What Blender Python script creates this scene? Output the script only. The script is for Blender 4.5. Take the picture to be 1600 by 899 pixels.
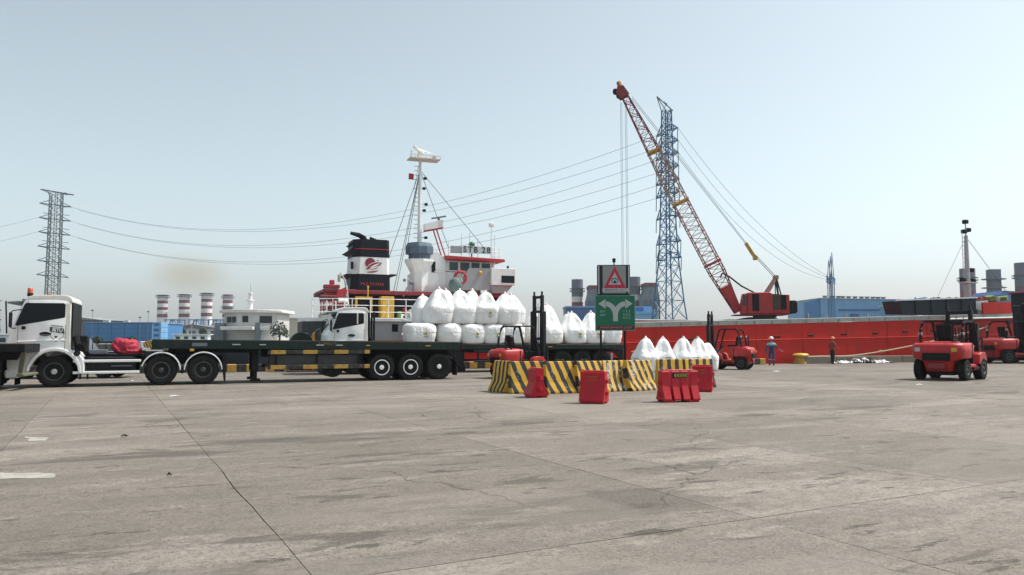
import bpy, bmesh, math, random
from mathutils import Vector, Matrix
random.seed(7)
R = math.radians
for o in list(bpy.data.objects): bpy.data.objects.remove(o)
S = bpy.context.scene
COL = S.collection

# ---------------------------------------------------------------- camera
PITCH = math.atan(81.5 / 1200.0)
cam = bpy.data.cameras.new('camera'); camo = bpy.data.objects.new('camera', cam); COL.objects.link(camo)
camo.location = (0, 0, 1.6); camo.rotation_euler = (R(90) + PITCH, 0, 0)
cam.sensor_width = 36; cam.lens = 27.0; cam.clip_start = 0.1; cam.clip_end = 9000
S.camera = camo

# ---------------------------------------------------------------- sky and sun
SUN_EL = R(58); SUN_H = Vector((0.94, 0.24)).normalized()      # sun stands high, to the right and a little beyond the trucks
W = bpy.data.worlds.new('World'); S.world = W; W.use_nodes = True
nt = W.node_tree; nt.nodes.clear()
sky = nt.nodes.new('ShaderNodeTexSky'); sky.sky_type = 'NISHITA'; sky.sun_disc = False
sky.sun_elevation = SUN_EL; sky.sun_rotation = math.atan2(SUN_H.x, SUN_H.y)
sky.altitude = 0; sky.air_density = 0.95; sky.dust_density = 2.1; sky.ozone_density = 3.0
hsv = nt.nodes.new('ShaderNodeHueSaturation'); hsv.inputs['Saturation'].default_value = 0.45; hsv.inputs['Hue'].default_value = 0.46
hsv.inputs['Value'].default_value = 1.0
bg = nt.nodes.new('ShaderNodeBackground'); bg.inputs['Strength'].default_value = 0.132
wo = nt.nodes.new('ShaderNodeOutputWorld')
nt.links.new(sky.outputs[0], hsv.inputs['Color']); nt.links.new(hsv.outputs[0], bg.inputs['Color'])
nt.links.new(bg.outputs[0], wo.inputs['Surface'])
sl = bpy.data.lights.new('sun', 'SUN'); sl.energy = 3.6; sl.angle = R(0.6); sl.color = (1.0, 0.955, 0.89)
so = bpy.data.objects.new('sun', sl); COL.objects.link(so)
sv = Vector((SUN_H.x * math.cos(SUN_EL), SUN_H.y * math.cos(SUN_EL), math.sin(SUN_EL)))
so.rotation_euler = sv.to_track_quat('Z', 'Y').to_euler(); so.location = (30, -10, 60)
S.view_settings.view_transform = 'Standard'; S.view_settings.look = 'None'
S.view_settings.exposure = 0.45; S.view_settings.gamma = 1.0; S.view_settings.use_curve_mapping = False
S.render.engine = 'CYCLES'
S.cycles.max_bounces = 6; S.cycles.volume_bounces = 1; S.cycles.transparent_max_bounces = 12

# ---------------------------------------------------------------- measuring helpers (metres)
def ray(px, py):
    cx = (px - 800) / 1200; cy = (449.5 - py) / 1200
    return cx, math.cos(PITCH) - cy * math.sin(PITCH), math.sin(PITCH) + cy * math.cos(PITCH)
def at(px, py, Y):
    a, b, c = ray(px, py); k = Y / b
    return Vector((a * k, Y, 1.6 + c * k))

# ---------------------------------------------------------------- materials
MATS = {}
def mat(name, col, rough=0.6, metal=0.0, var=0.25, scale=3.0, grime=None, gamt=0.35, bump=0.0, bscale=30.0, spec=0.5, coat=0.0, sss=0.0):
    """paint, steel, rubber ...: a base colour broken up by cloudy noise, an optional grime colour and a fine bump"""
    if name in MATS: return MATS[name]
    m = bpy.data.materials.new(name); m.use_nodes = True; t = m.node_tree; N = t.nodes; L = t.links
    p = N['Principled BSDF']; p.inputs['Roughness'].default_value = rough; p.inputs['Metallic'].default_value = metal
    p.inputs['Specular IOR Level'].default_value = spec; p.inputs['Coat Weight'].default_value = coat
    tc = N.new('ShaderNodeTexCoord')
    n1 = N.new('ShaderNodeTexNoise'); n1.inputs['Scale'].default_value = scale; n1.inputs['Detail'].default_value = 5; n1.inputs['Roughness'].default_value = 0.65
    L.new(tc.outputs['Object'], n1.inputs['Vector'])
    mr = N.new('ShaderNodeMapRange'); mr.inputs[1].default_value = 0.3; mr.inputs[2].default_value = 0.7
    mr.inputs[3].default_value = 1 - var; mr.inputs[4].default_value = 1 + var * 0.5
    L.new(n1.outputs[0], mr.inputs[0])
    mx = N.new('ShaderNodeVectorMath'); mx.operation = 'SCALE'
    rgb = N.new('ShaderNodeRGB'); rgb.outputs[0].default_value = (*col, 1)
    L.new(rgb.outputs[0], mx.inputs[0]); L.new(mr.outputs[0], mx.inputs['Scale'])
    out = mx.outputs[0]
    if grime:
        n2 = N.new('ShaderNodeTexNoise'); n2.inputs['Scale'].default_value = scale * 2.3; n2.inputs['Detail'].default_value = 8; n2.inputs['Roughness'].default_value = 0.7
        mp = N.new('ShaderNodeMapping'); mp.inputs['Scale'].default_value = (1, 1, 0.28); mp.inputs['Location'].default_value = (3.1, 7.7, 1.3)
        L.new(tc.outputs['Object'], mp.inputs[0]); L.new(mp.outputs[0], n2.inputs['Vector'])
        r2 = N.new('ShaderNodeMapRange'); r2.inputs[1].default_value = 0.48; r2.inputs[2].default_value = 0.72
        r2.inputs[3].default_value = 0; r2.inputs[4].default_value = gamt
        L.new(n2.outputs[0], r2.inputs[0])
        mm = N.new('ShaderNodeMix'); mm.data_type = 'RGBA'; mm.inputs[7].default_value = (*grime, 1)
        L.new(r2.outputs[0], mm.inputs[0]); L.new(out, mm.inputs[6]); out = mm.outputs[2]
    L.new(out, p.inputs['Base Color'])
    if bump:
        n3 = N.new('ShaderNodeTexNoise'); n3.inputs['Scale'].default_value = bscale; n3.inputs['Detail'].default_value = 4
        L.new(tc.outputs['Object'], n3.inputs['Vector'])
        b = N.new('ShaderNodeBump'); b.inputs['Strength'].default_value = bump; b.inputs['Distance'].default_value = 0.02
        L.new(n3.outputs[0], b.inputs['Height']); L.new(b.outputs[0], p.inputs['Normal'])
    MATS[name] = m; return m

def stripe_mat(name, ca, cb, axis=0, period=0.3, slant=0.0, wear=0.25, wearcol=(0.42, 0.40, 0.36), rough=0.75, duty=0.5):
    """painted hazard stripes, worn through in places"""
    if name in MATS: return MATS[name]
    m = bpy.data.materials.new(name); m.use_nodes = True; t = m.node_tree; N = t.nodes; L = t.links
    p = N['Principled BSDF']; p.inputs['Roughness'].default_value = rough
    tc = N.new('ShaderNodeTexCoord'); sx = N.new('ShaderNodeSeparateXYZ'); L.new(tc.outputs['Object'], sx.inputs[0])
    def M(op, a, b):
        n = N.new('ShaderNodeMath'); n.operation = op
        for i, v in enumerate((a, b)):
            if v is None: continue
            if isinstance(v, (int, float)): n.inputs[i].default_value = v
            else: L.new(v, n.inputs[i])
        return n.outputs[0]
    nz = N.new('ShaderNodeTexNoise'); nz.inputs['Scale'].default_value = 4.5; nz.inputs['Detail'].default_value = 4; L.new(tc.outputs['Object'], nz.inputs['Vector'])
    v = M('ADD', sx.outputs[axis], M('MULTIPLY', sx.outputs[2], slant))
    v = M('ADD', v, M('MULTIPLY', M('SUBTRACT', nz.outputs[0], 0.5), 0.085))
    fr = M('FRACT', M('ADD', M('DIVIDE', v, period), 100.0), None)
    st = M('LESS_THAN', fr, duty)
    mx = N.new('ShaderNodeMix'); mx.data_type = 'RGBA'; mx.inputs[6].default_value = (*cb, 1); mx.inputs[7].default_value = (*ca, 1); L.new(st, mx.inputs[0])
    n2 = N.new('ShaderNodeTexNoise'); n2.inputs['Scale'].default_value = 5; n2.inputs['Detail'].default_value = 9; n2.inputs['Roughness'].default_value = 0.72
    L.new(tc.outputs['Object'], n2.inputs['Vector'])
    r2 = N.new('ShaderNodeMapRange'); r2.inputs[1].default_value = 0.63 - wear * 0.4; r2.inputs[2].default_value = 0.70 - wear * 0.3; r2.inputs[4].default_value = 0.8
    L.new(n2.outputs[0], r2.inputs[0])
    m2 = N.new('ShaderNodeMix'); m2.data_type = 'RGBA'; m2.inputs[7].default_value = (*wearcol, 1)
    L.new(r2.outputs[0], m2.inputs[0]); L.new(mx.outputs[2], m2.inputs[6]); L.new(m2.outputs[2], p.inputs['Base Color'])
    MATS[name] = m; return m

def glass_mat(name, col, rough=0.06):
    if name in MATS: return MATS[name]
    m = mat(name, col, rough, 0, 0.15, 1.5, spec=0.25); return m

M_ = dict(
 white=mat('white paint', (.80, .81, .80), .38, 0, .08, 1.4, (.40, .37, .32), .22, coat=.25),
 cream=mat('cream paint', (.74, .71, .63), .4, 0, .08, 2, (.4, .36, .3), .2, coat=.2),
 glass=glass_mat('dark glass', (.006, .009, .014), .12), glass2=glass_mat('green glass', (.05, .09, .10), .12),
 black=mat('black steel', (.007, .008, .010), .6, 0, .35, 3, (.04, .036, .03), .3, spec=.2),
 mast=mat('mast steel', (.008, .010, .015), .5, 0, .3, 3, (.05, .04, .03), .3, spec=.25),
 rubber=mat('tyre rubber', (.011, .011, .012), .85, 0, .3, 6, (.045, .04, .034), .4, bump=.3, spec=.2),
 rim=mat('wheel steel', (.05, .05, .052), .5, .3, .3, 6, (.12, .1, .08), .3),
 silver=mat('silver steel', (.55, .56, .57), .4, .6, .15, 4, (.2, .17, .14), .3),
 alu=mat('grey aluminium', (.42, .43, .44), .45, .5, .15, 3, (.2, .18, .16), .3),
 green=mat('dark green chassis paint', (.006, .020, .017), .5, 0, .3, 2, (.05, .04, .03), .35, spec=.25),
 rust=mat('rusty deck steel', (.16, .075, .04), .8, 0, .4, 3, (.06, .04, .03), .5),
 yellow=mat('yellow paint', (.62, .36, .035), .55, 0, .15, 4, (.15, .11, .06), .4),
 red=mat('forklift red', (.46, .010, .012), .48, 0, .22, 3, (.10, .018, .016), .55, coat=.12),
 craner=mat('crane red', (.52, .03, .03), .5, 0, .15, 2, (.14, .05, .04), .35),
 plast=mat('red plastic', (.44, .010, .022), .5, 0, .12, 4, (.20, .04, .035), .4, spec=.3),
 hull=mat('red hull paint', (.50, .022, .016), .65, 0, .14, .5, (.22, .035, .024), .6, bump=.45, bscale=.55, spec=.2),
 hullg=mat('grey hull paint', (.30, .31, .32), .55, 0, .12, .8, (.22, .15, .10), .4),
 deckg=mat('grey green rim paint', (.27, .29, .275), .6, 0, .2, 1.5, (.16, .12, .08), .5),
 dark=mat('dark slate paint', (.018, .027, .036), .6, 0, .25, 1, (.05, .05, .05), .3, spec=.25),
 funnel=mat('black funnel paint', (.006, .008, .015), .5, 0, .3, 1.2, (.03, .028, .025), .3, spec=.25),
 shipw=mat('ship white paint', (.78, .79, .78), .5, 0, .08, .9, (.36, .28, .20), .35),
 maroon=mat('maroon paint', (.24, .02, .03), .55, 0, .2, 2, (.1, .05, .04), .3),
 visor=mat('red visor paint', (.42, .02, .03), .5, 0, .15, 2, (.2, .06, .05), .3),
 bluegrey=mat('blue grey paint', (.085, .13, .18), .5, 0, .2, 2, (.2, .2, .2), .3),
 pylon=mat('blue pylon steel', (.045, .16, .31), .55, .1, .3, .3, (.12, .17, .22), .4),
 pylong=mat('galvanised steel', (.13, .16, .18), .55, .3, .25, .3, (.2, .2, .2), .4),
 cable=mat('cable', (.13, .14, .15), .6, 0, .1, 1),
 rope=mat('rope', (.42, .36, .24), .9, 0, .3, 20, (.2, .15, .1), .4),
 bag=None, emblem=mat('emblem red', (.22, .012, .03), .6, 0, .1, 3),
 ink=mat('black ink', (.012, .014, .03), .6, 0, .1, 3),
 pink=mat('pink webbing', (.62, .05, .13), .8, 0, .2, 8), orange=mat('orange webbing', (.62, .16, .04), .8, 0, .2, 8),
 blueb=mat('blue cladding', (.055, .20, .43), .5, 0, .15, .25, (.10, .14, .2), .35),
 blueb2=mat('light blue cladding', (.16, .36, .60), .5, 0, .12, .3, (.2, .25, .3), .3),
 blueb3=mat('deep blue cladding', (.03, .11, .30), .5, 0, .15, .3),
 concw=mat('off white render', (.56, .56, .53), .8, 0, .1, .6, (.3, .28, .25), .3),
 beige=mat('beige render', (.56, .51, .41), .85, 0, .1, .3, (.35, .3, .25), .3),
 stackw=mat('stack white', (.74, .72, .71), .75, 0, .08, .3, (.35, .32, .3), .35),
 stackr=mat('stack red band', (.19, .05, .075), .75, 0, .15, .4, (.2, .12, .12), .4),
 stackg=mat('stack grey', (.13, .14, .18), .75, 0, .15, .4, (.2, .18, .16), .4),
 plantg=mat('plant steel', (.16, .20, .24), .65, .1, .3, .5, (.25, .25, .24), .5),
 conc=mat('kerb concrete', (.19, .155, .12), .9, 0, .2, 2.5, (.13, .11, .09), .5, bump=.5, bscale=15),
 kyel=mat('kerb yellow', (.50, .29, .05), .8, 0, .25, 6, (.16, .12, .08), .6),
 kblk=mat('kerb black', (.025, .025, .027), .8, 0, .3, 6, (.14, .12, .09), .55),
 greensign=mat('green sign sheet', (.004, .135, .075), .35, 0, .08, 3, spec=.4),
 signgrey=mat('reflective grey', (.40, .44, .44), .4, 0, .06, 5),
 signtext=mat('faded sign text', (.28, .46, .42), .5, 0, .1, 5),
 signred=mat('sign red', (.45, .012, .05), .4, 0, .08, 4),
 signmar=mat('sign dark red', (.09, .008, .02), .5, 0, .1, 4),
 skin=mat('skin', (.22, .12, .08), .6, 0, .1, 6),
 cover=mat('navy coverall', (.016, .055, .15), .85, 0, .25, 8), teal=mat('teal yoke', (.22, .52, .56), .7, 0, .15, 8),
 shirt=mat('dark red shirt', (.26, .045, .03), .85, 0, .3, 8), trous=mat('black trousers', (.012, .013, .018), .85, 0, .3, 8),
 boot=mat('boots', (.012, .012, .012), .6, 0, .2, 8), orangeh=mat('orange helmet', (.68, .22, .10), .35, 0, .06, 5),
 whiteh=mat('white helmet', (.78, .78, .76), .35, 0, .05, 5), lime=mat('lime vest', (.12, .26, .05), .8, 0, .2, 8),
 lens=mat('orange beacon', (.45, .10, .03), .25, 0, .1, 6), redlens=mat('red beacon', (.5, .03, .04), .25, 0, .1, 6),
 tarp=mat('red tarpaulin', (.40, .015, .045), .7, 0, .2, 5, (.2, .02, .03), .3, bump=.4, bscale=20),
 plastic=mat('white plastic sheet', (.72, .73, .74), .35, 0, .15, 5, (.4, .4, .4), .3), plasticb=mat('black plastic sheet', (.02, .028, .035), .35, 0, .3, 5),
 leaf=mat('foliage', (.045, .070, .040), .8, 0, .5, 1.5), bark=mat('bark', (.08, .06, .045), .9, 0, .3, 4),
 brown=mat('brown barge side', (.10, .045, .035), .7, 0, .3, 1, (.16, .09, .06), .4),
 navy=mat('navy boat hull', (.010, .018, .030), .5, 0, .2, 2),
)

# ---------------------------------------------------------------- mesh builder
class B:
    def __init__(s): s.bm = bmesh.new()
    def _fin(s, vs, bev, seg=1, mtx=None):
        if mtx is not None: bmesh.ops.transform(s.bm, matrix=mtx, verts=vs)
        if bev > 0:
            es = list({e for v in vs for e in v.link_edges})
            bmesh.ops.bevel(s.bm, geom=es, offset=bev, segments=seg, affect='EDGES', profile=0.5, clamp_overlap=True)
        return s
    def box(s, c, d, bev=0, rot=None, seg=1):
        r = bmesh.ops.create_cube(s.bm, size=1.0); m = Matrix.Translation(c)
        if rot is not None: m = m @ rot.to_4x4()
        m = m @ Matrix.Diagonal((d[0], d[1], d[2], 1)); return s._fin(r['verts'], bev, seg, m)
    def bb(s, x0, x1, y0, y1, z0, z1, bev=0, seg=1):
        return s.box(((x0 + x1) / 2, (y0 + y1) / 2, (z0 + z1) / 2), (abs(x1 - x0), abs(y1 - y0), abs(z1 - z0)), bev, None, seg)
    def cyl(s, p, q, r, r2=None, n=12, bev=0):
        p = Vector(p); q = Vector(q); d = q - p; L = d.length
        if L < 1e-6: return s
        k = bmesh.ops.create_cone(s.bm, cap_ends=True, segments=n, radius1=r, radius2=r if r2 is None else r2, depth=L)
        m = Matrix.Translation((p + q) / 2) @ d.to_track_quat('Z', 'Y').to_matrix().to_4x4()
        if n == 4: m = m @ Matrix.Rotation(R(45), 4, 'Z')
        return s._fin(k['verts'], bev, 1, m)
    def bar(s, p, q, w): return s.cyl(p, q, w * .7, None, 4)
    def tube(s, pts, r, n=6):
        pts = [Vector(p) for p in pts]; rings = []
        up = Vector((0, 0, 1))
        for i, p in enumerate(pts):
            d = (pts[min(i + 1, len(pts) - 1)] - pts[max(i - 1, 0)]).normalized()
            a = d.cross(up if abs(d.z) < .95 else Vector((1, 0, 0))).normalized(); b = d.cross(a)
            rr = r[i] if isinstance(r, (list, tuple)) else r
            rings.append([p + (a * math.cos(t) + b * math.sin(t)) * rr for t in [2 * math.pi * j / n for j in range(n)]])
        return s.loft(rings)
    def loft(s, rings, cap=True, closed=True):
        V = [[s.bm.verts.new(p) for p in r] for r in rings]; n = len(V[0])
        for a, b in zip(V, V[1:]):
            for j in range(n if closed else n - 1):
                k = (j + 1) % n
                try: s.bm.faces.new((a[j], a[k], b[k], b[j]))
                except ValueError: pass
        if cap and closed:
            for r in (list(reversed(V[0])), V[-1]):
                try: s.bm.faces.new(r)
                except ValueError: pass
        return s
    def prism(s, prof, a0, a1, axis='y', bev=0, seg=1):
        def P(u, v, a): return (u, a, v) if axis == 'y' else ((a, u, v) if axis == 'x' else (u, v, a))
        A = [s.bm.verts.new(P(u, v, a0)) for u, v in prof]; Bv = [s.bm.verts.new(P(u, v, a1)) for u, v in prof]; n = len(prof)
        fs = [s.bm.faces.new(A), s.bm.faces.new(list(reversed(Bv)))]
        for j in range(n):
            k = (j + 1) % n; fs.append(s.bm.faces.new((A[k], A[j], Bv[j], Bv[k])))
        if bev: s._fin(A + Bv, bev, seg)
        return s
    def lathe(s, prof, c=(0, 0, 0), axis='z', n=24, cap=True):
        rings = []
        for r, h in prof:
            ring = []
            for j in range(n):
                t = 2 * math.pi * j / n; a, b = r * math.cos(t), r * math.sin(t)
                ring.append(Vector(c) + Vector({'z': (a, b, h), 'y': (a, h, b), 'x': (h, a, b)}[axis]))
            rings.append(ring)
        return s.loft(rings, cap)
    def poly(s, pts):
        s.bm.faces.new([s.bm.verts.new(p) for p in pts]); return s
    def ball(s, c, r, sub=2):
        k = bmesh.ops.create_icosphere(s.bm, subdivisions=sub, radius=1.0)
        rr = (r, r, r) if isinstance(r, (int, float)) else r
        bmesh.ops.transform(s.bm, matrix=Matrix.Translation(c) @ Matrix.Diagonal((*rr, 1)), verts=k['verts']); return s
    def go(s, name, m, parent=None, smooth=35, loc=None, rot=None):
        bm = s.bm; bmesh.ops.recalc_face_normals(bm, faces=bm.faces)
        if smooth:
            for f in bm.faces: f.smooth = True
            for e in bm.edges:
                if len(e.link_faces) == 2 and e.calc_face_angle(0) > R(smooth): e.smooth = False
        me = bpy.data.meshes.new(name); bm.to_mesh(me); bm.free()
        return mobj(name, me, m, parent, loc, rot)

def mobj(name, me, m, parent=None, loc=None, rot=None):
    if m is not None and not me.materials: me.materials.append(M_[m] if isinstance(m, str) else m)
    o = bpy.data.objects.new(name, me); COL.objects.link(o)
    if parent is not None: o.parent = parent
    if loc is not None: o.location = loc
    if rot is not None: o.rotation_euler = rot
    return o
def tag(o, label, cat=None, group=None, kind=None):
    if label: o['label'] = label
    if cat: o['category'] = cat
    if group: o['group'] = group
    if kind: o['kind'] = kind
    return o
def thing(name, label, cat, loc=(0, 0, 0), rz=0, group=None):
    o = bpy.data.objects.new(name, None); COL.objects.link(o); o.location = loc; o.rotation_euler = (0, 0, rz)
    o.empty_display_size = .2
    return tag(o, label, cat, group)
def struct(o): o['kind'] = 'structure'; return o
def copy_tree(o, parent=None):
    c = o.copy(); COL.objects.link(c); c.parent = parent
    for ch in list(o.children): copy_tree(ch, c)
    return c
def lettering(body, size, m, parent, loc, rot, ext=.003, name='lettering', sx=1.0, bold=0.0):
    cu = bpy.data.curves.new('lettering', 'FONT'); cu.body = body; cu.size = size; cu.extrude = ext; cu.offset = bold
    cu.align_x = 'CENTER'; cu.align_y = 'CENTER'; cu.resolution_u = 3
    t = bpy.data.objects.new('lettering_curve', cu); COL.objects.link(t)
    bpy.context.view_layer.update(); dg = bpy.context.evaluated_depsgraph_get()
    me = bpy.data.meshes.new_from_object(t.evaluated_get(dg)); bpy.data.objects.remove(t)
    me.materials.clear(); o = mobj(name, me, m, parent, loc, rot); o.scale = (sx, 1, 1); return o
# ================================================================= SETTING
TH = R(21.5); U = Vector((math.cos(TH), math.sin(TH), 0)); NRM = Vector((-math.sin(TH), math.cos(TH), 0))
Q0 = Vector((0, 43.5, 0))                    # foot of the kerb; U runs along the quay, NRM out over the water

def concrete_mat():
    m = bpy.data.materials.new('worn apron concrete'); m.use_nodes = True; t = m.node_tree; N = t.nodes; L = t.links
    p = N['Principled BSDF']; p.inputs['Roughness'].default_value = .82; p.inputs['Specular IOR Level'].default_value = .35
    g = N.new('ShaderNodeNewGeometry'); oi = N.new('ShaderNodeObjectInfo')
    mp = N.new('ShaderNodeMapping'); mp.inputs['Rotation'].default_value = (0, 0, R(-25)); L.new(g.outputs['Position'], mp.inputs[0])
    def noise(sc, det, ro, scale3=(1, 1, 1), off=(0, 0, 0), dist=0.0):
        q = N.new('ShaderNodeMapping'); q.inputs['Scale'].default_value = scale3; q.inputs['Location'].default_value = off
        L.new(mp.outputs[0], q.inputs[0]); n = N.new('ShaderNodeTexNoise')
        n.inputs['Scale'].default_value = sc; n.inputs['Detail'].default_value = det; n.inputs['Roughness'].default_value = ro; n.inputs['Distortion'].default_value = dist
        L.new(q.outputs[0], n.inputs['Vector']); return n.outputs[0]
    def rng(v, a, b, c, d):
        n = N.new('ShaderNodeMapRange'); 
        for i, x in enumerate((a, b, c, d)): n.inputs[i + 1].default_value = x
        L.new(v, n.inputs[0]); return n.outputs[0]
    def mix(f, a, b, mode='MIX'):
        n = N.new('ShaderNodeMix'); n.data_type = 'RGBA'; n.blend_type = mode
        for i, v in ((0, f), (6, a), (7, b)):
            if isinstance(v, (int, float)): n.inputs[i].default_value = v
            elif isinstance(v, tuple): n.inputs[i].default_value = (*v, 1)
            else: L.new(v, n.inputs[i])
        return n.outputs[2]
    def vor(sc, off, scale3=(1, 1, 1)):
        q = N.new('ShaderNodeMapping'); q.inputs['Scale'].default_value = scale3; q.inputs['Location'].default_value = off; L.new(mp.outputs[0], q.inputs[0])
        w = N.new('ShaderNodeTexNoise'); w.inputs['Scale'].default_value = 1.3; w.inputs['Detail'].default_value = 6; L.new(q.outputs[0], w.inputs['Vector'])
        va = N.new('ShaderNodeVectorMath'); va.operation = 'MULTIPLY_ADD'; va.inputs[1].default_value = (.9, .9, 0); L.new(w.outputs['Color'], va.inputs[0]); L.new(q.outputs[0], va.inputs[2])
        v = N.new('ShaderNodeTexVoronoi'); v.feature = 'DISTANCE_TO_EDGE'; v.inputs['Scale'].default_value = sc; L.new(va.outputs[0], v.inputs['Vector']); return v.outputs['Distance']
    def mul(a, b_):
        n = N.new('ShaderNodeMath'); n.operation = 'MULTIPLY'; L.new(a, n.inputs[0]); L.new(b_, n.inputs[1]); return n.outputs[0]
    c = mix(rng(noise(.16, 4, .55), .35, .65, 0, 1), (.178, .162, .136), (0.245, 0.222, 0.188))
    c = mix(rng(noise(.9, 9, .72, (.45, 1, 1)), .42, .64, 0, .65), c, (0.140, 0.128, 0.109))
    c = mix(rng(noise(.5, 10, .72, (.30, 1.15, 1), (9, 4, 0)), .52, .62, 0, .8), c, (0.300, 0.277, 0.240))          # scoured pale streaks
    c = mix(rng(noise(1.6, 9, .7, (.35, 1.2, 1), (4, 41, 0)), .56, .63, 0, .55), c, (0.325, 0.302, 0.264))
    c = mix(rng(noise(.8, 9, .66, (.42, 1.35, 1), (3, 17, 0), .5), .575, .61, 0, .64), c, (0.053, 0.047, 0.040))   # oil and tyre stains
    c = mix(rng(noise(.36, 9, .66, (.45, 1.7, 1), (31, 7, 0), .4), .60, .64, 0, .5), c, (0.064, 0.058, 0.049))
    c = mix(rng(noise(2.6, 8, .7, (.4, 1.3, 1), (13, 77, 0), .3), .602, .628, 0, .8), c, (0.040, 0.036, 0.031))
    c = mix(rng(noise(7, 10, .8, (1, 1, 1), (1, 2, 0)), .46, .62, 0, .7), c, (0.118, 0.107, 0.090))
    c = mix(rng(noise(26, 6, .8, (1, 1, 1), (8, 2, 0)), .52, .60, 0, .7), c, (0.060, 0.054, 0.046))                # pits and grit
    c = mix(rng(noise(60, 4, .75), .57, .64, 0, .75), c, (0.048, 0.043, 0.038))
    c = mix(rng(noise(34, 5, .75, (1, 1, 1), (5, 5, 0)), .57, .64, 0, .55), c, (0.352, 0.328, 0.288))
    c = mix(rng(noise(14, 8, .8, (.6, 1.2, 1), (19, 61, 0)), .60, .66, 0, .65), c, (.055, .049, .042))
    crk = mul(rng(vor(.22, (2.3, 6.1, 0)), .0, .0035, 1, 0), rng(noise(.25, 3, .5, (1, 1, 1), (51, 3, 0)), .50, .56, 0, .8))
    c = mix(crk, c, (0.032, 0.029, 0.025))
    ptch = rng(noise(.12, 2, .4, (.8, 1.3, 1), (71, 23, 0)), .60, .604, 0, .3)
    c = mix(ptch, c, (0.232, 0.214, 0.186))
    tone = rng(oi.outputs['Random'], 0, 1, .90, 1.13)
    vm = N.new('ShaderNodeVectorMath'); vm.operation = 'SCALE'; L.new(c, vm.inputs[0]); L.new(tone, vm.inputs['Scale'])
    wv = N.new('ShaderNodeVectorMath'); wv.operation = 'MULTIPLY'; wv.inputs[1].default_value = (1.05, 1.0, .985); L.new(vm.outputs[0], wv.inputs[0]); L.new(wv.outputs[0], p.inputs['Base Color'])
    b = N.new('ShaderNodeBump'); b.inputs['Strength'].default_value = .8; b.inputs['Distance'].default_value = .016
    ba = N.new('ShaderNodeMath'); ba.operation = 'ADD'; L.new(noise(22, 6, .75), ba.inputs[0]); L.new(noise(2.2, 4, .6), ba.inputs[1])
    L.new(ba.outputs[0], b.inputs['Height']); L.new(b.outputs[0], p.inputs['Normal'])
    return m
CONC = concrete_mat()
JOINT = mat('joint filler', (.035, .032, .028), .95, 0, .3, 4)

# ground sheet (joint bed) to the quay edge, wide and long behind the camera
g = B(); e0 = Q0 - U * 900 + NRM * .55; e1 = Q0 + U * 900 + NRM * .55
g.poly([(e0.x, e0.y, -.04), (900, -700, -.04), (e1.x, e1.y, -.04)]); g.poly([(e0.x, e0.y, -.04), (-900, -700, -.04), (900, -700, -.04)])
ground = struct(g.go('ground', JOINT, smooth=0)); ground['label'] = 'worn grey concrete quay apron with slab joints'

SU = Vector((.885, .465, 0)).normalized(); SVv = Vector((-SU.y, SU.x, 0))
CL = [-1.3 - 3.6 * k for k in range(12, 0, -1)] + [-1.3, 1.28, 5.2, 8.7] + [8.7 + 3.6 * k for k in range(1, 22)]
VL = [-22.8, -15.8, -8.8, -1.8, 5.2] + [5.2 + 7 * k for k in range(1, 12)]
rj = random.Random(3)
EDGE = {}
def edge_pts(kind, i, j):
    """shared wobbly line between two grid knots so that neighbouring slabs break along the same joint"""
    k = (kind, i, j)
    if k in EDGE: return EDGE[k]
    a = SU * CL[i] + SVv * VL[j]
    b = (SU * CL[i + 1] + SVv * VL[j]) if kind == 'u' else (SU * CL[i] + SVv * VL[j + 1])
    n = max(2, int((b - a).length / .16)); d = (b - a).normalized(); q = Vector((-d.y, d.x, 0)); w = 0; pts = []
    for s in range(n + 1):
        w = w * .8 + rj.uniform(-.007, .007)
        f = math.sin(math.pi * s / n)
        pts.append(a.lerp(b, s / n) + q * (w * f))
    EDGE[k] = pts; return pts
def slab_outline(i, j):
    P = edge_pts('u', i, j) + edge_pts('v', i + 1, j)[1:] + list(reversed(edge_pts('u', i, j + 1)))[1:] + list(reversed(edge_pts('v', i, j)))[1:-1]
    c = sum(P, Vector()) / len(P); out = []
    for p in P:
        d = (p - c); out.append(p - d.normalized() * (rj.uniform(.004, .009)))
    return out, c
def slab_mesh(bm, P):
    T = [bm.verts.new((p.x, p.y, 0)) for p in P]; D = [bm.verts.new((p.x, p.y, -.039)) for p in P]; n = len(P)
    bm.faces.new(T)
    for k in range(n): bm.faces.new((T[(k + 1) % n], T[k], D[k], D[(k + 1) % n]))
far = bmesh.new()
for i in range(len(CL) - 1):
    for j in range(len(VL) - 1):
        P, c = slab_outline(i, j)
        near = 3 < c.y < 31 and abs(c.x) < c.y * .68 + 4
        if near:
            bm = bmesh.new(); slab_mesh(bm, P); b = B(); b.bm.free(); b.bm = bm; b.go('concrete_slab', CONC, ground, smooth=0)
        else:
            slab_mesh(far, P)
pl = Q0 + NRM * .02
bmesh.ops.bisect_plane(far, geom=far.verts[:] + far.edges[:] + far.faces[:], plane_co=pl, plane_no=NRM, clear_outer=True)
b = B(); b.bm.free(); b.bm = far; fo = b.go('far_slab_field', CONC, ground, smooth=0); fo['kind'] = 'stuff'
# beyond the slab grid, behind and beside the camera
b = B()
ext = [(-900, -700), (900, -700), (900, -25), (-900, -25)]
b.poly([(x, y, -.006) for x, y in ext]); o = struct(b.go('outer_apron', CONC, smooth=0))

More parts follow.
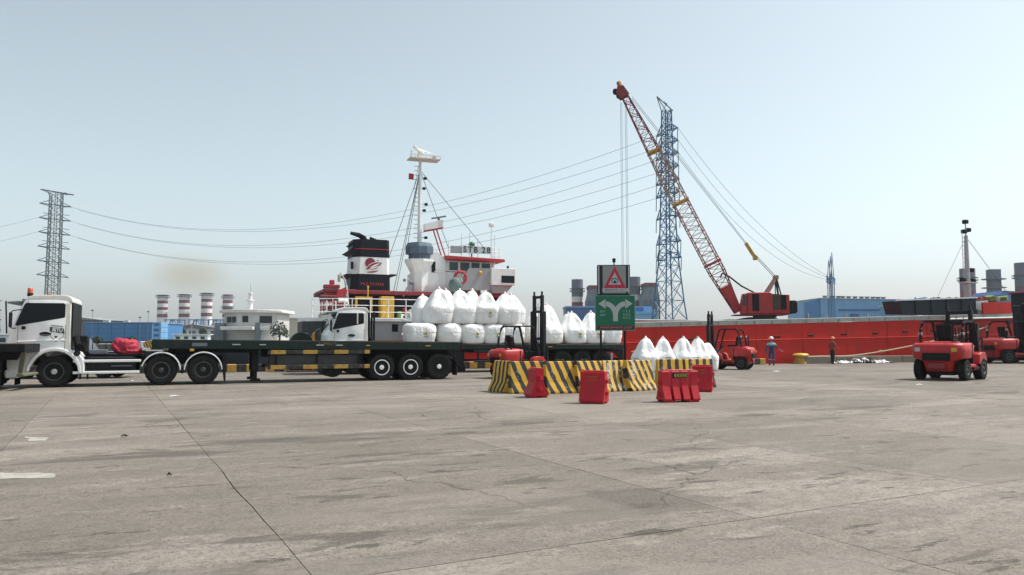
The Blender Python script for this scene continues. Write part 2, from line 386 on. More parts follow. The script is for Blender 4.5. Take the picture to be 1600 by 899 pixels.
# faded road paint
def decal(name, label, pts, m, z=.004):
    b = B(); c = sum((Vector((x, y, 0)) for x, y in pts), Vector()) / len(pts); out = []
    for k in range(len(pts)):
        p = Vector((*pts[k], 0)); q = Vector((*pts[(k + 1) % len(pts)], 0)); n = max(2, int((q - p).length / .08))
        for s in range(n):
            v = p.lerp(q, s / n); v += Vector((rj.uniform(-.03, .03), rj.uniform(-.03, .03), 0)); out.append((v.x - c.x, v.y - c.y, 0))
    b.poly(out); o = b.go(name, m, None, 0, (c.x, c.y, z)); tag(o, label, 'marking'); return o
PWHITE = mat('worn white road paint', (.36, .34, .30), .85, 0, .3, 5, (.19, .17, .145), .8)
def gxy(px, py):
    a, b_, c = ray(px, py); k = -1.6 / c; return (a * k, b_ * k)
decal('painted_line', 'short worn white paint line on the concrete at the photo edge', [gxy(-40, 739), gxy(84, 740), gxy(84, 747), gxy(-40, 749)], PWHITE)
decal('painted_patch', 'small faded white paint patch near the brown slab joint', [gxy(40, 683), gxy(78, 684), gxy(74, 689), gxy(46, 690)], PWHITE)

# quay: coping, kerb blocks, wall, water
b = B(); 
Lq = 260
def qbox(b, s0, s1, t0, t1, z0, z1, bev=0):
    rot = Matrix.Rotation(TH, 3, 'Z'); c = Q0 + U * ((s0 + s1) / 2) + NRM * ((t0 + t1) / 2); c.z = (z0 + z1) / 2
    b.box(c, (s1 - s0, t1 - t0, z1 - z0), bev, rot)
qbox(b, -Lq, Lq, .03, .95, -3.5, -.005); struct(b.go('quay_wall', 'conc', smooth=0))
kerb = bpy.data.objects.new('quay_kerb', None); COL.objects.link(kerb); kerb['kind'] = 'structure'
kme = {}
for nm in ('kyel', 'kblk', 'conc'):
    b = B(); L_ = .44 if nm != 'conc' else 2.97
    b.box((0, 0, .19), (L_, .5, .38), .025); o = b.go('kerb_block', nm, kerb); kme[nm] = o.data; bpy.data.objects.remove(o)
for k in range(-50, 40):
    s = k * .45
    if s < 18.2:
        o = mobj('kerb_block', kme['kyel' if k % 2 else 'kblk'], None, kerb)
        c = Q0 + U * s + NRM * (.35 + rj.uniform(-.008, .008)); o.location = (c.x, c.y, rj.uniform(-.008, .004)); o.rotation_euler = (0, 0, TH)
for k in range(14):
    s = 22.2 + k * 3.0; o = mobj('kerb_block', kme['conc'], None, kerb); c = Q0 + U * s + NRM * .35; o.location = (c.x, c.y, 0); o.rotation_euler = (0, 0, TH); o.scale = (1, 1, 1.25)

def water_mat():
    m = bpy.data.materials.new('harbour water'); m.use_nodes = True; t = m.node_tree; N = t.nodes; L = t.links
    p = N['Principled BSDF']; p.inputs['Base Color'].default_value = (.035, .05, .045, 1); p.inputs['Roughness'].default_value = .12
    g = N.new('ShaderNodeNewGeometry'); n = N.new('ShaderNodeTexNoise'); n.inputs['Scale'].default_value = 1.1; n.inputs['Detail'].default_value = 5
    L.new(g.outputs['Position'], n.inputs['Vector']); b = N.new('ShaderNodeBump'); b.inputs['Strength'].default_value = .7; b.inputs['Distance'].default_value = .15
    L.new(n.outputs[0], b.inputs['Height']); L.new(b.outputs[0], p.inputs['Normal']); return m
b = B(); a = Q0 - U * 1400 + NRM * .5; c = Q0 + U * 1400 + NRM * .5; d = NRM * 1700
b.poly([(a.x, a.y, -2.3), (c.x, c.y, -2.3), ((c + d).x, (c + d).y, -2.3), ((a + d).x, (a + d).y, -2.3)]); struct(b.go('harbour_water', water_mat(), smooth=0))
# far shore: a low quay with earth behind
b = B(); b.bb(-420, 40, 118, 1500, -3, .9); b.bb(40.5, 420, 125, 1500, -3, 1.0)
struct(b.go('far_shore', mat('far ground', (.17, .155, .125), .9, 0, .3, .05, (.08, .09, .06), .5), smooth=0))

# ---------------------------------------------------------------- far buildings
def facade_grid(root, x0, x1, y, z0, z1, nx, nz, m, gap=.08, name='cladding_panel'):
    w = (x1 - x0) / nx; h = (z1 - z0) / nz
    b = B(); b.box((0, 0, 0), (w - gap, .12, h - gap)); o = b.go(name, m, root); me = o.data; bpy.data.objects.remove(o)
    for i in range(nx):
        for k in range(nz): mobj(name, me, None, root, (x0 + w * (i + .5), y, z0 + h * (k + .5)))

# long blue shed behind the tractor cab
Y = 150; p0 = at(133, 505, Y); p1 = at(238, 503, Y)
t = thing('warehouse', 'long blue clad shed seen above the tractor chassis', 'shed', (p0.x, Y, .9))
w = p1.x - p0.x; h = p0.z - .9
B().bb(0, w, 0, 14, 0, h).go('wall', 'blueb', t); facade_grid(t, .1, w - .1, -.07, .1, h - .1, 5, 4, 'blueb')
B().bb(-.2, w + .2, -.2, 14, h + .02, h + .16).go('roof', 'blueb2', t)
for x, ww in ((3.3, 1.2), (7.4, .9)): B().bb(x, x + ww, .3, 1, h + .17, h + .55).go('roof_box', 'beige', t)
p0 = at(239, 503, 146); p1 = at(252, 503, 146)
t = thing('container_stack', 'narrow pale blue stacked cabins at the end of the blue shed', 'cabins', (p0.x, 146, .9)); w = p1.x - p0.x; h = p0.z - .9
for k in range(4):
    z = h * k / 4
    c = B().bb(0, w, 0, 3, z + .02, z + h / 4 - .06, .03).go('cabin', 'blueb2', t)
    B().bb(w * .2, w * .75, -.04, 0.02, z + h * .07, z + h * .17).go('window', 'blueb3', c)
# grey green roof behind the shed
p = at(123, 500, 190); t = thing('grey_shed', 'grey roofed shed end peeping out between cab and blue shed', 'shed', (p.x - 9, 190, .9))
B().bb(0, 14, 0, 12, 0, p.z - .9).go('wall', 'stackg', t); B().prism([(-.4, p.z - .9), (7, p.z + .1), (14.4, p.z - .9)], -.3, 12.3, 'y').go('roof', 'deckg', t)

# harbour office with roof lantern
Y = 190; s = Y / 1200
def ox(px): return at(px, 510, Y).x
def oz(py): return at(390, py, Y).z
x0 = ox(387); t = thing('harbour_office', 'white flat roofed harbour office with corner windows and slim roof tower', 'building', (x0, Y, .9))
def Z(py): return oz(py) - .9
def X(px): return ox(px) - x0
B().prism([(X(345), 2), (X(375), -.6), (X(404), -.6), (X(430), 2), (X(430), 12), (X(345), 12)], 0, Z(489), 'z').go('wall', 'concw', t)
B().prism([(X(339), 1.4), (X(373), -1.6), (X(405), -1.6), (X(437), 1.2), (X(437), 13), (X(339), 13)], Z(489) + .02, Z(484), 'z', .06).go('roof', 'stackw', t)
for a, b_, c, d, yy in ((351, 360, 495, 504, 1), (361, 369, 495, 504, 1), (380, 389, 494, 504, -.64), (405, 424, 494, 505, 1.4)):
    f = B()
    xm = (X(a) + X(b_)) / 2
    yy2 = -.66 if a == 380 else (2 - 2.6 * (xm - X(345)) / (X(375) - X(345)) - .16 if a < 375 else -.6 + 2.6 * (xm - X(404)) / (X(430) - X(404)) - .12)
    ang = 0 if a == 380 else (math.atan2(-2.6, X(375) - X(345)) if a < 375 else math.atan2(2.6, X(430) - X(404)))
    f.box((0, 0, 0), (X(b_) - X(a), .16, Z(c) - Z(d)), .02); o = f.go('window', 'glass', t, 35, (xm, yy2, (Z(c) + Z(d)) / 2), (0, 0, ang))
B().bb(X(352), X(402), -3.4, -.7, Z(516), Z(511), .05).go('canopy', 'stackw', t)
B().bb(X(412), X(434), -2.6, -.7, Z(516), Z(511), .05).go('balcony', 'stackw', t)
B().bb(X(403), X(411), -2.0, .5, 0, Z(505)).go('stair_tower', 'plantg', t)
B().bb(X(336), X(350), -.5, 6, 0, Z(505)).go('side_wing', 'plantg', t)
b = B(); b.lathe([(.62, Z(484)), (.62, Z(470)), (.95, Z(470)), (.95, Z(468.5)), (.45, Z(468)), (.4, Z(459)), (.62, Z(459)), (.62, Z(457.5)), (.3, Z(457))], (X(387), 1.5, 0), 'z', 14).go('roof_tower', 'stackw', t)
b = B(); b.cyl((X(387), 1.5, Z(457)), (X(387), 1.5, Z(444)), .04, None, 5); b.go('aerial', 'cable', t)
p = at(430, 505, 230); t = thing('beige_store', 'plain beige store with sloping roof beside the office', 'building', (p.x, 230, .9)); pe = at(476, 503, 230)
w = pe.x - p.x; B().prism([(0, 0), (0, at(430, 497, 230).z - .9), (w * .9, at(470, 499, 230).z - .9), (w, at(474, 502, 230).z - .9), (w, 0)], 0, 14, 'y').go('wall', 'beige', t)
b = B(); b.prism([(-.3, at(430, 497, 230).z - .87), (w * .9, at(470, 499, 230).z - .87), (w * .9, at(470, 499, 230).z - .6), (-.3, at(430, 497, 230).z - .6)], -.4, 14.4, 'y').go('roof', 'concw', t)

# striped power station stacks
def stack(px, top, wpx, Y, label, bands, plats=(.06,), m0='stackw', base=0.9, taper=1.0):
    p = at(px, top, Y); r = wpx * Y / 2400; H = p.z - base
    t = thing('chimney_stack', label, 'chimney', (p.x, Y, base), 0, 'power station stacks')
    z = H; k = 0; n = len(bands)
    for frac, m in bands:
        z1 = z - H * frac
        if m == '*': z1 = 0
        B().lathe([(r * .97, z1 + .01), (r, z1 + .05), (r, z - .05), (r * .97, z - .01)], (0, 0, 0), 'z', 22).go('stack_band', m if m != '*' else m0, t); z = z1
        if z <= 0: break
    for f in plats:
        b = B(); zz = H * (1 - f)
        b.lathe([(r * .99, zz), (r * 1.34, zz), (r * 1.34, zz + .25), (r * .99, zz + .25)], (0, 0, 0), 'z', 18)
        for a in range(10): b.bar((r * 1.3 * math.cos(a * .628), r * 1.3 * math.sin(a * .628), zz), (r * 1.3 * math.cos(a * .628), r * 1.3 * math.sin(a * .628), zz + 1.3), .12)
        b.lathe([(r * 1.28, zz + 1.2), (r * 1.33, zz + 1.2), (r * 1.33, zz + 1.35), (r * 1.28, zz + 1.35)], (0, 0, 0), 'z', 18)
        b.go('gallery', 'plantg', t)
    return t
sb = [(.03, 'stackr'), (.10, 'stackw'), (.06, 'stackr'), (.08, 'stackw'), (.06, 'stackr'), (.09, 'stackw'), (.07, 'stackr'), (1, 'stackw')]
stack(254.5, 461, 15.5, 420, 'red banded white stack, nearest the blue shed', sb)
stack(288.5, 460, 16, 420, 'red banded white stack, second from the blue shed', sb)
stack(323.5, 458, 16.5, 420, 'red banded white stack, third from the blue shed', sb)
stack(356, 460.5, 15, 470, 'shorter banded stack rising behind the harbour office roof', sb, (.08, .3))
# blue plant frames between the stacks
for px, lab in ((270, 'blue steel plant frame between first and second left stack'), (307, 'blue steel plant frame between second and third left stack'), (338, 'blue steel plant frame just left of the harbour office')):
    p = at(px, 499, 400); t = thing('plant_frame', lab, 'plant', (p.x, 400, .9), 0, 'blue plant frames'); H = p.z - .9
    b = B(); 
    for x in (-4.2, 0, 4.2):
        for y in (0, 6): b.bar((x, y, 0), (x * .9, y, H), .5)
    for z in (H * .55, H - .3):
        b.bar((-4.2, 0, z), (4.2, 0, z), .5); b.bar((-4.2, 6, z), (4.2, 6, z), .5)
    b.bar((-4.2, 0, H * .55), (0, 0, H), .35); b.bar((4.2, 0, H * .55), (0, 0, H), .35); b.go('steel_frame', 'blueb', t)
    B().bb(-3.6, 3.6, 1, 5, 0, H * .6).go('boiler_house', 'plantg', t)
p = at(320, 514, 240); t = thing('low_shed', 'low grey roofed shed in front of the stacks', 'shed', (at(256, 520, 240).x, 240, .9)); w = at(345, 520, 240).x - at(256, 520, 240).x
B().bb(0, w, 0, 10, 0, p.z - .9).go('wall', 'concw', t); B().prism([(-.4, p.z - .9), (w / 2, p.z + .5), (w + .4, p.z - .9)], -.4, 10.4, 'y').go('roof', 'stackg', t)
for k in range(5): B().bb(1.2 + k * w / 5.3, 3.2 + k * w / 5.3, -.06, .02, .5, p.z - 1.5).go('window', 'bluegrey', t)

# right hand power station
sr = [(.16, 'stackg'), (.02, 'plantg'), (.10, 'stackg'), (.09, 'stackw'), (.10, 'stackr'), (.09, 'stackw'), (.12, 'stackr'), (.1, 'stackw'), (1, 'stackg')]
stack(902, 437, 18, 300, 'grey topped banded stack left of the road sign', sr, (.2,), 'stackg')
stack(992, 433, 17, 300, 'banded stack just right of the road sign top', sr, (.2,), 'stackg')
s2 = [(.30, 'stackg'), (.10, 'stackr'), (.10, 'stackw'), (.10, 'stackr'), (1, 'stackw')]
stack(1511, 420, 22, 300, 'banded stack directly behind the bow mast', s2, (.17,), 'stackw')
stack(1597, 411, 22, 300, 'banded stack cut by the right photo edge', s2, (.2,), 'stackw')
p = at(1552, 421.5, 300); t = thing('boiler_stack', 'stout grey stack widening downwards, right of the bow mast', 'chimney', (p.x, 300, .9)); H = p.z - .9
B().lathe([(2.6, H), (2.6, H * .72), (3.0, H * .5), (3.4, 0)], (0, 0, 0), 'z', 4).go('stack_shaft', 'stackg', t, 0, rot=(0, 0, R(45)))
for z in (.86, .74): B().lathe([(2.7, H * z), (4.3, H * z), (4.3, H * z + .3), (2.7, H * z + .3)], (0, 0, 0), 'z', 12).go('gallery', 'plantg', t)
def boiler(px0, px1, top, Y, lab):
    a = at(px0, top, Y); c = at(px1, top, Y); w = c.x - a.x; H = a.z - .9
    t = thing('boiler_house', lab, 'plant', (a.x, Y, .9))
    B().prism([(0, 0), (0, H * .72), (w * .2, H * .86), (w * .2, H * .94), (w * .9, H * .94), (w * .9, H * .86), (w, H * .72), (w, 0)], 0, 9, 'y', .1).go('casing', 'plantg', t)
    B().bb(w * .16, w * .94, -.3, 9.3, H * .94 + .03, H).go('roof', 'stackr', t)
    b = B()
    for k in range(5): b.bar((w * (.03 + .235 * k), -.3, 0), (w * (.03 + .235 * k), -.3, H * .72), .3)
    for k in range(1, 6): b.bar((0, -.35, H * .12 * k), (w, -.35, H * .12 * k), .25)
    b.go('steel_frame', 'pylon', t)
    for k in range(4): B().cyl((w * (.15 + .22 * k), -.5, H * .2), (w * (.25 + .2 * k), -.5, H * (.55 + .05 * (k % 2))), .45, None, 8).go('duct', 'alu', t)
boiler(917, 936, 446, 290, 'grey boiler casing with pipework left of the road sign')
boiler(1003, 1031, 442, 290, 'tall grey boiler casing with dark red roof left of the big pylon')
def hall(px0, px1, top, Y, lab, m, panels, depth=12, round_=False):
    a = at(px0, top, Y); c = at(px1, top, Y); w = c.x - a.x; H = a.z - .9
    t = thing('blue_hall', lab, 'building', (a.x, Y, .9))
    if round_:
        prof = [(0, 0), (0, H * .8), (w * .05, H * .93), (w * .15, H), (w * .85, H), (w * .95, H * .93), (w, H * .8), (w, 0)]
        B().prism(prof, 0, depth, 'y').go('wall', m, t)
    else:
        B().bb(0, w, 0, depth, 0, H).go('wall', m, t); B().bb(-.3, w + .3, -.3, depth, H + .02, H + .5).go('roof', 'blueb2', t)
    if panels: facade_grid(t, w * .03, w * .97, -.08, H * .3, H * .96, panels, 2, m)
    return t, w, H
t, w, H = hall(884, 990, 481, 250, 'blue hall with pale roof edge behind the loaded trailer', 'blueb3', 8)
t, w, H = hall(990, 1021, 479, 246, 'light blue hall with rounded roof beside the sign', 'blueb2', 0, 12, True)
B().bb(w * .1, w * .5, -.12, .02, H * .86, H * .97).go('window', 'blueb3', t); B().bb(w * .45, w * .8, -.12, .02, H * .72, H * .8).go('window', 'concw', t)
t, w, H = hall(985, 1026, 491, 240, 'low pale blue annex with deep blue side beside the pylon', 'blueb2', 0)
B().bb(w * .1, w * .74, -.1, .02, H * .1, H * .8).go('door', 'blueb3', t)

# big blue warehouse right of the crane
Y = 220; a = at(1257, 469, Y); c = at(1400, 470, Y); w = c.x - a.x; H = at(1300, 469, Y).z - .9
t = thing('blue_warehouse', 'big sky blue warehouse with a row of roof vents, right of the crane', 'warehouse', (a.x, Y, .9))
k1 = at(1281, 464, Y); kx = k1.x - a.x
B().prism([(0, 0), (0, H - .7), (kx, H + .5), (kx, 0)], 0, .5, 'y').go('gable_wall', 'blueb', t)
b = B(); b.prism([(kx + .02, 0), (kx + .02, H + .4), (w + 6, H - .1), (w + 6, 0)], -.25, 26, 'y'); b.go('wall', 'blueb2', t)
B().prism([(kx - .2, H + .42), (kx - .2, H + .62), (w + 6.3, H + .12), (w + 6.3, H - .08)], -.7, 26, 'y').go('roof', 'concw', t)
for px in (1289, 1300, 1310, 1317, 1326, 1336, 1346, 1355, 1364, 1372, 1380):
    q = at(px, 464, Y + 3); zz = H + .55 - .5 * (q.x - a.x - kx) / (w - kx)
    v = B().bb(q.x - a.x - .45, q.x - a.x + .45, 2.6, 3.5, zz - .3, zz + .75, .05).go('roof_vent', 'stackg', t); B().bb(q.x - a.x - .6, q.x - a.x + .6, 2.4, 3.7, zz + .77, zz + .92).go('vent_cap', 'plantg', v)
B().bb(w * .36, w + 5, -.45, -.26, H * .74, H * .78).go('gutter', 'blueb3', t)
for px in (1262, 1291, 1321.5, 1339, 1355):
    q = at(px, 480, Y); B().bb(q.x - a.x - .14, q.x - a.x + .14, -.5, -.27, H * .12, H * .68).go('downpipe', 'concw', t)
q = at(1335, 497, Y); B().bb(q.x - a.x - 1.2, q.x - a.x + .8, -1.2, -.27, q.z - .9, q.z + .2).go('canopy', 'blueb3', t)
facade_grid(t, kx + .6, w + 5.4, -.33, .5, H * .70, 9, 1, 'blueb2')
# small blue and white sheds to its right, grey corrugated one
Y = 200; a = at(1398, 478, Y); c = at(1415, 478, Y); t = thing('corrugated_shed', 'pale corrugated shed between blue warehouse and dark forecastle', 'shed', (a.x, Y, .9)); w = c.x - a.x + 3; H = a.z - .9
B().bb(0, w, 0, 8, 0, H).go('wall', 'blueb2', t)
for k in range(6): B().bb(-.02, w, -.1, -.01, H * .35 + k * H * .1, H * .35 + k * H * .1 + .3).go('cladding_panel', 'stackw', t)
B().prism([(-.5, H), (w + 3, H + .9), (w + 3, H + 1.1), (-.5, H + .25)], -.5, 8, 'y').go('roof', 'concw', t)
Y = 210; a = at(1415, 471, Y); c = at(1448, 467, Y); t = thing('low_roof', 'thin pale blue roof on posts seen above the forecastle', 'shelter', (a.x, Y, .9)); w = c.x - a.x; H = a.z - .9
B().prism([(0, H), (w, H + .9), (w, H + 1.2), (0, H + .3)], 0, 9, 'y').go('roof', 'blueb2', t)
for x in (.5, w - .5):
    for y in (.5, 8.5): B().bb(x - .12, x + .12, y - .12, y + .12, 0, H + (.05 if x < 1 else .8)).go('post', 'plantg', t)
Y = 260; a = at(1563, 461, Y); t = thing('blue_roof_hall', 'blue sloping roof hall behind the bow at the photo edge', 'building', (a.x, Y, .9)); H = a.z - .9
B().prism([(0, 0), (0, H), (1, H + 1.2), (26, H - .6), (26, 0)], 0, 16, 'y').go('wall', 'blueb', t); B().prism([(-.4, H), (1, H + 1.45), (26, H - .35), (26, H - .55), (1, H + 1.23)], -.4, 16, 'y').go('roof', 'blueb3', t)

# trees on the far shore: trunk, limbs and leaf clumps
def tree(px, top, Y, wpx, lab):
    p = at(px, top, Y); H = p.z - .9; rad = wpx * Y / 2400; rr = random.Random(int(px)); t = thing('shore_tree', lab, 'tree', (p.x, Y, .9), 0, 'trees on the far shore')
    b = B(); b.tube([(0, 0, -.2), (.1, 0, H * .3), (0, .1, H * .6)], [.28, .2, .1], 7)
    for k in range(5):
        a = k * 1.3; b.tube([(0, 0, H * (.3 + .05 * k)), (math.cos(a) * rad * .5, math.sin(a) * rad * .5, H * (.55 + .05 * k))], [.1, .03], 5)
    b.go('trunk', 'bark', t)
    bm = bmesh.new()
    for k in range(700):
        th = rr.uniform(0, 6.28); ph = math.acos(rr.uniform(-.5, 1)); q = rr.uniform(.45, 1.0) * (1 + .22 * math.sin(3 * th + px) * math.sin(2 * ph))
        c = Vector((math.cos(th) * math.sin(ph) * rad * q, math.sin(th) * math.sin(ph) * rad * q, H * .50 + math.cos(ph) * H * .50 * q))
        if rr.random() < .18 * math.sin(5 * th) + .1: continue
        s = rr.uniform(.18, .42) * max(rad / 3, .8); a = Vector((rr.uniform(-1, 1), rr.uniform(-1, 1), rr.uniform(-1, 1))).normalized(); d = a.orthogonal().normalized(); e = a.cross(d)
        bm.faces.new([bm.verts.new(c + d * s), bm.verts.new(c + e * s * .6), bm.verts.new(c - d * s), bm.verts.new(c - e * s * .6)])
    b = B(); b.bm.free(); b.bm = bm; b.go('crown', 'leaf', t, 0)
tree(437, 503, 170, 30, 'round leafy tree beside the harbour office')
tree(286, 514, 185, 12, 'dark tree in front of the second left stack')
tree(318, 513, 182, 14, 'dark tree in front of the third left stack')
tree(205, 527, 128, 12, 'small tree behind the red tarpaulin bundle')
tree(152, 527, 126, 14, 'low tree at the foot of the blue shed')
tree(22, 515, 150, 10, 'bare grey green tree seen in front of the cab windscreen')

# lamp posts on the far quay
for px, top, lab in ((145, 486, 'thin lamp post left of the blue shed roof'), (232, 488, 'thin lamp post near the end of the blue shed'), (219, 497, 'short lamp post on the blue shed line')):
    p = at(px, top, 140); t = thing('lamp_post', lab, 'lamp post', (p.x, 140, .9), 0, 'far quay lamp posts')
    b = B(); b.cyl((0, 0, 0), (0, 0, p.z - .9), .05, .03, 6); b.go('pole', 'cable', t); B().bb(-.12, .12, -.3, .1, p.z - .92, p.z - .72, .03).go('lamp_head', 'black', t)

# ---------------------------------------------------------------- lattice pylons
def lattice(b, secs, w, cross=True):
    """secs: (z, half width); X braced faces between sections"""
    for (z0, h0), (z1, h1) in zip(secs, secs[1:]):
        for (a, c) in (((-1, -1), (1, -1)), ((1, -1), (1, 1)), ((1, 1), (-1, 1)), ((-1, 1), (-1, -1))):
            p0 = Vector((a[0] * h0, a[1] * h0, z0)); q0 = Vector((c[0] * h0, c[1] * h0, z0)); p1 = Vector((a[0] * h1, a[1] * h1, z1)); q1 = Vector((c[0] * h1, c[1] * h1, z1))
            b.bar(p0, q1, w); b.bar(q0, p1, w); b.bar(p1, q1, w)
def legs(root, secs, w, m):
    for sx in (-1, 1):
        for sy in (-1, 1):
            b = B(); 
            for (z0, h0), (z1, h1) in zip(secs, secs[1:]): b.bar((sx * h0, sy * h0, z0), (sx * h1, sy * h1, z1), w)
            b.go('leg', m, root, 0)
def arm(root, z, half, L, m, w=.14, tipdrop=.0, sgn=1):
    b = B(); tip = Vector((0, sgn * (half + L), z + tipdrop))
    for sx in (-1, 1):
        b.bar((sx * half, sgn * half, z), tip, w); b.bar((sx * half, sgn * half, z + 1.6), tip, w)
        for k in (.33, .66):
            p = Vector((sx * half, sgn * half, z)).lerp(tip, k); q = Vector((sx * half, sgn * half, z + 1.6)).lerp(tip, k); b.bar(p, q, w * .7)
    for k in (.25, .5, .75): b.bar(Vector((-half, sgn * half, z)).lerp(tip, k), Vector((half, sgn * half, z)).lerp(tip, k), w * .7)
    b.go('crossarm', m, root, 0); return tip
WIRE_L = []; WIRE_R = []
Y = 150; pb = at(1046, 505, Y); pz = 1.0
PR = thing('lattice_pylon', 'tall blue lattice pylon standing behind the crane boom', 'pylon', (pb.x, Y, pz), R(22))
def zr(py): return at(1045, py, Y).z - pz
k8 = Y / 1200 * .97
secs = [(0, 30 * k8 * .80), (zr(500), 25 * k8 * .8), (zr(470), 21 * k8 * .8), (zr(440), 18 * k8 * .8), (zr(415), 15 * k8 * .8), (zr(395), 13.5 * k8 * .8), (zr(375), 12.5 * k8 * .8), (zr(355), 11.6 * k8 * .8), (zr(337), 11 * k8 * .8), (zr(320), 10.4 * k8 * .8), (zr(303), 9.8 * k8 * .8), (zr(287), 9.4 * k8 * .8), (zr(270), 9 * k8 * .8), (zr(255), 8.7 * k8 * .8), (zr(240), 8.4 * k8 * .8), (zr(225), 8.1 * k8 * .8), (zr(212), 7.8 * k8 * .8), (zr(198), 7.5 * k8 * .8), (zr(186), 7.3 * k8 * .8), (zr(174), 7 * k8 * .8)]
legs(PR, secs, .23, 'pylon'); b = B(); lattice(b, secs, .095); b.go('lattice_bracing', 'pylon', PR, 0)
b = B(); h = secs[-1][1]; zt = secs[-1][0]
for sy in (-1, 1):
    b.bar((-h, sy * h, zt), (-2.2, 0, zr(153)), .14); b.bar((h, sy * h, zt), (1.1, 0, zr(172) + .2), .14)
b.bar((-2.2, 0, zr(153)), (1.5, 0, zr(172)), .16); b.bar((-h, h, zt), (.2, 0, zr(161)), .1); b.bar((h, -h, zt), (-.5, 0, zr(159)), .1); b.go('earth_wire_peak', 'pylong', PR, 0)
for py in (207, 226, 245, 265, 285, 305, 340, 380, 405):
    z = zr(py); hw = (7.5 + (py - 200) * .031) * k8 * .8
    for sg in (-1, 1):
        tip = arm(PR, z, hw, 3.0, 'pylon', .14, 0, sg)
        if py < 320: WIRE_R.append((PR, tip))
        # insulator string hanging from the arm
        b = B(); b.cyl(tip, tip + Vector((-.1, 0, -2.6)), .09, None, 6); b.go('insulator', 'pylong', PR)
Y2 = 250; pb = at(82, 460, Y2)
PL = thing('lattice_pylon', 'distant lattice pylon with flat top bar above the white tractor cab', 'pylon', (pb.x, Y2, 1.0), R(20))
def zl(py): return at(82, py, Y2).z - 1.0
k5 = Y2 / 1200 / 2 * .84
secs = [(0, 24 * k5), (zl(500), 23 * k5), (zl(478), 22 * k5), (zl(458), 21 * k5)] + [(zl(py), (20.5 - (458 - py) * .012) * k5) for py in range(446, 300, -11)]
legs(PL, secs, .26, 'pylong'); b = B(); lattice(b, secs, .11)
for (z0, h0), (z1, h1) in zip(secs, secs[1:]): b.bar((0, -h0, z0), (0, -h1, z1), .16); b.bar((0, h0, z0), (0, h1, z1), .16)
b.go('lattice_bracing', 'pylong', PL, 0)
h = secs[-1][1]; zt = secs[-1][0]
b = B(); b.bar((-4.6, 0, zl(297.5)), (5.0, 0, zl(303.5)), .35)
for x in (-2.6, 0, 2.6): b.bar((x, h, zt), (x * .95, 0, zl(300)), .18); b.bar((x, -h, zt), (x * .95, 0, zl(300)), .18)
b.bar((-4.6, 0, zl(297.5)), (-h, 0, zt), .2); b.bar((5.0, 0, zl(303.5)), (h, 0, zt), .2); b.go('top_bar', 'pylong', PL, 0)
for py in (322, 344, 366, 388, 410, 432):
    b = B(); z = zl(py); 
    b.bar((-4.3, -2.2, z + .3), (4.9, -2.6, z - .5), .26); b.bar((-4.3, -2.2, z + .3), (-h, h, z), .2); b.bar((4.9, -2.6, z - .5), (h, h, z), .2); b.bar((-4.3, -2.2, z + .3), (-h, -h, z + 1.5), .2); b.bar((4.9, -2.6, z - .5), (h, -h, z + 1.2), .2)
    b.go('crossarm', 'pylong', PL, 0)
    if py < 380: WIRE_L.append((PL, Vector((4.9, -2.6, z - .5)), Vector((-4.3, -2.2, z + .3))))
for py in (334, 356, 377):
    b = B(); z = zl(py); b.bar((-3.6, 0, z), (4.0, 0, z - .4), .16); b.go('maintenance_rail', 'pylong', PL, 0)

# conductors
def wpos(o, v): return Matrix.Translation(o.location) @ Matrix.Rotation(o.rotation_euler.z, 4, 'Z') @ v
def wire(a, c, sag, lab, r=.036, n=36):
    pts = [a.lerp(c, i / n) - Vector((0, 0, sag * 4 * (i / n) * (1 - i / n))) for i in range(n + 1)]
    o = a.copy(); b = B(); b.tube([p - o for p in pts], r, 5); w = b.go('power_line', 'cable', None, 30, o); tag(w, lab, 'power line', 'overhead power lines'); return w
nm = ['uppermost', 'second', 'third']
for i, (o, tp, tl) in enumerate(WIRE_L):
    p = wpos(o, tp)
    wire(p, wpos(*WIRE_R[4 * i]), 13.0 - i * .4, f'{nm[i]} sagging power line between the two pylons, higher wire of its pair')
    wire(p + Vector((.6, 3, -.4)), wpos(*WIRE_R[4 * i + 3]), 11.6 - i * .3, f'{nm[i]} sagging power line between the two pylons, lower wire of its pair')
    p2 = wpos(o, tl)
    if i: wire(p2, p2 + Vector((-95, -35, -17)), 5, f'{nm[i]} power line leaving the distant pylon beyond the photo edge')
# small substation gantry in front of the blue warehouse
Y3 = 165; a = at(1300, 500, Y3); GT = thing('line_gantry', 'slim blue steel line gantry in front of the blue warehouse', 'gantry', (a.x, Y3, 1.0), R(62))
H = at(1300, 434, Y3).z - 1.0; Ht = at(1295, 409, Y3).z - 1.0
for k, x in enumerate((-3.6, 0, 3.6)):
    b = B(); 
    for sx in (-.35, .35):
        for sy in (-.35, .35): b.bar((x + sx, sy, 0), (x + sx * .8, sy * .8, H), .1); b.bar((x + sx * .8, sy * .8, H), (x, 0, Ht - (k * -1.2)), .09)
    for z in range(0, int(H), 2): b.bar((x - .35, -.35, z), (x + .35, -.35, min(z + 2, H)), .06); b.bar((x + .35, .35, z), (x - .35, .35, min(z + 2, H)), .06)
    b.go('post', 'pylon', GT, 0)
b = B()
for y in (-.5, .5):
    for z in (H - 1.2, H): b.bar((-4.2, y, z), (4.2, y, z), .14)
    for k in range(8): b.bar((-4.2 + k * 1.05, y, H - 1.2), (-3.15 + k * 1.05, y, H), .08)
b.go('crossbeam', 'pylon', GT, 0)
for k, i in enumerate((0, 1, 2)):
    q = wpos(*WIRE_R[2 * i]); e = wpos(GT, Vector((-3.6 + 3.6 * k, -.5, H - .4)))
    wire(q, e, 3.5 + k, f'{nm[i]} power line running down from pylon to the slim gantry', .034)

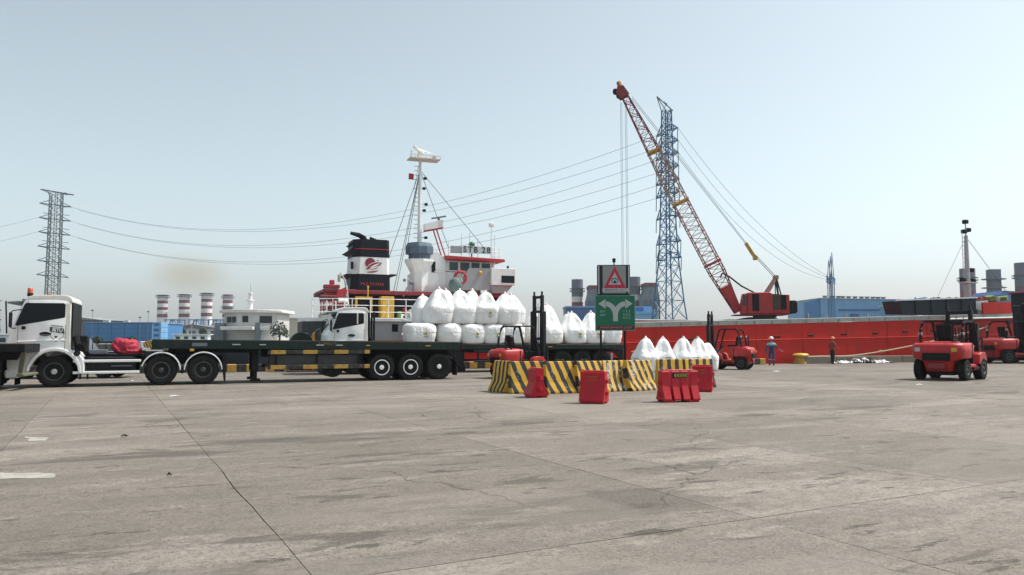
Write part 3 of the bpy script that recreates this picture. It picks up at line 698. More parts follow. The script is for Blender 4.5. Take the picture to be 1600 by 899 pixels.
# haze over the harbour and thin smoke above the third stack
def volbox(name, lo, hi, dens, col, noise=None, label=None, absorb=None):
    b = B(); c = (Vector(lo) + Vector(hi)) / 2; d = Vector(hi) - Vector(lo)
    if noise: b.ball((0, 0, 0), (d.x / 2, d.y / 2, d.z / 2), 3)
    else: b.box((0, 0, 0), d)
    m = bpy.data.materials.new(name + ' air'); m.use_nodes = True; t = m.node_tree; t.nodes.clear()
    v = t.nodes.new('ShaderNodeVolumePrincipled'); o = t.nodes.new('ShaderNodeOutputMaterial'); t.links.new(v.outputs[0], o.inputs['Volume'])
    v.inputs['Color'].default_value = (*col, 1); v.inputs['Density'].default_value = dens; v.inputs['Anisotropy'].default_value = .2
    if noise:
        tc = t.nodes.new('ShaderNodeTexCoord'); 
        ln = t.nodes.new('ShaderNodeVectorMath'); ln.operation = 'LENGTH'
        mp = t.nodes.new('ShaderNodeMapping'); mp.inputs['Scale'].default_value = (2 / d.x, 2 / d.y, 2 / d.z); t.links.new(tc.outputs['Object'], mp.inputs[0]); t.links.new(mp.outputs[0], ln.inputs[0])
        mr = t.nodes.new('ShaderNodeMapRange'); mr.interpolation_type = 'SMOOTHSTEP'; mr.inputs[1].default_value = .95; mr.inputs[2].default_value = .1; mr.inputs[3].default_value = 0; mr.inputs[4].default_value = dens
        t.links.new(ln.outputs['Value'], mr.inputs[0]); t.links.new(mr.outputs[0], v.inputs['Density'])
    o = b.go(name, m, None, 30, c); o['kind'] = 'stuff'; o['label'] = label; return o
HAZE = volbox('haze', (-2300, -900, -5.5), (2300, 2400, 62), .00018, (.88, .95, 1.0), None, 'thin pale harbour haze')
p = at(314, 429, 415)
SMOKE = volbox('smoke', (p.x - 36, 385, p.z - 15), (p.x + 24, 445, p.z + 15), .021, (.55, .45, .29), True, 'faint yellow brown smoke drifting above the third stack')
# ================================================================= CARGO SHIP
SO = Q0 + NRM * 1.5
def sp(t, px, py):
    """length and height on the ship for a sight line, on the plane t metres in from the near side"""
    a, b_, c = ray(px, py); r = a / b_; O = SO + NRM * t
    s = (r * O.y - O.x) / (U.x - r * U.y); Y = O.y + s * U.y
    return s, 1.6 + Y * c / b_
SHIP = thing('cargo_ship', 'red hulled cargo ship moored along the quay with black funnel and white bridge', 'ship', (SO.x, SO.y, 0), TH)
WL = -2.4
def sheer(s): return 2.05 + max(0, s + 2) * .0285
BOW = 57.0; ST = -11.2
def half(s):       # near side offset (0) and far side offset in t
    if s > 40: f = ((s - 40) / (BOW - 40)) ** 1.9; return 5.0 * f, 10 - 5.0 * f
    if s < -4: f = ((-4 - s) / (-4 - ST)); return 1.6 * max(0, (-8.5 - s) / (-8.5 - ST)) ** 2, 10 - 6.2 * f ** 1.3
    return 0, 10
ss = [ST, -10.4, -9.5, -8.5, -6, -4, -2, -.5, .5, .9, 1.6, 2.4] + [4 + 2 * k for k in range(19)] + [42, 44, 46, 48, 50, 52, 54, 55.5, 56.5, BOW]
b = B(); rings = []
for s in ss:
    n0, f0 = half(s); zt = sheer(s) if s > .8 else 1.0
    fl = .0 if s < 40 else .12 * (s - 40) / 17
    rings.append([(s, n0 + fl * 3 + .05 * math.sin(s * 1.7) * .25, WL), (s, n0 + fl + .012 * math.sin(s * 2.1), 0.2), (s, n0, zt * .62), (s, n0, zt), (s, f0, zt), (s, f0, .2), (s, f0 - fl * 3, WL)])
b.loft(rings); b.go('hull', 'hull', SHIP, 40)
# knuckle fold along the plating
b = B(); pts = [(s, -.02 + half(s)[0], sheer(s) * .60) for s in [4 + k for k in range(40)]]
b.tube(pts, .035, 6); b.go('rubbing_strake', 'hull', SHIP)
b = B(); rings = []
for s in [x for x in ss if x >= .85] :
    n0, f0 = half(s); z = sheer(s)
    rings.append([(s, n0 - .06, z + .02), (s, n0 - .06, z + .30), (s, n0 + .25, z + .33), (s, n0 + .25, z + .02)])
b.loft(rings); b.go('bulwark_rim', 'deckg', SHIP, 40)
b = B(); rings = []
for s in [x for x in ss if .85 <= x < 55]:
    n0, f0 = half(s); z = sheer(s); rings.append([(s, f0 - .3, z + .02), (s, f0 - .3, z + .3), (s, f0 + .03, z + .33), (s, f0 + .03, z + .02)])
b.loft(rings); b.go('bulwark_rim', 'deckg', SHIP, 40)
for px, py in ((965, 535), (1020, 533.5), (1081, 531), (1156, 528.5), (1214, 526.5), (1267, 524.5), (1318.5, 522.6), (1367.5, 521), (1414, 518.5), (1458, 517)):
    s, z = sp(0, px, py); B().bb(s - .27, s + .27, -.035, .05, z - .06, z + .06, .01).go('freeing_port', 'black', SHIP)
# rim stanchions
for k in range(26):
    s = 5 + k * 1.45; z = sheer(s); B().bb(s - .03, s + .03, -.10, -.065, z + .02, z + .27).go('rim_bracket', 'deckg', SHIP)
for k in range(9):
    s = 6.5 + k * 3.9; B().bb(s - .006, s + .006, -.018, .03, .25, sheer(s) - .02).go('plate_seam', 'hull', SHIP)
# hatch coaming inboard
B().bb(8, 30.5, 2.2, 7.8, 2.2, 2.95, .04).go('hatch_coaming', 'deckg', SHIP)
# --- raised dark forecastle
s0, z0 = sp(0, 1411, 470); s1, z1 = sp(0, 1531, 466)
zb = sheer(36) + .34
b = B(); b.prism([(s0, z0), (s0 + .3, zb + .02), (s1, zb + .02), (s1, z1)], .35, 1.9, 'y'); b.go('forecastle', 'dark', SHIP, 0)
b = B(); b.prism([(s0 - .05, z0 + .01), (s0 - .05, z0 + .1), (s1 + .1, z1 + .1), (s1 + .1, z1 + .01)], .25, .60, 'y'); b.go('forecastle_rail', 'shipw', SHIP, 0)
for k in range(1, 5):
    s = s0 + (s1 - s0) * k / 5; B().bb(s - .03, s + .03, .29, .345, zb + .05, z0 + .3).go('plate_seam', 'funnel', SHIP)
for k in range(7):
    s = s1 + .25 + k * .2; B().bb(s, s + .1, .5, .58, zb + .5, z1 - .2 + k * .01).go('rail_bar', 'shipw', SHIP)
B().bb(s1 + .05, s1 + 1.8, .62, 1.2, zb + .02, z1 - .1, .02).go('deck_box', 'dark', SHIP)
B().bb(s1 + .05, s1 + 2.6, .2, .34, zb - .3, zb + .48, .02).go('side_panel', 'deckg', SHIP)
b = B(); rr = random.Random(5)
for k in range(13):
    a, c = sp(2, 1462 + k * 3, 471 - rr.uniform(0, 5)); b.ball((a, 2 + rr.uniform(-.3, .3), c), (rr.uniform(.1, .22), .2, rr.uniform(.1, .2)), 1)
a0, c0 = sp(2, 1462, 475); a1, c1 = sp(2, 1500, 473); b.bb(a0, a1, 1.8, 2.3, c0 - .1, c0 + .12); b.go('windlass', 'black', SHIP)
# bow bulwark bits seen past the forklifts
b = B(); rings = []
for s in (39.8, 42, 44, 46, 48, 50, 52, 54, 56, BOW):
    n0, f0 = half(s); z = sheer(s) + .34; rings.append([(s, n0 - .04, z), (s, n0 - .1 * (s - 39) / 17, z + .9), (s, n0 + .1, z + .9), (s, n0 + .1, z)])
b.loft(rings); b.go('bow_bulwark', 'hull', SHIP, 40)
b = B(); b.tube([(s, half(s)[0] - .12, sheer(s) + .02) for s in (36, 39, 42, 44, 46, 48, 50, 52, 54)], .07, 6); b.go('white_strake', 'shipw', SHIP)
# foremast
s, zt = sp(5, 1507, 345); s2, zq = sp(5, 1513, 465)
b = B(); b.cyl((s2, 5, 3.4), (s2, 5, zt - 1.3), .26, .15, 10); b.cyl((s2, 5, zt - 1.3), (s2, 5, zt), .06, .05, 6); b.go('foremast', 'alu', SHIP)
for k in range(16): B().bar((s2 - .5, 5, 5 + k * .36), (s2 - .15, 5, 5 + k * .36), .03).go('ladder_rung', 'alu', SHIP, 0)
b = B(); b.tube([(s2 - .5, 5, 4.6), (s2 - .45, 5, 11)], .03, 5); b.go('ladder_rail', 'alu', SHIP)
for z, x in ((zt - .1, 0), (zt - .8, .28), (zt - .95, -.2), (7.6, .45), (6.7, .6), (6.75, -.6)):
    B().bb(s2 + x - .2, s2 + x + .2, 4.8, 5.2, z - .17, z + .17, .05).go('mast_light', 'black', SHIP)
B().bb(s2 - .75, s2 + .85, 4.7, 5.3, 6.45, 6.55).go('mast_platform', 'alu', SHIP)
for tx, tz, ty in ((-7.5, 4.6, 2.0), (6.2, 4.4, 5), ):
    b = B(); b.cyl((s2, 5, zt - 1.4), (s2 + tx, ty, tz), .022, None, 5); b.go('stay', 'cable', SHIP)
# colourful deck stores on the bow
for px, py, m, d in ((1527, 466, 'maroon', .3), (1536, 465, 'maroon', .26), (1545, 464, 'lime', .34), (1553, 465, 'deckg', .3), (1566, 464, 'lime', .26)):
    a, c = sp(4, px, py); b = B(); rr = random.Random(px)
    b.box((a, 4, c - .15), (d * 1.6, .8, d * 1.3), .03, Matrix.Rotation(rr.uniform(-.4, .4), 3, 'Y') @ Matrix.Rotation(rr.uniform(-.5, .5), 3, 'Z')); b.go('deck_bundle', m, SHIP)
a, c = sp(4, 1534, 470); a2, c2 = sp(4, 1574, 470); B().bb(a, a2, 3.8, 5, 3.3, c - .1, .03).go('deck_store', 'maroon', SHIP)

# --- stern block: grey side, poop deck
def slab(name, m, s0, s1, t0, t1, z0, z1, bev=.02): return B().bb(s0, s1, t0, t1, z0, z1, bev).go(name, m, SHIP)
for lo, hi, nm_, m_ in ((-8.5, .5, 'stern_side', 'hullg'), (-99, -8.5, 'stern_quarter', mat('shaded teal stern paint', (.022, .034, .036), .6, 0, .3, 2, (.08, .08, .07), .4))):  # quarter: green hull in shadow, its shade put into the dark colour
    b = B(); rings = []
    for s in [x for x in ss if lo <= x <= hi]:
        n0, f0 = half(s); z1 = 2.60
        rings.append([(s, n0 - .03, 1.55), (s, n0 - .03, z1), (s, f0 + .03, z1), (s, f0 + .03, 1.55)])
    b.loft(rings); b.go(nm_, m_, SHIP, 40)
b = B(); rings = []
for s in [x for x in ss if x <= .5]:
    n0, f0 = half(s); rings.append([(s, n0 - .02, .9), (s, n0 - .02, 1.549), (s, f0 + .02, 1.549), (s, f0 + .02, .9)])
b.loft(rings); b.go('stern_band', 'hull', SHIP, 40)
b = B(); rings = []
for s in [x for x in ss if x <= .5]:
    n0, f0 = half(s); rings.append([(s, n0 - .14, 2.605), (s, n0 - .14, 2.80), (s, f0 + .1, 2.80), (s, f0 + .1, 2.605)])
b.loft(rings); b.go('poop_deck', 'shipw', SHIP, 40)
s, z = sp(0, 617, 513); slab('porthole', 'glass', s - .17, s + .17, -.06, 0, z - .2, z + .22)
a, c = sp(0, 584, 498); a2, c2 = sp(0, 637, 500); b = B(); b.tube([(a, -.1, c), (a2 - .3, -.1, c), (a2 - .05, -.1, c - .1), (a2 - .35, -.1, c - .9)], .05, 6); b.go('fender_bar', 'shipw', SHIP)
# deck house under the funnel
T = 5.0
def sx(px, py=450): return sp(T, px, py)[0]
def sz(px, py): return sp(T, px, py)[1]
slab('engine_casing', 'funnel', sx(547), sx(800), T + .6, 9.2, 2.82, sz(650, 462))
slab('casing_deck', 'maroon', sx(505), sx(800), T - .2, 9.6, sz(650, 462) + .01, sz(650, 456))
# yellow frame, yellow locker
zf, zb_ = sz(560, 465), 2.82
b = B(); x0, x1 = sx(553), sx(576)
for x in (x0, x1): b.bb(x - .07, x + .07, T - .9, T - .76, zb_, zf, .01)
b.bb(x0 + .071, x1 - .071, T - .9, T - .76, zf - .16, zf, .01); b.go('yellow_frame', 'yellow', SHIP)
slab('yellow_locker', 'yellow', sx(590), sx(610), T - 1.1, T - .3, zb_, sz(600, 465), .03); slab('locker_door', 'yellow', sx(592), sx(599), T - 1.14, T - 1.105, zb_ + .2, sz(600, 469), .01)
b = B(); x = sx(571); b.cyl((x, T - .8, zf), (x, T - .8, zf + .55), .04, None, 6); b.ball((x, T - .8, zf + .6), .07, 1); b.go('yellow_vent', 'yellow', SHIP)
rr = random.Random(9)
for k in range(12):
    x = sx(614 + k * 2.9 + (0 if k < 7 else 12)); m = ['lime', 'shipw', 'black', 'hull', 'deckg'][k % 5]; h = rr.uniform(.25, .75); slab('deck_gear', m, x, x + rr.uniform(.12, .3), T - 1.6, T - 1.2, 2.82, 2.82 + h, .03)
# railing round the poop deck
b = B()
xs = [ST + .5 + k * 1.0 for k in range(12)]
for x in xs: b.cyl((x, half(x)[0] + .25, 2.8), (x, half(x)[0] + .25, 3.85), .028, None, 6)
for z in (3.12, 3.48, 3.84): b.tube([(x, half(x)[0] + .25, z) for x in xs], .022, 5)
b.go('poop_railing', 'shipw', SHIP)
# --- funnel
f0, f1 = sx(548), sx(611); zc = sz(580, 463)
zA = sz(580, 430); zB = sz(580, 402); zC = sz(580, 378); zD = sz(580, 374)
fd0, fd1 = T, T + 2.6
def fprism(name, m, za, zb, in0, in1, bev=.03):
    cut = .42; rings = []
    for z, i in ((za, in0), (zb, in1)):
        x0, x1 = f0 + i * 1.1, f1 - i * .55; y0, y1 = fd0 + i * .3, fd1 - i * .3
        rings.append([(x0 + cut, y0, z), (x1 - .2, y0, z), (x1, y0 + .25, z), (x1, y1 - .3, z), (x1 - .3, y1, z), (x0 + cut, y1, z), (x0, y1 - cut, z), (x0, y0 + cut, z)])
    b = B(); b.loft(rings); return b.go(name, m, SHIP, 30)
fprism('funnel_base', 'funnel', zc, zA + .05, 0, .06); fprism('funnel_band', 'shipw', zA + .06, zB, .08, .14); fprism('funnel_top', 'funnel', zB + .01, zD, .12, .16)
fprism('funnel_stripe', 'visor', zB + .48, zB + .53, .10, .105)
B().prism([(f1 - .05, zA - .02), (f1 + .4, zA + .04), (f1 + .35, zA + .1), (f1 - .05, zA + .1)], fd0 + .1, fd1 - .2, 'y').go('funnel_fin', 'funnel', SHIP, 0)
B().prism([(f0 + .1, zA - .16), (f0 - .3, zA - .02), (f0 - .25, zA + .06), (f0 + .1, zA + .06)], fd0 + .3, fd1 - .2, 'y').go('funnel_fin', 'funnel', SHIP, 0)
B().prism([(f0 + .3, zB + .15), (f0 - .22, zB + .32), (f0 - .05, zB + .42), (f0 + .2, zB + .62), (f0 + .45, zB + .62)], fd0 + .3, fd1 - .3, 'y').go('funnel_fin', 'funnel', SHIP, 0)
B().prism([(f0 + .2, zD - .35), (f0 + .02, zD - .27), (f0 + .3, zD - .05), (f0 + .7, zD - .001)], fd0 + .4, fd1 - .4, 'y').go('funnel_fin', 'funnel', SHIP, 0)
b = B(); b.tube([(f0 + 1.05, fd0 + 1, zD - .05), (f0 + .95, fd0 + 1, zD + .18), (f0 + .6, fd0 + 1, zD + .36), (f0 + .1, fd0 + 1, zD + .46)], [.17, .17, .15, .1], 8); b.go('exhaust_pipe', 'funnel', SHIP)
b = B(); b.tube([(f0 + 1.75, fd0 + 1.2, zD - .05), (f0 + 1.7, fd0 + 1.2, zD + .1), (f0 + 1.35, fd0 + 1.2, zD + .25)], [.11, .11, .07], 8); b.go('exhaust_pipe', 'funnel', SHIP)
B().bb(f0 + .02, f0 + .17, fd0 + .12, fd0 + .3, zA + .35, zA + .8, .02).go('funnel_vent', 'black', SHIP, rot=None)
# emblem on the white band: red disc, boat-shaped oval with swooshes
ec = ((f0 + f1) / 2 + .12, fd0 + .02, (zA + zB) / 2 + .03); er = (zB - zA) * .40
def flat(name, pts, m, parent, y, th=.012):
    b = B(); b.prism([(x, z) for x, z in pts], y - th, y, 'y'); return b.go(name, m, parent, 0)
def ell(cx, cz, a, c, rot=0, n=28, t0=0, t1=6.2832):
    return [(cx + a * math.cos(t) * math.cos(rot) - c * math.sin(t) * math.sin(rot), cz + a * math.cos(t) * math.sin(rot) + c * math.sin(t) * math.cos(rot)) for t in [t0 + (t1 - t0) * k / n for k in range(n)]]
def leafshape(cx, cz, L_, hup, hdn, rot, n=14):
    up = [(-L_ + 2 * L_ * k / n, hup * (1 - (2 * k / n - 1) ** 2)) for k in range(n + 1)]; dn = [(L_ - 2 * L_ * k / n, -hdn * (1 - (2 * k / n - 1) ** 2)) for k in range(1, n)]
    return [(cx + x * math.cos(rot) - z * math.sin(rot), cz + x * math.sin(rot) + z * math.cos(rot)) for x, z in up + dn]
flat('emblem', ell(ec[0] - er * .42, ec[2] + er * .35, er * .72, er * .72), 'emblem', SHIP, ec[1])
flat('emblem', leafshape(ec[0] + .04, ec[2] - er * .1, er * 1.30, er * .55, er * .62, R(24)), 'shipw', SHIP, ec[1] - .013)
flat('emblem', leafshape(ec[0] + .04, ec[2] - er * .06, er * 1.22, er * .42, er * .42, R(24)), 'emblem', SHIP, ec[1] - .026)
flat('emblem', leafshape(ec[0] + .10, ec[2] - er * .02, er * .85, er * .16, er * .05, R(26)), 'shipw', SHIP, ec[1] - .039)
flat('emblem', leafshape(ec[0] + .02, ec[2] - er * .32, er * .95, er * .10, er * .08, R(20)), 'shipw', SHIP, ec[1] - .039)
flat('emblem', leafshape(ec[0] - .02, ec[2] - er * .80, er * .85, er * .02, er * .16, R(10)), 'emblem', SHIP, ec[1] - .013)
flat('emblem', ell(ec[0] + er * .62, ec[2] + er * .72, er * .10, er * .10, 0, 10), 'emblem', SHIP, ec[1])
lettering('MULTITAMA', .26, 'visor', SHIP, (ec[0] - .05, fd0 - .01, (zc + zA) / 2 + .08), (R(90), 0, 0))
# --- bridge
w0, w1 = sx(699), sx(781); zr_ = sz(740, 404); zw = sz(740, 424)
bw0 = sx(660)
slab('lower_bridge', 'shipw', bw0, sx(757), T + .7, 9.0, sz(700, 456) + .02, zw - .02, .03)
b = B(); b.prism([(sx(667), sz(680, 456)), (sx(667), sz(683, 396)), (sx(685), sz(684, 393)), (w0, sz(690, 402)), (w0, sz(690, 456))], T + .45, 8.6, 'y'); b.go('bridge_trunk', 'shipw', SHIP, 0)
slab('trunk_window', 'glass', sx(677), sx(683), T + .40, T + .46, sz(680, 425), sz(680, 408), .01)
# wheelhouse with windows set in a frame
slab('wheelhouse', 'shipw', w0, w1 - .15, T + .62, 8.4, zw, zr_ - .10, .03)
zi0, zi1 = zw + .06, zr_ - .24
xs = [w0 + .22, w0 + .95, w0 + 1.72, w0 + 2.42, w1 - .42]
for i in range(4):
    a, c = xs[i], xs[i + 1]
    f = slab('window', 'shipw', a, c, T + .54, T + .615, zi0 - .05, zi1 + .05, .01); slabp = B().bb(a + .07, c - .07, T + .525, T + .538, zi0, zi1).go('pane', 'glass2', f)
b = B(); b.prism([(w1 - .40, zw), (w1 - .1, zr_ - .1), (w1 - .18, zr_ - .1), (w1 - .52, zw)], T + .5, T + .6, 'y'); b.go('wheelhouse_corner', 'shipw', SHIP, 0)
b = B(); b.prism([(w0 - .08, zr_ - .09), (w0 - .1, zr_ + .12), (w1 + .3, zr_ + .02), (w1 + .35, zr_ - .15), (w1 + .2, zr_ - .18)], T - .1, 9, 'y', .02); b.go('visor_roof', 'visor', SHIP, 0)
# bridge wing: box with dark opening, slanted underside
x0, x1, x2 = sx(724), sx(760), sx(797); wz1, wz0 = sz(770, 422), sz(770, 447)
b = B(); b.prism([(x0 - .7, wz0 - .35), (x0 + .15, wz1), (x1, wz1 + .02), (x1, wz0), (x1, wz0 - .35)], T - .75, T - .6, 'y'); b.go('wing_side', 'hullg', SHIP, 0)  # side turned from the sun, its shade put into the grey colour
b = B(); b.prism([(x1 + .01, wz0), (x1 + .01, wz1 + .03), (x2, wz1 + .02), (x2 - .04, wz0)], T - 1.0, T + .55, 'y', .02); b.go('bridge_wing', 'shipw', SHIP, 0)
slab('wing_opening', 'glass', sx(775), sx(795), T - 1.03, T - .95, sz(785, 444), sz(785, 433), .01)
b = B(); b.prism([(x1, wz0 - .01), (x2 - .1, wz0 - .01), (x2 - .55, wz0 - .5), (x1 + .2, wz0 - .5)], T - .7, T + .4, 'y'); b.go('wing_bracket', 'hullg', SHIP, 0)
slab('wing_floor', 'hullg', x0 - .6, x1, T - .6, T + .6, wz0 - .02, wz0 + .05)
b = B(); x = sx(744); b.ball((x, T - .8, sz(744, 428)), .13, 2); b.go('wing_light', 'yellow', SHIP)
slab('wing_lamp', 'black', sx(789), sx(791), T - .5, T - .3, wz1, wz1 + .26, .02)
# life buoy with white lashings
bm = B(); cx, cz = sx(714), sz(714, 435); n = 28
rings = []
for k in range(n + 1):
    a = 2 * math.pi * k / n; cc = Vector((cx + math.cos(a) * .36, T - .72, cz + math.sin(a) * .36)); rings.append([cc + Vector((math.cos(a) * math.cos(q) * .10, math.sin(q) * .10, math.sin(a) * math.cos(q) * .10)) for q in [2 * math.pi * j / 8 for j in range(8)]])
bm.loft(rings, cap=False); lb = bm.go('life_buoy', 'visor', SHIP)
b = B(); b.tube([(cx - .12, T - .76, cz - .3), (cx - .1, T - .8, cz), (cx + .02, T - .78, cz + .25)], .04, 5); b.tube([(cx + .2, T - .8, cz + .2), (cx, T - .8, cz), (cx + .1, T - .78, cz - .28)], .035, 5); b.go('lashing', 'shipw', lb)
# blue grey pedestal (winch tower) on white column
px0, px1 = sx(648), sx(672)
xc = (px0 + px1) / 2
b = B(); b.lathe([(.62, sz(650, 455)), (.62, sz(650, 424)), (.75, sz(650, 418)), (.98, sz(650, 408)), (.98, sz(650, 404))], (xc, T + .8, 0), 'z', 8); b.go('mast_column', 'shipw', SHIP, 25)
b = B(); b.lathe([(.72, sz(650, 404) + .01), (.72, sz(650, 396)), (.92, sz(650, 395)), (.92, sz(650, 384)), (.8, sz(650, 378)), (.3, sz(650, 376))], (xc, T + .8, 0), 'z', 10); b.go('mast_base_drum', 'bluegrey', SHIP, 25)
# main mast with platform, radar, ladder and stays
mx = sx(661, 300); zt = sz(661, 246); zb2 = sz(661, 377)
b = B(); b.cyl((mx, T + .8, zb2), (mx, T + .8, zt), .14, .09, 10); b.go('main_mast', 'shipw', SHIP)
for k in range(17): B().bar((mx - .38, T + .8, zb2 + .3 + k * .29), (mx - .08, T + .8, zb2 + .3 + k * .29), .035).go('ladder_rung', 'alu', SHIP, 0)
p0, p1 = sx(643, 246), sx(691, 246)
b = B(); b.bb(p0, p1, T + .3, T + 1.3, zt, zt + .07, .01)
for x in [p0 + (p1 - p0) * k / 6 for k in range(7)]: b.bar((x, T + .3, zt + .07), (x, T + .3, zt + .2), .03)
b.bb(p0, p1, T + .29, T + .33, zt + .2, zt + .25); b.go('mast_platform', 'cream', SHIP)
b = B(); b.tube([(p0 + .1, T + .5, zt + .07), (p0 + .12, T + .5, zt + .5), (p0 + .4, T + .5, zt + .62), (p0 + .9, T + .5, zt + .45)], .03, 5); b.tube([(p0 + .6, T + .9, zt + .07), (p0 + .7, T + .9, zt + .75), (p0 + 1.5, T + .9, zt + .5)], .035, 5); b.go('platform_rail', 'cream', SHIP)
b = B(); b.box((sx(659, 232), T + .8, sz(659, 231)), (.85, .16, .15), .03, Matrix.Rotation(R(38), 3, 'Y')); b.cyl((sx(660, 236), T + .8, zt + .07), (sx(660, 236), T + .8, sz(660, 233)), .09, .06, 8); b.go('radar', 'cream', SHIP)
B().bb(sx(681, 240), sx(686, 240), T + .6, T + .9, zt + .08, zt + .3, .03).go('mast_lamp', 'alu', SHIP)
for py, dx in ((275, .35), (291, .28), (316, .42), (326, .3), (369, .42)):
    B().bb(mx + dx - .1, mx + dx + .1, T + .7, T + .9, sz(665, py) - .08, sz(665, py) + .08, .03).go('mast_lamp', 'black', SHIP); B().bb(mx + .1, mx + dx - .1, T + .78, T + .82, sz(665, py) - .02, sz(665, py) + .02).go('lamp_bracket', 'alu', SHIP)
for (ex, ez, ey) in ((sx(610), sz(610, 415), T + 1.5), (sx(616), sz(616, 462), T - .3), (sx(625), sz(625, 458), T + 2), (sx(757), sz(757, 386), T + .2), (sx(712), sz(712, 384), T + 1.6), (sx(650), sz(650, 380), T + 2.4)):
    b = B(); b.cyl((mx, T + .8, sz(661, 262)), (ex, ey, ez), .02, None, 5); b.go('stay', 'cable', SHIP)
# red signal flag
fx, fz = mx - .42, sz(650, 273)
b = B(); pts = []
for k in range(7): 
    x = fx - .33 * k / 6; pts.append((x, T + .75 + .04 * math.sin(k * 1.4)))
rings = [[(x, y, fz + .2 + (.02 if i % 2 else 0)) for i, (x, y) in enumerate(pts)] + [(x, y + .01, fz - .2 + (.03 if i % 2 else 0)) for i, (x, y) in reversed(list(enumerate(pts)))]]
b.poly(rings[0]); b.go('signal_flag', 'visor', SHIP, 60)
b = B(); b.cyl((mx - .42, T + .76, fz - .9), (mx - .1, T + .8, sz(661, 255)), .012, None, 4); b.go('halyard', 'cable', SHIP)
# radar arm box forward of the mast
a, c = sx(668, 355), sx(697, 345)
b = B(); b.prism([(a, sz(668, 358)), (a, sz(668, 348)), (a + .4, sz(668, 345)), (c, sz(697, 341)), (c, sz(697, 353))], T + .6, T + 1.0, 'y'); b.go('radar_arm', 'shipw', SHIP, 0)
b = B(); b.prism([(a, sz(668, 358) - .08), (a, sz(668, 358) - .01), (c, sz(697, 353) - .01), (c, sz(697, 353) - .07)], T + .58, T + 1.02, 'y'); b.bar((sx(682, 355), T + .8, sz(682, 356)), (sx(695, 395), T + .8, sz(695, 398)), .07); b.bar((sx(687, 355), T + .8, sz(687, 355)), (sx(701, 390), T + .8, sz(701, 398)), .07); b.go('radar_arm_strut', 'visor', SHIP, 0)
b = B(); b.box((sx(691, 338), T + .8, sz(691, 337)), (1.0, .12, .1), .02, Matrix.Rotation(R(-12), 3, 'Y')); b.cyl((sx(691, 338), T + .8, sz(691, 341)), (sx(691, 338), T + .8, sz(691, 337)), .1, .08, 8); b.go('radar_scanner', 'stackg', SHIP)
# name board, letters, dome, aerials
nb0, nb1 = sx(723), sx(767); nz0, nz1 = sz(745, 396.5), sz(745, 385)
NB = B().bb(nb0, nb1, T + .0, T + .04, nz0, nz1, .005).go('name_board', mat('pale name board', (.50, .55, .56), .5, 0, .08, 3), SHIP)
for ch, fx in (('S', .075), ('T', .26), ('B', .455), ('2', .74), ('8', .915)):
    lettering(ch, (nz1 - nz0) * 1.12, 'ink', NB, (nb0 + (nb1 - nb0) * fx, T - .004, (nz0 + nz1) / 2 - .01), (R(90), 0, 0), sx=.95, bold=.012)
slab('board_panel', 'hullg', sx(704), nb0 - .02, T + .05, T + .1, nz0 - .02, nz1 - .03, .01)
b = B(); b.ball((sx(743), T + .8, sz(743, 380)), (.22, .22, .19), 2); b.cyl((sx(743), T + .8, zr_ + .1), (sx(743), T + .8, sz(743, 383)), .05, None, 6); b.go('dome_aerial', mat('green dome', (.03, .16, .06), .5), SHIP)
for px, top in ((702, 378), (722, 365), (735, 362), (748, 372), (769, 350), (774, 367)):
    x = sx(px); b = B(); b.cyl((x, T + .2, zr_ + .05), (x, T + .2, sz(px, top)), .02, .014, 5); b.go('aerial', 'alu', SHIP)
B().bb(sx(766), sx(773), T + .05, T + .35, sz(769, 354), sz(769, 348), .04).go('search_light', 'shipw', SHIP)
b = B()
for z in (.25, .5, .75): b.tube([(nb1, T + .15, zr_ + .02 + z), (w1 + .2, T + .15, zr_ + .02 + z - .04)], .018, 5)
for x in (nb1 + .15, w1): b.cyl((x, T + .15, zr_ - .02), (x, T + .15, zr_ + .8), .02, None, 5)
b.go('roof_rail', 'shipw', SHIP)
b = B(); b.tube([(sx(681), T + .35, sz(681, 424)), (sx(690), T + .35, sz(690, 424)), (sx(702), T + .35, sz(702, 420))], .025, 5); b.tube([(sx(690), T + .35, sz(690, 424)), (sx(690), T + .35, sz(690, 455))], .022, 5); b.tube([(sx(695), T + .35, sz(695, 423)), (sx(695), T + .35, sz(695, 455))], .022, 5); b.go('hand_rail', 'shipw', SHIP)
# davit, pipes by the column, covered gear
b = B(); b.tube([(sx(630), T, sz(630, 463)), (sx(636), T, sz(636, 450)), (sx(646), T, sz(646, 440))], .05, 6); b.tube([(sx(641), T, sz(641, 462)), (sx(643), T, sz(643, 440)), (sx(637), T, sz(637, 436))], .045, 6); b.go('pipe_bracket', 'alu', SHIP)
b = B(); b.ball((sx(632), T, sz(632, 438)), .12, 1); b.ball((sx(644), T, sz(644, 443)), (.2, .15, .15), 1); b.go('deck_lamp', 'stackg', SHIP)
b = B(); b.ball((sx(704), T - 1.0, sz(704, 447)), (.42, .4, .5), 2); b.go('covered_gear', mat('grey green cover', (.11, .17, .16), .8, 0, .3, 3), SHIP)
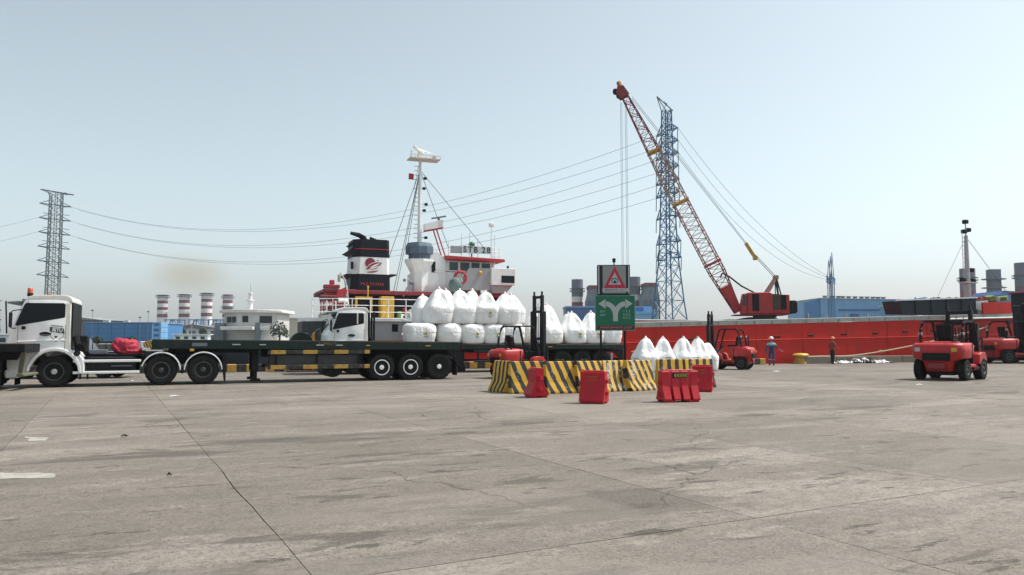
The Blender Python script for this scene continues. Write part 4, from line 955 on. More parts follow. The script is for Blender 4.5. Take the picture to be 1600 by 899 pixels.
# --- stern gallows with red raft canisters, davit and flag
a0, a1 = sx(494), sx(534)
slab('stern_roof', 'maroon', sx(498), sx(548), T - 2, T + 2, sz(515, 459), sz(515, 455), .02)
b = B(); b.prism([(sx(503), sz(510, 459)), (sx(506), sz(510, 473)), (sx(528), sz(528, 473)), (sx(530), sz(528, 459))], T - 1.8, T + 1.6, 'y'); b.go('stern_cabin', 'maroon', SHIP, 0)
for k in range(9):
    x = a0 + k * (a1 - a0) / 9; b = B(); b.bar((x, T - 2.2, 2.82), (x, T - 2.2, sz(505, 478) + .1 * (k % 3)), .07); b.go('stern_post', ('maroon', 'maroon', 'shipw')[k % 3], SHIP, 0)
b = B()
for z in (.5, .9, 1.3): b.tube([(a0, T - 2.2, 2.8 + z), (a1, T - 2.2, 2.8 + z)], .035, 5)
b.go('stern_rail', 'maroon', SHIP)
for px, py, m in ((521, 478, 'maroon'), (512, 482, 'maroon'), (503, 480, 'shipw'), (528, 474, 'shipw')):
    x, z = sx(px), sz(px, py); b = B(); b.cyl((x - .3, T - 1.9, z), (x + .3, T - 1.9, z), .24, None, 12, .04); b.go('raft_canister', m, SHIP)
x, z = sx(511), sz(511, 454); B().bb(x - .45, x + .45, T - 2.1, T - 1.5, z, z + .22, .04).go('stern_locker', 'maroon', SHIP); B().bb(x - .12, x + .15, T - 2, T - 1.7, z + .221, z + .5, .04).go('locker_stack', 'visor', SHIP)
b = B(); b.tube([(sx(533), T - 1.9, 2.8), (sx(533), T - 1.9, sz(533, 455)), (sx(531), T - 1.9, sz(531, 442)), (sx(524), T - 1.9, sz(524, 431)), (sx(521), T - 1.9, sz(521, 444))], .06, 6); b.go('davit', 'alu', SHIP)
slab('davit_block', 'rope', sx(520), sx(524), T - 2, T - 1.8, sz(522, 444), sz(522, 433), .03)
b = B(); fx0, fz0 = sx(517), sz(517, 460); b.prism([(fx0, fz0 - .32), (fx0 + .55, fz0 - .1), (fx0 + .5, fz0 + .3), (fx0, fz0 + .05)], T - 2.45, T - 2.43, 'y'); b.go('stern_flag', 'visor', SHIP)
b = B(); b.tube([(fx0 + .56, T - 2.44, fz0 + .4), (fx0 + .75, T - 2.44, 2.85)], .02, 5); b.go('flag_staff', 'shipw', SHIP)
# anchor chute: dark green stern corner with blue grey pipe
slab('stern_bitts', 'deckg', sx(489), sx(520), T - 3.6, T - 2.6, 2.81, 3.05, .04)
b = B(); b.tube([(sx(515), T - 3, 3.3), (sx(513), T - 3, 2.9), (sx(511), -.15, 2.5), (sx(512), -.2, 2.0)], .16, 8); b.go('hawse_pipe', 'bluegrey', SHIP)

# mooring rope from bow to bollard
bol = SO - NRM * 1.16 + U * sp(-1.1, 1248, 560)[0]
bt = thing('bollard', 'stubby yellow mooring bollard on the quay edge', 'bollard', (bol.x, bol.y, 0), TH)
b = B(); b.lathe([(.55, .0), (.55, .10), (.44, .18), (.38, .42), (.40, .50)], (0, 0, 0), 'z', 16); b.go('bollard_post', 'kyel', bt)
b = B(); b.lathe([(.40, .501), (.58, .56), (.66, .68), (.52, .80), (.0001, .84)], (0.15, 0, 0), 'z', 16); b.go('bollard_cap', 'yellow', bt)
B().bb(.56, 1.05, -.2, .3, 0, .32, .06).go('bollard_foot', 'kyel', bt); bt.scale = (.8, .8, .85)
def rope_to(px, py, t):
    s, z = sp(t, px, py); v = SO + U * s + NRM * t; v.z = z; return v
pts = [bol + Vector((.2, -.1, .45)), rope_to(1282, 557, -1.2), rope_to(1330, 556, -.9), rope_to(1386, 548, -.5), rope_to(1450, 535, -.3), rope_to(1530, 515, -.15), rope_to(1582, 493, 1.0)]
P2 = []
for i in range(len(pts) - 1):
    for k in range(6):
        f = k / 6; a = pts[max(i - 1, 0)]; p = pts[i]; q = pts[i + 1]; c = pts[min(i + 2, len(pts) - 1)]
        P2.append(.5 * ((2 * p) + (q - a) * f + (2 * a - 5 * p + 4 * q - c) * f * f + (3 * p - a - 3 * q + c) * f ** 3))
o0 = pts[0].copy(); b = B(); b.tube([p - o0 for p in P2], .05, 7); rp = b.go('mooring_rope', 'rope', None, 60, o0); tag(rp, 'pale mooring rope rising from the bollard to the ship bow', 'rope')
for k in (17, 23, 27, 31):
    b = B(); b.ball(P2[k] - o0, (.16, .13, .12), 1); b.go('rope_knot', 'rope', rp)

# ================================================================= CRANE on a barge behind the ship
CY = 80
cb = at(1195, 500, CY)
bz = cb.z - .05
t = thing('crane_barge', 'dark flat barge deck carrying the crane behind the ship', 'barge', (cb.x, CY + 3, 0), R(8))
b = B(); b.prism([(-26, bz - .45), (-24, -2.4), (24, -2.4), (26, bz - .45)], -9, 9, 'y'); b.go('barge_hull', 'dark', t, 0); B().bb(-5.5, 5.5, -5.6, -.4, bz - .448, bz + .01).go('crane_mat', 'dark', t)
B().bb(1.2, 5.0, -8.6, -8.2, bz - .446, bz + .1).go('deck_edge', 'funnel', t)
CR = thing('lattice_crane', 'red crawler crane with long lattice boom and cables', 'crane', (cb.x, CY, bz), R(172))
def cx(px): return (1195 - px) * CY / 1200 * 1.01
def cz(py): return at(1195, py, CY).z - bz
# base
b = B(); b.prism([(cx(1145), .02), (cx(1163), cz(497)), (cx(1195), cz(494.5)), (cx(1205), cz(497)), (cx(1212), .02)], -1.9, 1.9, 'y'); b.go('undercarriage', 'funnel', CR, 0)
b = B(); b.lathe([(1.2, cz(496)), (1.2, cz(493.2))], (0, 0, 0), 'z', 18); b.go('slew_ring', 'black', CR)
B().bb(cx(1147), cx(1225), -1.5, 1.5, cz(493.5), cz(492), .03).go('turntable', 'craner', CR)
b = B(); b.prism([(cx(1228), cz(491.5)), (cx(1228), cz(462)), (cx(1203), cz(462)), (cx(1200), cz(458)), (cx(1166), cz(458.5)), (cx(1166), cz(491.5))], -1.55, 1.55, 'y', .06); b.go('machine_house', 'craner', CR, 0)
b = B(); b.prism([(cx(1165.5), cz(491.5)), (cx(1165.5), cz(460)), (cx(1160), cz(460)), (cx(1156), cz(480)), (cx(1157), cz(491.5))], .35, 1.55, 'y', .05); b.go('operator_cab', 'craner', CR, 0)
# the camera sees the side with local y positive
B().prism([(cx(1164.6), cz(478)), (cx(1164.6), cz(462.5)), (cx(1161), cz(462.5)), (cx(1158.5), cz(478))], 1.56, 1.60, 'y').go('cab_window', 'glass2', CR, 0)
B().bb(cx(1183), cx(1173), 1.56, 1.62, cz(487), cz(460.5), .01).go('engine_door', 'black', CR); B().bb(cx(1213), cx(1204), 1.56, 1.62, cz(485), cz(461), .01).go('vent_grille', mat('olive grille', (.05, .06, .035), .7), CR); B().bb(cx(1223), cx(1214.5), 1.56, 1.62, cz(485), cz(462.5), .01).go('engine_door', 'black', CR)
b = B(); b.prism([(cx(1228.5), cz(491)), (cx(1228.5), cz(471)), (cx(1237), cz(471)), (cx(1239), cz(476)), (cx(1239), cz(489)), (cx(1236), cz(491))], -1.6, 1.6, 'y', .05); b.go('counterweight', 'funnel', CR, 0)
# boom
def cp(px, py):
    a, b_, c = ray(px, py); r = a / b_; d = Vector((math.cos(R(172)), math.sin(R(172)))); x = (r * CY - cb.x) / (d.x - r * d.y); return Vector((x, 0, 1.6 + (CY + x * d.y) * c / b_ - bz))
foot = cp(1153, 488); tip = cp(977, 152)
ax = (tip - foot).normalized(); side = Vector((0, 1, 0)); up = ax.cross(side).normalized()
if up.z < 0: up = -up
Lb = (tip - foot).length
def bw(f): return (.45 + (1.05 - .45) * min(f / .18, 1)) if f < .18 else (1.05 if f < .62 else 1.05 - .60 * (f - .62) / .38)
NB_ = 34
chord = {}
for f in [k / NB_ for k in range(NB_ + 1)]:
    c = foot.lerp(tip, f); h = bw(f) * .72; chord[f] = [c + side * h * a + up * h * d for a, d in ((-1, -1), (1, -1), (1, 1), (-1, 1))]
fs = sorted(chord)
def seg(name, f0, f1, m, w=.10):
    b = B()
    for i, (a, c) in enumerate(zip(fs, fs[1:])):
        if not (f0 <= (a + c) / 2 < f1): continue
        A, C_ = chord[a], chord[c]
        for k in range(4):
            b.bar(A[k], C_[k], w)
            k2 = (k + 1) % 4
            if i % 2: b.bar(A[k], C_[k2], w * .55)
            else: b.bar(A[k2], C_[k], w * .55)
            b.bar(C_[k], C_[k2], w * .5)
    b.go(name, m, CR, 0)
CREAM = mat('weathered cream boom paint', (.36, .26, .20), .6, 0, .3, .8, (.34, .05, .035), .8)
seg('boom_section', 0, .22, 'maroon'); seg('boom_section', .22, .5, mat('faded red boom paint', (.40, .15, .11), .6, 0, .3, .8, (.42, .30, .22), .6)); seg('boom_section', .5, .74, CREAM); seg('boom_section', .74, 1.01, 'maroon')
for f in (.05, .105):
    A = [foot.lerp(tip, 0.0), foot.lerp(tip, f + .05)]
b = B(); h = .6
b.prism([(0, 0), (0, 0.01), (1, .01), (1, 0)], 0, .01, 'y'); b.bm.clear()
for sy in (-1, 1):
    P_ = [foot + side * sy * .62 + up * .35, foot + side * sy * .62 - up * .35, foot.lerp(tip, .115) + side * sy * .72 - up * .62, foot.lerp(tip, .115) + side * sy * .72 + up * .62]
    b.loft([P_, [p + side * sy * .05 for p in P_]])
b.go('boom_foot_plate', 'craner', CR, 0)
for f in (.22, .5, .74):
    c = foot.lerp(tip, f); h = bw(f) * .74; b = B(); P_ = [c + side * h * a + up * h * d for a, d in ((-1, -1), (1, -1), (1, 1), (-1, 1))]
    for k in range(4): b.bar(P_[k], P_[(k + 1) % 4], .2)
    b.bar(P_[0], P_[2], .12); b.bar(P_[1], P_[3], .12); b.go('boom_joint', 'craner' if f == .22 else 'yellow', CR, 0)
h0 = tip; h1 = cp(966, 128)
b = B(); 
d = (h1 - h0)
for sy in (-.45, .4):
    q = [h0 + up * .5, h0 - up * .6, h0 + d * .45 - up * .75, h0 + d * .72 - up * .35, h0 + d * .62 + up * .28]
    b.loft([[p + side * sy for p in q], [p + side * (sy + .05) for p in q]])
b.go('boom_head', 'maroon', CR, 0)
b = B(); b.tube([h0 + d * .5, h0 + d * .95, h1], [.30, .26, .22], 8); b.go('boom_nose', mat('orange nose paint', (.42, .17, .03), .6, 0, .2, 2, (.15, .08, .05), .4), CR, 30)
for k, (f, o_) in enumerate(((.25, -.55), (.55, -.72))):
    c = h0 + d * f + up * o_; b = B(); b.cyl(c - side * .22, c + side * .22, .30, None, 16); b.go('sheave', 'black', CR)
# hoist ropes
for k, (pxa, y2) in enumerate(((968.5, 520), (970.5, 520), (976, 440), (978, 440))):
    b = B(); q = cp(pxa + 1, 160); b.cyl((q.x, -.2 + .15 * k, q.z), (q.x, -.2 + .15 * k, .05), .018, None, 5); b.go('hoist_rope', 'cable', CR)
# bridle, pendants, A frame
br = cp(1165, 380); af = cp(1212, 434)
for sy in (-.42, .42):
    b = B(); b.cyl(br + side * sy * .7, tip + up * .6 + side * sy + ax * -.4, .028, None, 5); b.go('pendant_rope', 'cable', CR)
    for j in range(3):
        b = B(); b.cyl(br + side * (sy + j * .1 - .1) + Vector((-.9, 0, -1.3)), af + side * (sy + j * .1 - .1), .022, None, 5); b.go('luffing_rope', 'alu', CR)
b = B(); 
for sy in (-.4, .4): b.bar(br + side * sy, br + Vector((-.95, 0, -1.6)) + side * sy, .18)
b.bar(br + Vector((-.95, -.5, -1.6)), br + Vector((-.95, .5, -1.6)), .35); b.bar(br + Vector((-.5, -.5, -.8)), br + Vector((-.5, .5, -.8)), .15); b.go('bridle', 'yellow', CR, 0)
b = B()
for sy in (-.8, .8):
    b.bar((cx(1197), sy, cz(460)), af + side * sy * .4, .26)
b.bar(af - side * .55, af + side * .55, .4); b.go('a_frame', CREAM, CR, 0)
b = B()
for sy in (-.8, .8): b.bar((cx(1214), sy, cz(463)), af + side * sy * .45, .10); b.bar((cx(1218), sy, cz(463)), af + side * sy * .45, .10)
b.go('back_leg', 'black', CR, 0)
b = B(); b.tube([(cx(1187), .3, cz(462)), (cx(1160), .3, cz(447)), (cx(1142), .3, cz(432)), (cx(1132), .3, cz(427)), (cx(1129), .3, cz(434))], .09, 6); b.go('boom_stop', 'black', CR)
# ================================================================= VEHICLES
# ---- wheels (axis along y, outer face towards -y)
def wheel_meshes(r, w, rr, key):
    hw = w / 2
    tyre = B().lathe([(rr, -hw * .82), (rr + .03, -hw * .95), (r * .80, -hw), (r * .93, -hw * .93), (r * .985, -hw * .72), (r, -hw * .4), (r, hw * .4), (r * .985, hw * .72), (r * .93, hw * .93), (rr + .03, hw * .95), (rr, hw * .82)], (0, 0, 0), 'y', 30)
    n = 26
    for k in range(n):       # tread blocks on the shoulder
        a = 2 * math.pi * k / n; c = Vector((math.cos(a) * (r * .985), 0, math.sin(a) * (r * .985)))
        for sg in (-1, 1): tyre.box(c + Vector((0, sg * hw * .62, 0)), (.022, hw * .5, r * .115), 0, Matrix.Rotation(-a, 3, 'Y'))
    return tyre.bm
WH = {}
def wheel(parent, x, y, z, r=.53, w=.3, rr=.29, rimm='rim', hubm='silver', dish=.06, side=-1, key='std', ring=None):
    k = (key, r, w)
    if k not in WH:
        b = B(); b.bm.free(); b.bm = wheel_meshes(r, w, rr, key); o = b.go('wheel', 'rubber', None, 30); me = o.data; bpy.data.objects.remove(o)
        hw = w / 2
        b = B(); b.lathe([(rr + .004, -hw * .80), (rr + .012, -hw * .98), (rr - .03, -hw * .98), (rr - .045, -hw * .55), (rr * .62, -hw * .35 + dish), (rr * .5, -hw * .35 + dish - .02), (.0001, -hw * .35 + dish - .02)], (0, 0, 0), 'y', 26); o = b.go('rim', rimm, None, 30); rme = o.data; bpy.data.objects.remove(o)
        b = B(); b.lathe([(rr * .36, -hw * .2), (rr * .36, -hw * .75), (rr * .24, -hw * .95), (.0001, -hw * .97)], (0, 0, 0), 'y', 16)
        for q in range(8):
            a = q * math.pi / 4; b.cyl((math.cos(a) * rr * .52, -hw * .33, math.sin(a) * rr * .52), (math.cos(a) * rr * .52, -hw * .55, math.sin(a) * rr * .52), .018, None, 6)
        o = b.go('hub', hubm, None, 30); hme = o.data; bpy.data.objects.remove(o)
        gme = None
        if ring:
            b = B(); b.lathe([(rr + .005, -hw * .99), (rr + .005, -hw * 1.03), (rr - .03, -hw * 1.03), (rr - .03, -hw * .99), (rr + .005, -hw * .99)], (0, 0, 0), 'y', 30, False); o = b.go('rim_ring', ring, None, 30); gme = o.data; bpy.data.objects.remove(o)
        WH[k] = (me, rme, hme, gme)
    me, rme, hme, gme = WH[k]
    o = mobj('wheel', me, None, parent, (x, y, z), (0, random.uniform(0, 6), 0) if side < 0 else (0, random.uniform(0, 6), math.pi))
    mobj('rim', rme, None, o); mobj('hub', hme, None, o)
    if gme: mobj('rim_ring', gme, None, o)
    return o

def arc(cx, cz, r, a0, a1, n=14): return [(cx + r * math.cos(R(a0 + (a1 - a0) * k / n)), cz + r * math.sin(R(a0 + (a1 - a0) * k / n))) for k in range(n + 1)]
def mudguard(parent, x, z, r, y0, y1, a0=15, a1=165, m='white', th=.035, name='mudguard'):
    P = arc(x, z, r + th, a0, a1) + list(reversed(arc(x, z, r, a0, a1))); return B().prism(P, y0, y1, 'y', .008).go(name, m, parent)

def cab(root, x0, rich=True):
    """cab-over tractor cab; x grows rearwards, near side at y = 0, front axle at x = 0"""
    prof = [(-1.30, .50), (-1.36, .72), (-1.37, 1.35), (-1.34, 1.82), (-1.22, 2.10), (-.98, 2.78), (-.86, 2.98), (-.68, 3.07), (.22, 3.09), (.36, 3.04), (.44, 2.92), (.44, 1.25), (.70, 1.12), (.84, .80), (.84, .48)]
    prof += [(.74, .48)] + arc(0, .53, .72, 0, 180, 16)[1:-1] + [(-.74, .50)]
    body = B().prism(prof, 0.0, 2.42, 'y', .035, 2).go('cab_body', 'white', root)
    # windscreen wraps the front
    b = B(); ws = [(-1.245, 2.08), (-.985, 2.79), (-.965, 2.79), (-1.225, 2.08)]; b.prism(ws, .12, 2.30, 'y'); b.go('windscreen', 'glass', root, 0)
    for y in (-.012, 2.42):
        win = [(-1.16, 2.10), (-.93, 2.74), (-.88, 2.82), (.22, 2.83), (.27, 2.78), (.27, 2.36), (.2, 2.33), (-1.12, 2.06)]
        B().prism(win, y, y + .012, 'y').go('side_window', 'glass', root, 0)
        B().prism([(.30, 2.84), (.42, 2.80), (.42, 1.30), (.30, 1.30)], y + .003, y + .008, 'y').go('rear_pillar', 'cream', root, 0)
    b = B(); b.prism([(-.86, 2.995), (-.68, 3.085), (.24, 3.105), (.40, 3.06), (.475, 2.95), (.475, 2.86), (.445, 2.86), (.36, 2.99), (-.8, 2.99)], -.01, 2.43, 'y', .012); b.go('roof_cap', 'cream', root)
    # sun visor on arms
    b = B(); b.prism([(-1.42, 2.86), (-1.44, 2.80), (-1.2, 2.80), (-.93, 2.86), (-.93, 2.90)], .1, 2.3, 'y', .01); b.go('sun_visor', mat('smoke visor', (.12, .15, .17), .3), root)
    # door seams, handle, grab rail, step, dark intake behind the cab
    b = B()
    for xa in (-1.08, .285): b.bb(xa - .006, xa + .006, -.004, .003, 1.0 if xa > 0 else 1.15, 2.1)
    b.bb(-1.05, .27, -.004, .003, 1.155, 1.165); b.go('door_seam', 'black', root, 0)
    b = B(); b.lathe([(.0001, -.02), (.16, -.02), (.17, 0.0)], (-.3, 0, 1.79), 'y', 20); 
    for v in b.bm.verts: v.co.z = 1.79 + (v.co.z - 1.79) * .42
    b.go('door_handle', 'black', root); b = B(); b.tube([(-.42, -.03, 1.76), (-.3, -.045, 1.75), (-.18, -.03, 1.76)], .014, 6); b.go('handle_bar', 'stackg', root)
    B().prism([(-1.1, 1.545), (-.2, 1.585), (.3, 1.60), (.3, 1.57), (-.2, 1.555), (-1.1, 1.52)], -.03, .002, 'y', .006).go('side_crease', 'white', root)
    P = arc(0, .53, .80, -4, 178, 18) + list(reversed(arc(0, .53, .725, -4, 178, 18))); B().prism(P, -.05, .3, 'y', .012).go('wheel_arch', 'white', root)
    B().prism([(.72, .45), (.72, 1.12), (.84, 1.0), (.90, .75), (.90, .45)], -.04, .5, 'y', .03).go('arch_skirt', 'white', root)
    B().bb(-1.40, -1.0, -.02, 2.44, .34, .62, .04).go('bumper', 'white', root); B().bb(-1.385, -1.345, .5, 1.95, .9, 1.55, .02).go('grille', 'black', root)
    for y in (.06, 1.98): B().bb(-1.42, -1.33, y, y + .38, .42, .58, .02).go('headlight', 'silver', root)
    B().bb(-.98, -.86, -.05, -.005, 1.94, 2.05, .02).go('window_latch', 'black', root)
    B().bb(.446, .50, .04, 2.38, 1.1, 2.855, .02).go('rear_wall', 'black', root); B().bb(.51, .80, 1.7, 2.2, 1.05, 1.75, .04).go('air_intake', 'black', root)
    b = B(); b.tube([(.62, .2, 1.0), (.66, .02, 1.15), (.66, 0, 1.45), (.60, .08, 1.7)], .11, 8); b.tube([(.9, .5, 1.1), (.86, .12, 1.25), (.82, .1, 1.45)], .08, 8); b.go('air_hose', 'rubber', root)
    # mirrors
    for y in (-.22, 2.64):
        b = B(); b.bb(-1.30, -1.22, y - .1, y + .1, 2.0, 2.5, .03); b.go('mirror', 'black', root)
        b = B(); yy = 0 if y < 0 else 2.42; b.tube([(-1.0, yy, 2.6), (-1.2, y, 2.55), (-1.25, y, 2.5)], .018, 5); b.tube([(-1.15, yy, 1.98), (-1.24, y, 1.98), (-1.26, y, 2.02)], .018, 5); b.go('mirror_arm', 'black', root)
    return body

# ---- tractor A
OA = Vector((-15.33, 25.83, 0)); THA = R(23); UA = Vector((math.cos(THA), math.sin(THA), 0)); NA = Vector((-UA.y, UA.x, 0))
TA = thing('tractor_truck', 'white cab-over tractor truck, the large one at the left with shield decal', 'truck', OA, THA)
cab(TA, 0)
for y, sd in ((.16, -1), (2.26, 1)): wheel(TA, 0, y, .53, .53, .31, .30, 'rim', 'silver', .05, sd)
for x in (3.26, 4.64):
    for y, sd in ((.16, -1), (.52, -1), (1.90, 1), (2.26, 1)): wheel(TA, x, y, .53, .53, .30, .29, 'rim', 'rim', -.02, sd, 'drive')
    mudguard(TA, x, .53, .61, .0, .70, 0, 168 if x < 4 else 180)
    mudguard(TA, x, .53, .61, 1.72, 2.42, 0, 180)
B().bb(3.9, 4.0, .1, .6, .40, .62, .02).go('guard_bracket', 'black', TA)
for y in (.75, 1.55): B().bb(-1.0, 5.4, y, y + .12, .74, 1.02, .01).go('chassis_rail', 'black', TA)
for x in (0, 3.26, 4.64): b = B(); b.cyl((x, .3, .53), (x, 2.1, .53), .1, None, 10); b.go('axle', 'black', TA)
B().bb(.95, 2.45, .04, .7, .50, 1.02, .05).go('fuel_tank', 'black', TA); B().bb(.95, 2.5, 1.75, 2.35, .50, 1.02, .05).go('battery_box', 'black', TA)
B().bb(.55, 2.62, -.03, .02, .83, .92, .015).go('side_guard', 'white', TA); B().bb(.55, 2.58, -.03, .02, .44, .53, .015).go('side_guard', 'white', TA)
for x in (.78, 1.0): B().bb(x - .03, x + .03, -.05, .01, .26, .435).go('guard_stay', 'black', TA)
B().bb(1.7, 2.35, .0, .03, .68, .72, .01).go('tank_step', 'stackg', TA)
B().bb(.95, 2.6, .35, 2.1, 1.03, 1.10, .01).go('deck_plate', 'black', TA); B().bb(1.0, 1.55, .2, .6, 1.12, 1.26, .02).go('equipment_box', 'stackg', TA)
b = B(); b.lathe([(.55, 1.05), (.55, 1.12), (.5, 1.2)], (4.0, 1.2, 0), 'z', 20); b.go('fifth_wheel', 'black', TA)
B().bb(2.75, 3.3, .05, .6, 1.2, 1.25, .01).go('guard_top_plate', 'white', TA)
B().prism([(5.30, .55), (5.36, .1), (5.40, .1), (5.40, 1.1), (5.28, 1.1)], .0, .6, 'y', .005).go('mud_flap', 'rubber', TA)
b = B(); b.cyl((-.82, .3, 3.06), (-.82, .3, 3.16), .09, None, 12); b.go('beacon_base', 'black', TA); b = B(); b.lathe([(.085, 3.161), (.085, 3.30), (.06, 3.335), (.0001, 3.34)], (-.82, .3, 0), 'z', 14); b.go('beacon', 'lens', TA)
b = B(); b.lathe([(.09, 3.09), (.09, 3.18), (.05, 3.22), (.0001, 3.225)], (-.45, 1.8, 0), 'z', 14); b.go('beacon', 'redlens', TA)
b = B(); b.cyl((-1.3, 2.2, 2.5), (-1.3, 2.2, 3.05), .06, None, 8); b.go('snorkel', 'stackg', TA)
b = B(); b.tube([(-.82, .02, 3.05), (-.82, -.015, 2.7)], .008, 4); b.go('beacon_cable', 'black', TA)
# decal on the door: dark slanted panel with letters over a shield
DC = mat('decal dark', (.03, .035, .035), .5); DW = mat('decal grey', (.33, .34, .33), .5)
def dec(pts, m, y, name='door_decal'): return B().prism(pts, y - .002, y, 'y').go(name, m, TA, 0)
dec([(-.12, 2.02), (.24, 1.98), (.25, 1.70), (.02, 1.52), (-.14, 1.70)], DC, -.002); dec([(-.105, 2.0), (.225, 1.965), (.235, 1.71), (.02, 1.54), (-.125, 1.71)], 'white', -.0045)
dec([(-.14, 2.10), (.22, 2.06), (.23, 2.01), (-.13, 2.05)], DW, -.006)
dec([(-.17, 2.03), (.24, 1.97), (.27, 1.80), (-.16, 1.87)], DC, -.007); dec([(-.02, 1.73), (.07, 1.72), (.04, 1.66), (-.01, 1.66)], DC, -.007)
lettering('BJTU', .165, 'white', TA, (.055, -.0105, 1.915), (R(90), R(8), 0), .001, 'lettering', .88, .004)
# ---- trailer A: dark green flatbed
TRA = thing('flatbed_trailer', 'long empty dark green flatbed trailer coupled to the large white tractor', 'trailer', OA, THA)
def dz(x, z): return z - (x - 3) * .0095
def deck(root, xa, xb, m='green', mt='rust', z0=1.29, z1=1.60, slope=True):
    f = dz if slope else (lambda x, z: z)
    for y in (0.0, 2.38): B().prism([(xa, f(xa, z0)), (xa, f(xa, z1)), (xb, f(xb, z1)), (xb, f(xb, z0))], y, y + .1, 'y', .008).go('side_beam', m, root)
    B().prism([(xa, f(xa, z1 - .06)), (xa, f(xa, z1 + .02)), (xb, f(xb, z1 + .02)), (xb, f(xb, z1 - .06))], .102, 2.378, 'y').go('deck_floor', mt, root, 0)
    for y in (.75, 1.6): B().prism([(xa + .1, f(xa, z1 - .1)), (xa + .1, f(xa, z0 - .02)), (xa + 3.2, f(xa, z0 - .06)), (xa + 3.8, .95), (xb - .3, .95), (xb - .1, f(xb, z1 - .1))], y, y + .14, 'y').go('main_beam', 'black', root, 0)
deck(TRA, 2.95, 14.35)
B().prism([(2.70, dz(2.7, 1.34)), (2.66, dz(2.7, 1.50)), (2.94, dz(2.9, 1.60)), (2.94, dz(2.9, 1.29))], 0.0, 2.48, 'y', .01).go('nose_beam', stripe_mat('hazard stripes small', (.50, .28, .04), (.02, .02, .02), 0, .09, .5, .25), TRA, 0)
B().bb(2.9, 3.35, .3, 2.1, 1.205, 1.288, .01).go('nose_plate', 'yellow', TRA); B().bb(4.18, 4.32, -.005, .2, 1.19, 1.285, .01).go('marker_plate', 'yellow', TRA)
lettering('210', .10, 'signgrey', TRA, (3.4, -.006, 1.255), (R(90), 0, 0), .002)
B().bb(3.3, 6.4, .5, 2.0, 1.12, 1.285).go('gooseneck_web', 'black', TRA)
for x, w in ((5.6, .28), (6.55, .22), (8.6, .28), (9.35, .24), (10.5, .14), (12.9, .2)): B().bb(x, x + w, -.012, .0, dz(x, 1.43), dz(x, 1.465), .002).go('side_reflector', 'signgrey' if x < 10 else 'yellow', TRA)
B().bb(4.25, 4.75, -.012, 0, dz(4.4, 1.38), dz(4.4, 1.50)).go('worn_plate', 'stackg', TRA)
b = B(); rr = random.Random(4)
for k in range(14): b.bb(8.0 + k * .09 - 0, 8.04 + k * .09 + rr.uniform(0, .06), -.006, 0, 1.36 + rr.uniform(0, .05), 1.43 + rr.uniform(0, .07))
b.bm.clear()
lettering('LUMINTU', .17, mat('faded gold lettering', (.20, .14, .03), .7, 0, .4, 12), TRA, (9.05, -.004, 1.43), (R(90), R(.4), 0), .002)
# landing gear
for y in (.35, 2.0):
    b = B(); b.bb(6.35, 6.55, y, y + .18, .42, 1.29, .01); b.bb(6.39, 6.51, y + .03, y + .15, .16, .42); b.bb(6.28, 6.62, y - .05, y + .22, .06, .16, .01); b.go('landing_leg', 'black', TRA)
B().bb(6.5, 6.62, .15, 2.3, .95, 1.28, .01).go('cross_frame', 'green', TRA)
SG = stripe_mat('side guard stripes', (.42, .25, .045), (.018, .018, .02), 0, 1.16, 0, .3, (.10, .08, .05), .75, .46)
for z in (1.06, .50):
    for y in (.0, 2.44): B().bb(6.85, 10.65, y, y + .04, z, z + .15, .008).go('side_guard', SG, TRA)
for x in (7.1, 8.6, 10.2):
    for y in (.045, 2.39): B().bb(x, x + .08, y, y + .05, .5, 1.29).go('guard_post', 'black', TRA)
B().bb(6.95, 10.3, .15, .65, .56, 1.05, .03).go('dark_under_panel', mat('dark grey box', (.035, .036, .04), .6, 0, .3, 3), TRA); B().bb(10.0, 10.5, .3, 2.1, .45, .85, .05).go('air_tank', 'black', TRA)  # box lengthened as a dark panel to imitate the darkness under the trailer
b = B(); b.cyl((9.3, .35, .55), (9.3, 2.1, .55), .4, None, 18); b.go('spare_carrier', 'black', TRA)
for i, x in enumerate((11.13, 12.29, 13.48)):
    rg = 'shipw' if i < 2 else None
    for y, sd in ((.16, -1), (.50, -1), (1.95, 1), (2.29, 1)):
        wheel(TRA, x, y, .52, .52, .30, .30, 'black', 'white', .03, sd, 'trail' + str(bool(rg)), rg)
    b = B(); b.cyl((x, .3, .52), (x, 2.1, .52), .11, None, 10); b.go('axle', 'black', TRA)
for y in (.62, 1.65): B().bb(10.7, 14.0, y, y + .2, .62, .95, .02).go('suspension_beam', 'black', TRA)
B().prism([(13.75, 1.29), (14.3, .55), (14.42, .55), (14.42, 1.29)], .02, .16, 'y').go('rear_bracket', 'black', TRA, 0); B().prism([(13.75, 1.29), (14.3, .55), (14.42, .55), (14.42, 1.29)], 2.3, 2.44, 'y').go('rear_bracket', 'black', TRA, 0)
B().bb(14.3, 14.44, .17, 2.29, .5, .64, .02).go('underrun_bar', 'black', TRA); B().bb(14.36, 14.46, 0, 2.48, 1.18, dz(14.3, 1.52), .01).go('tail_beam', 'black', TRA)
for y in (.1, 2.1): B().bb(14.461, 14.5, y, y + .3, 1.22, 1.32, .01).go('tail_light', 'redlens', TRA)
b = B(); b.bb(14.18, 14.22, -.02, .5, .16, .9); b.go('mud_flap', 'rubber', TRA)
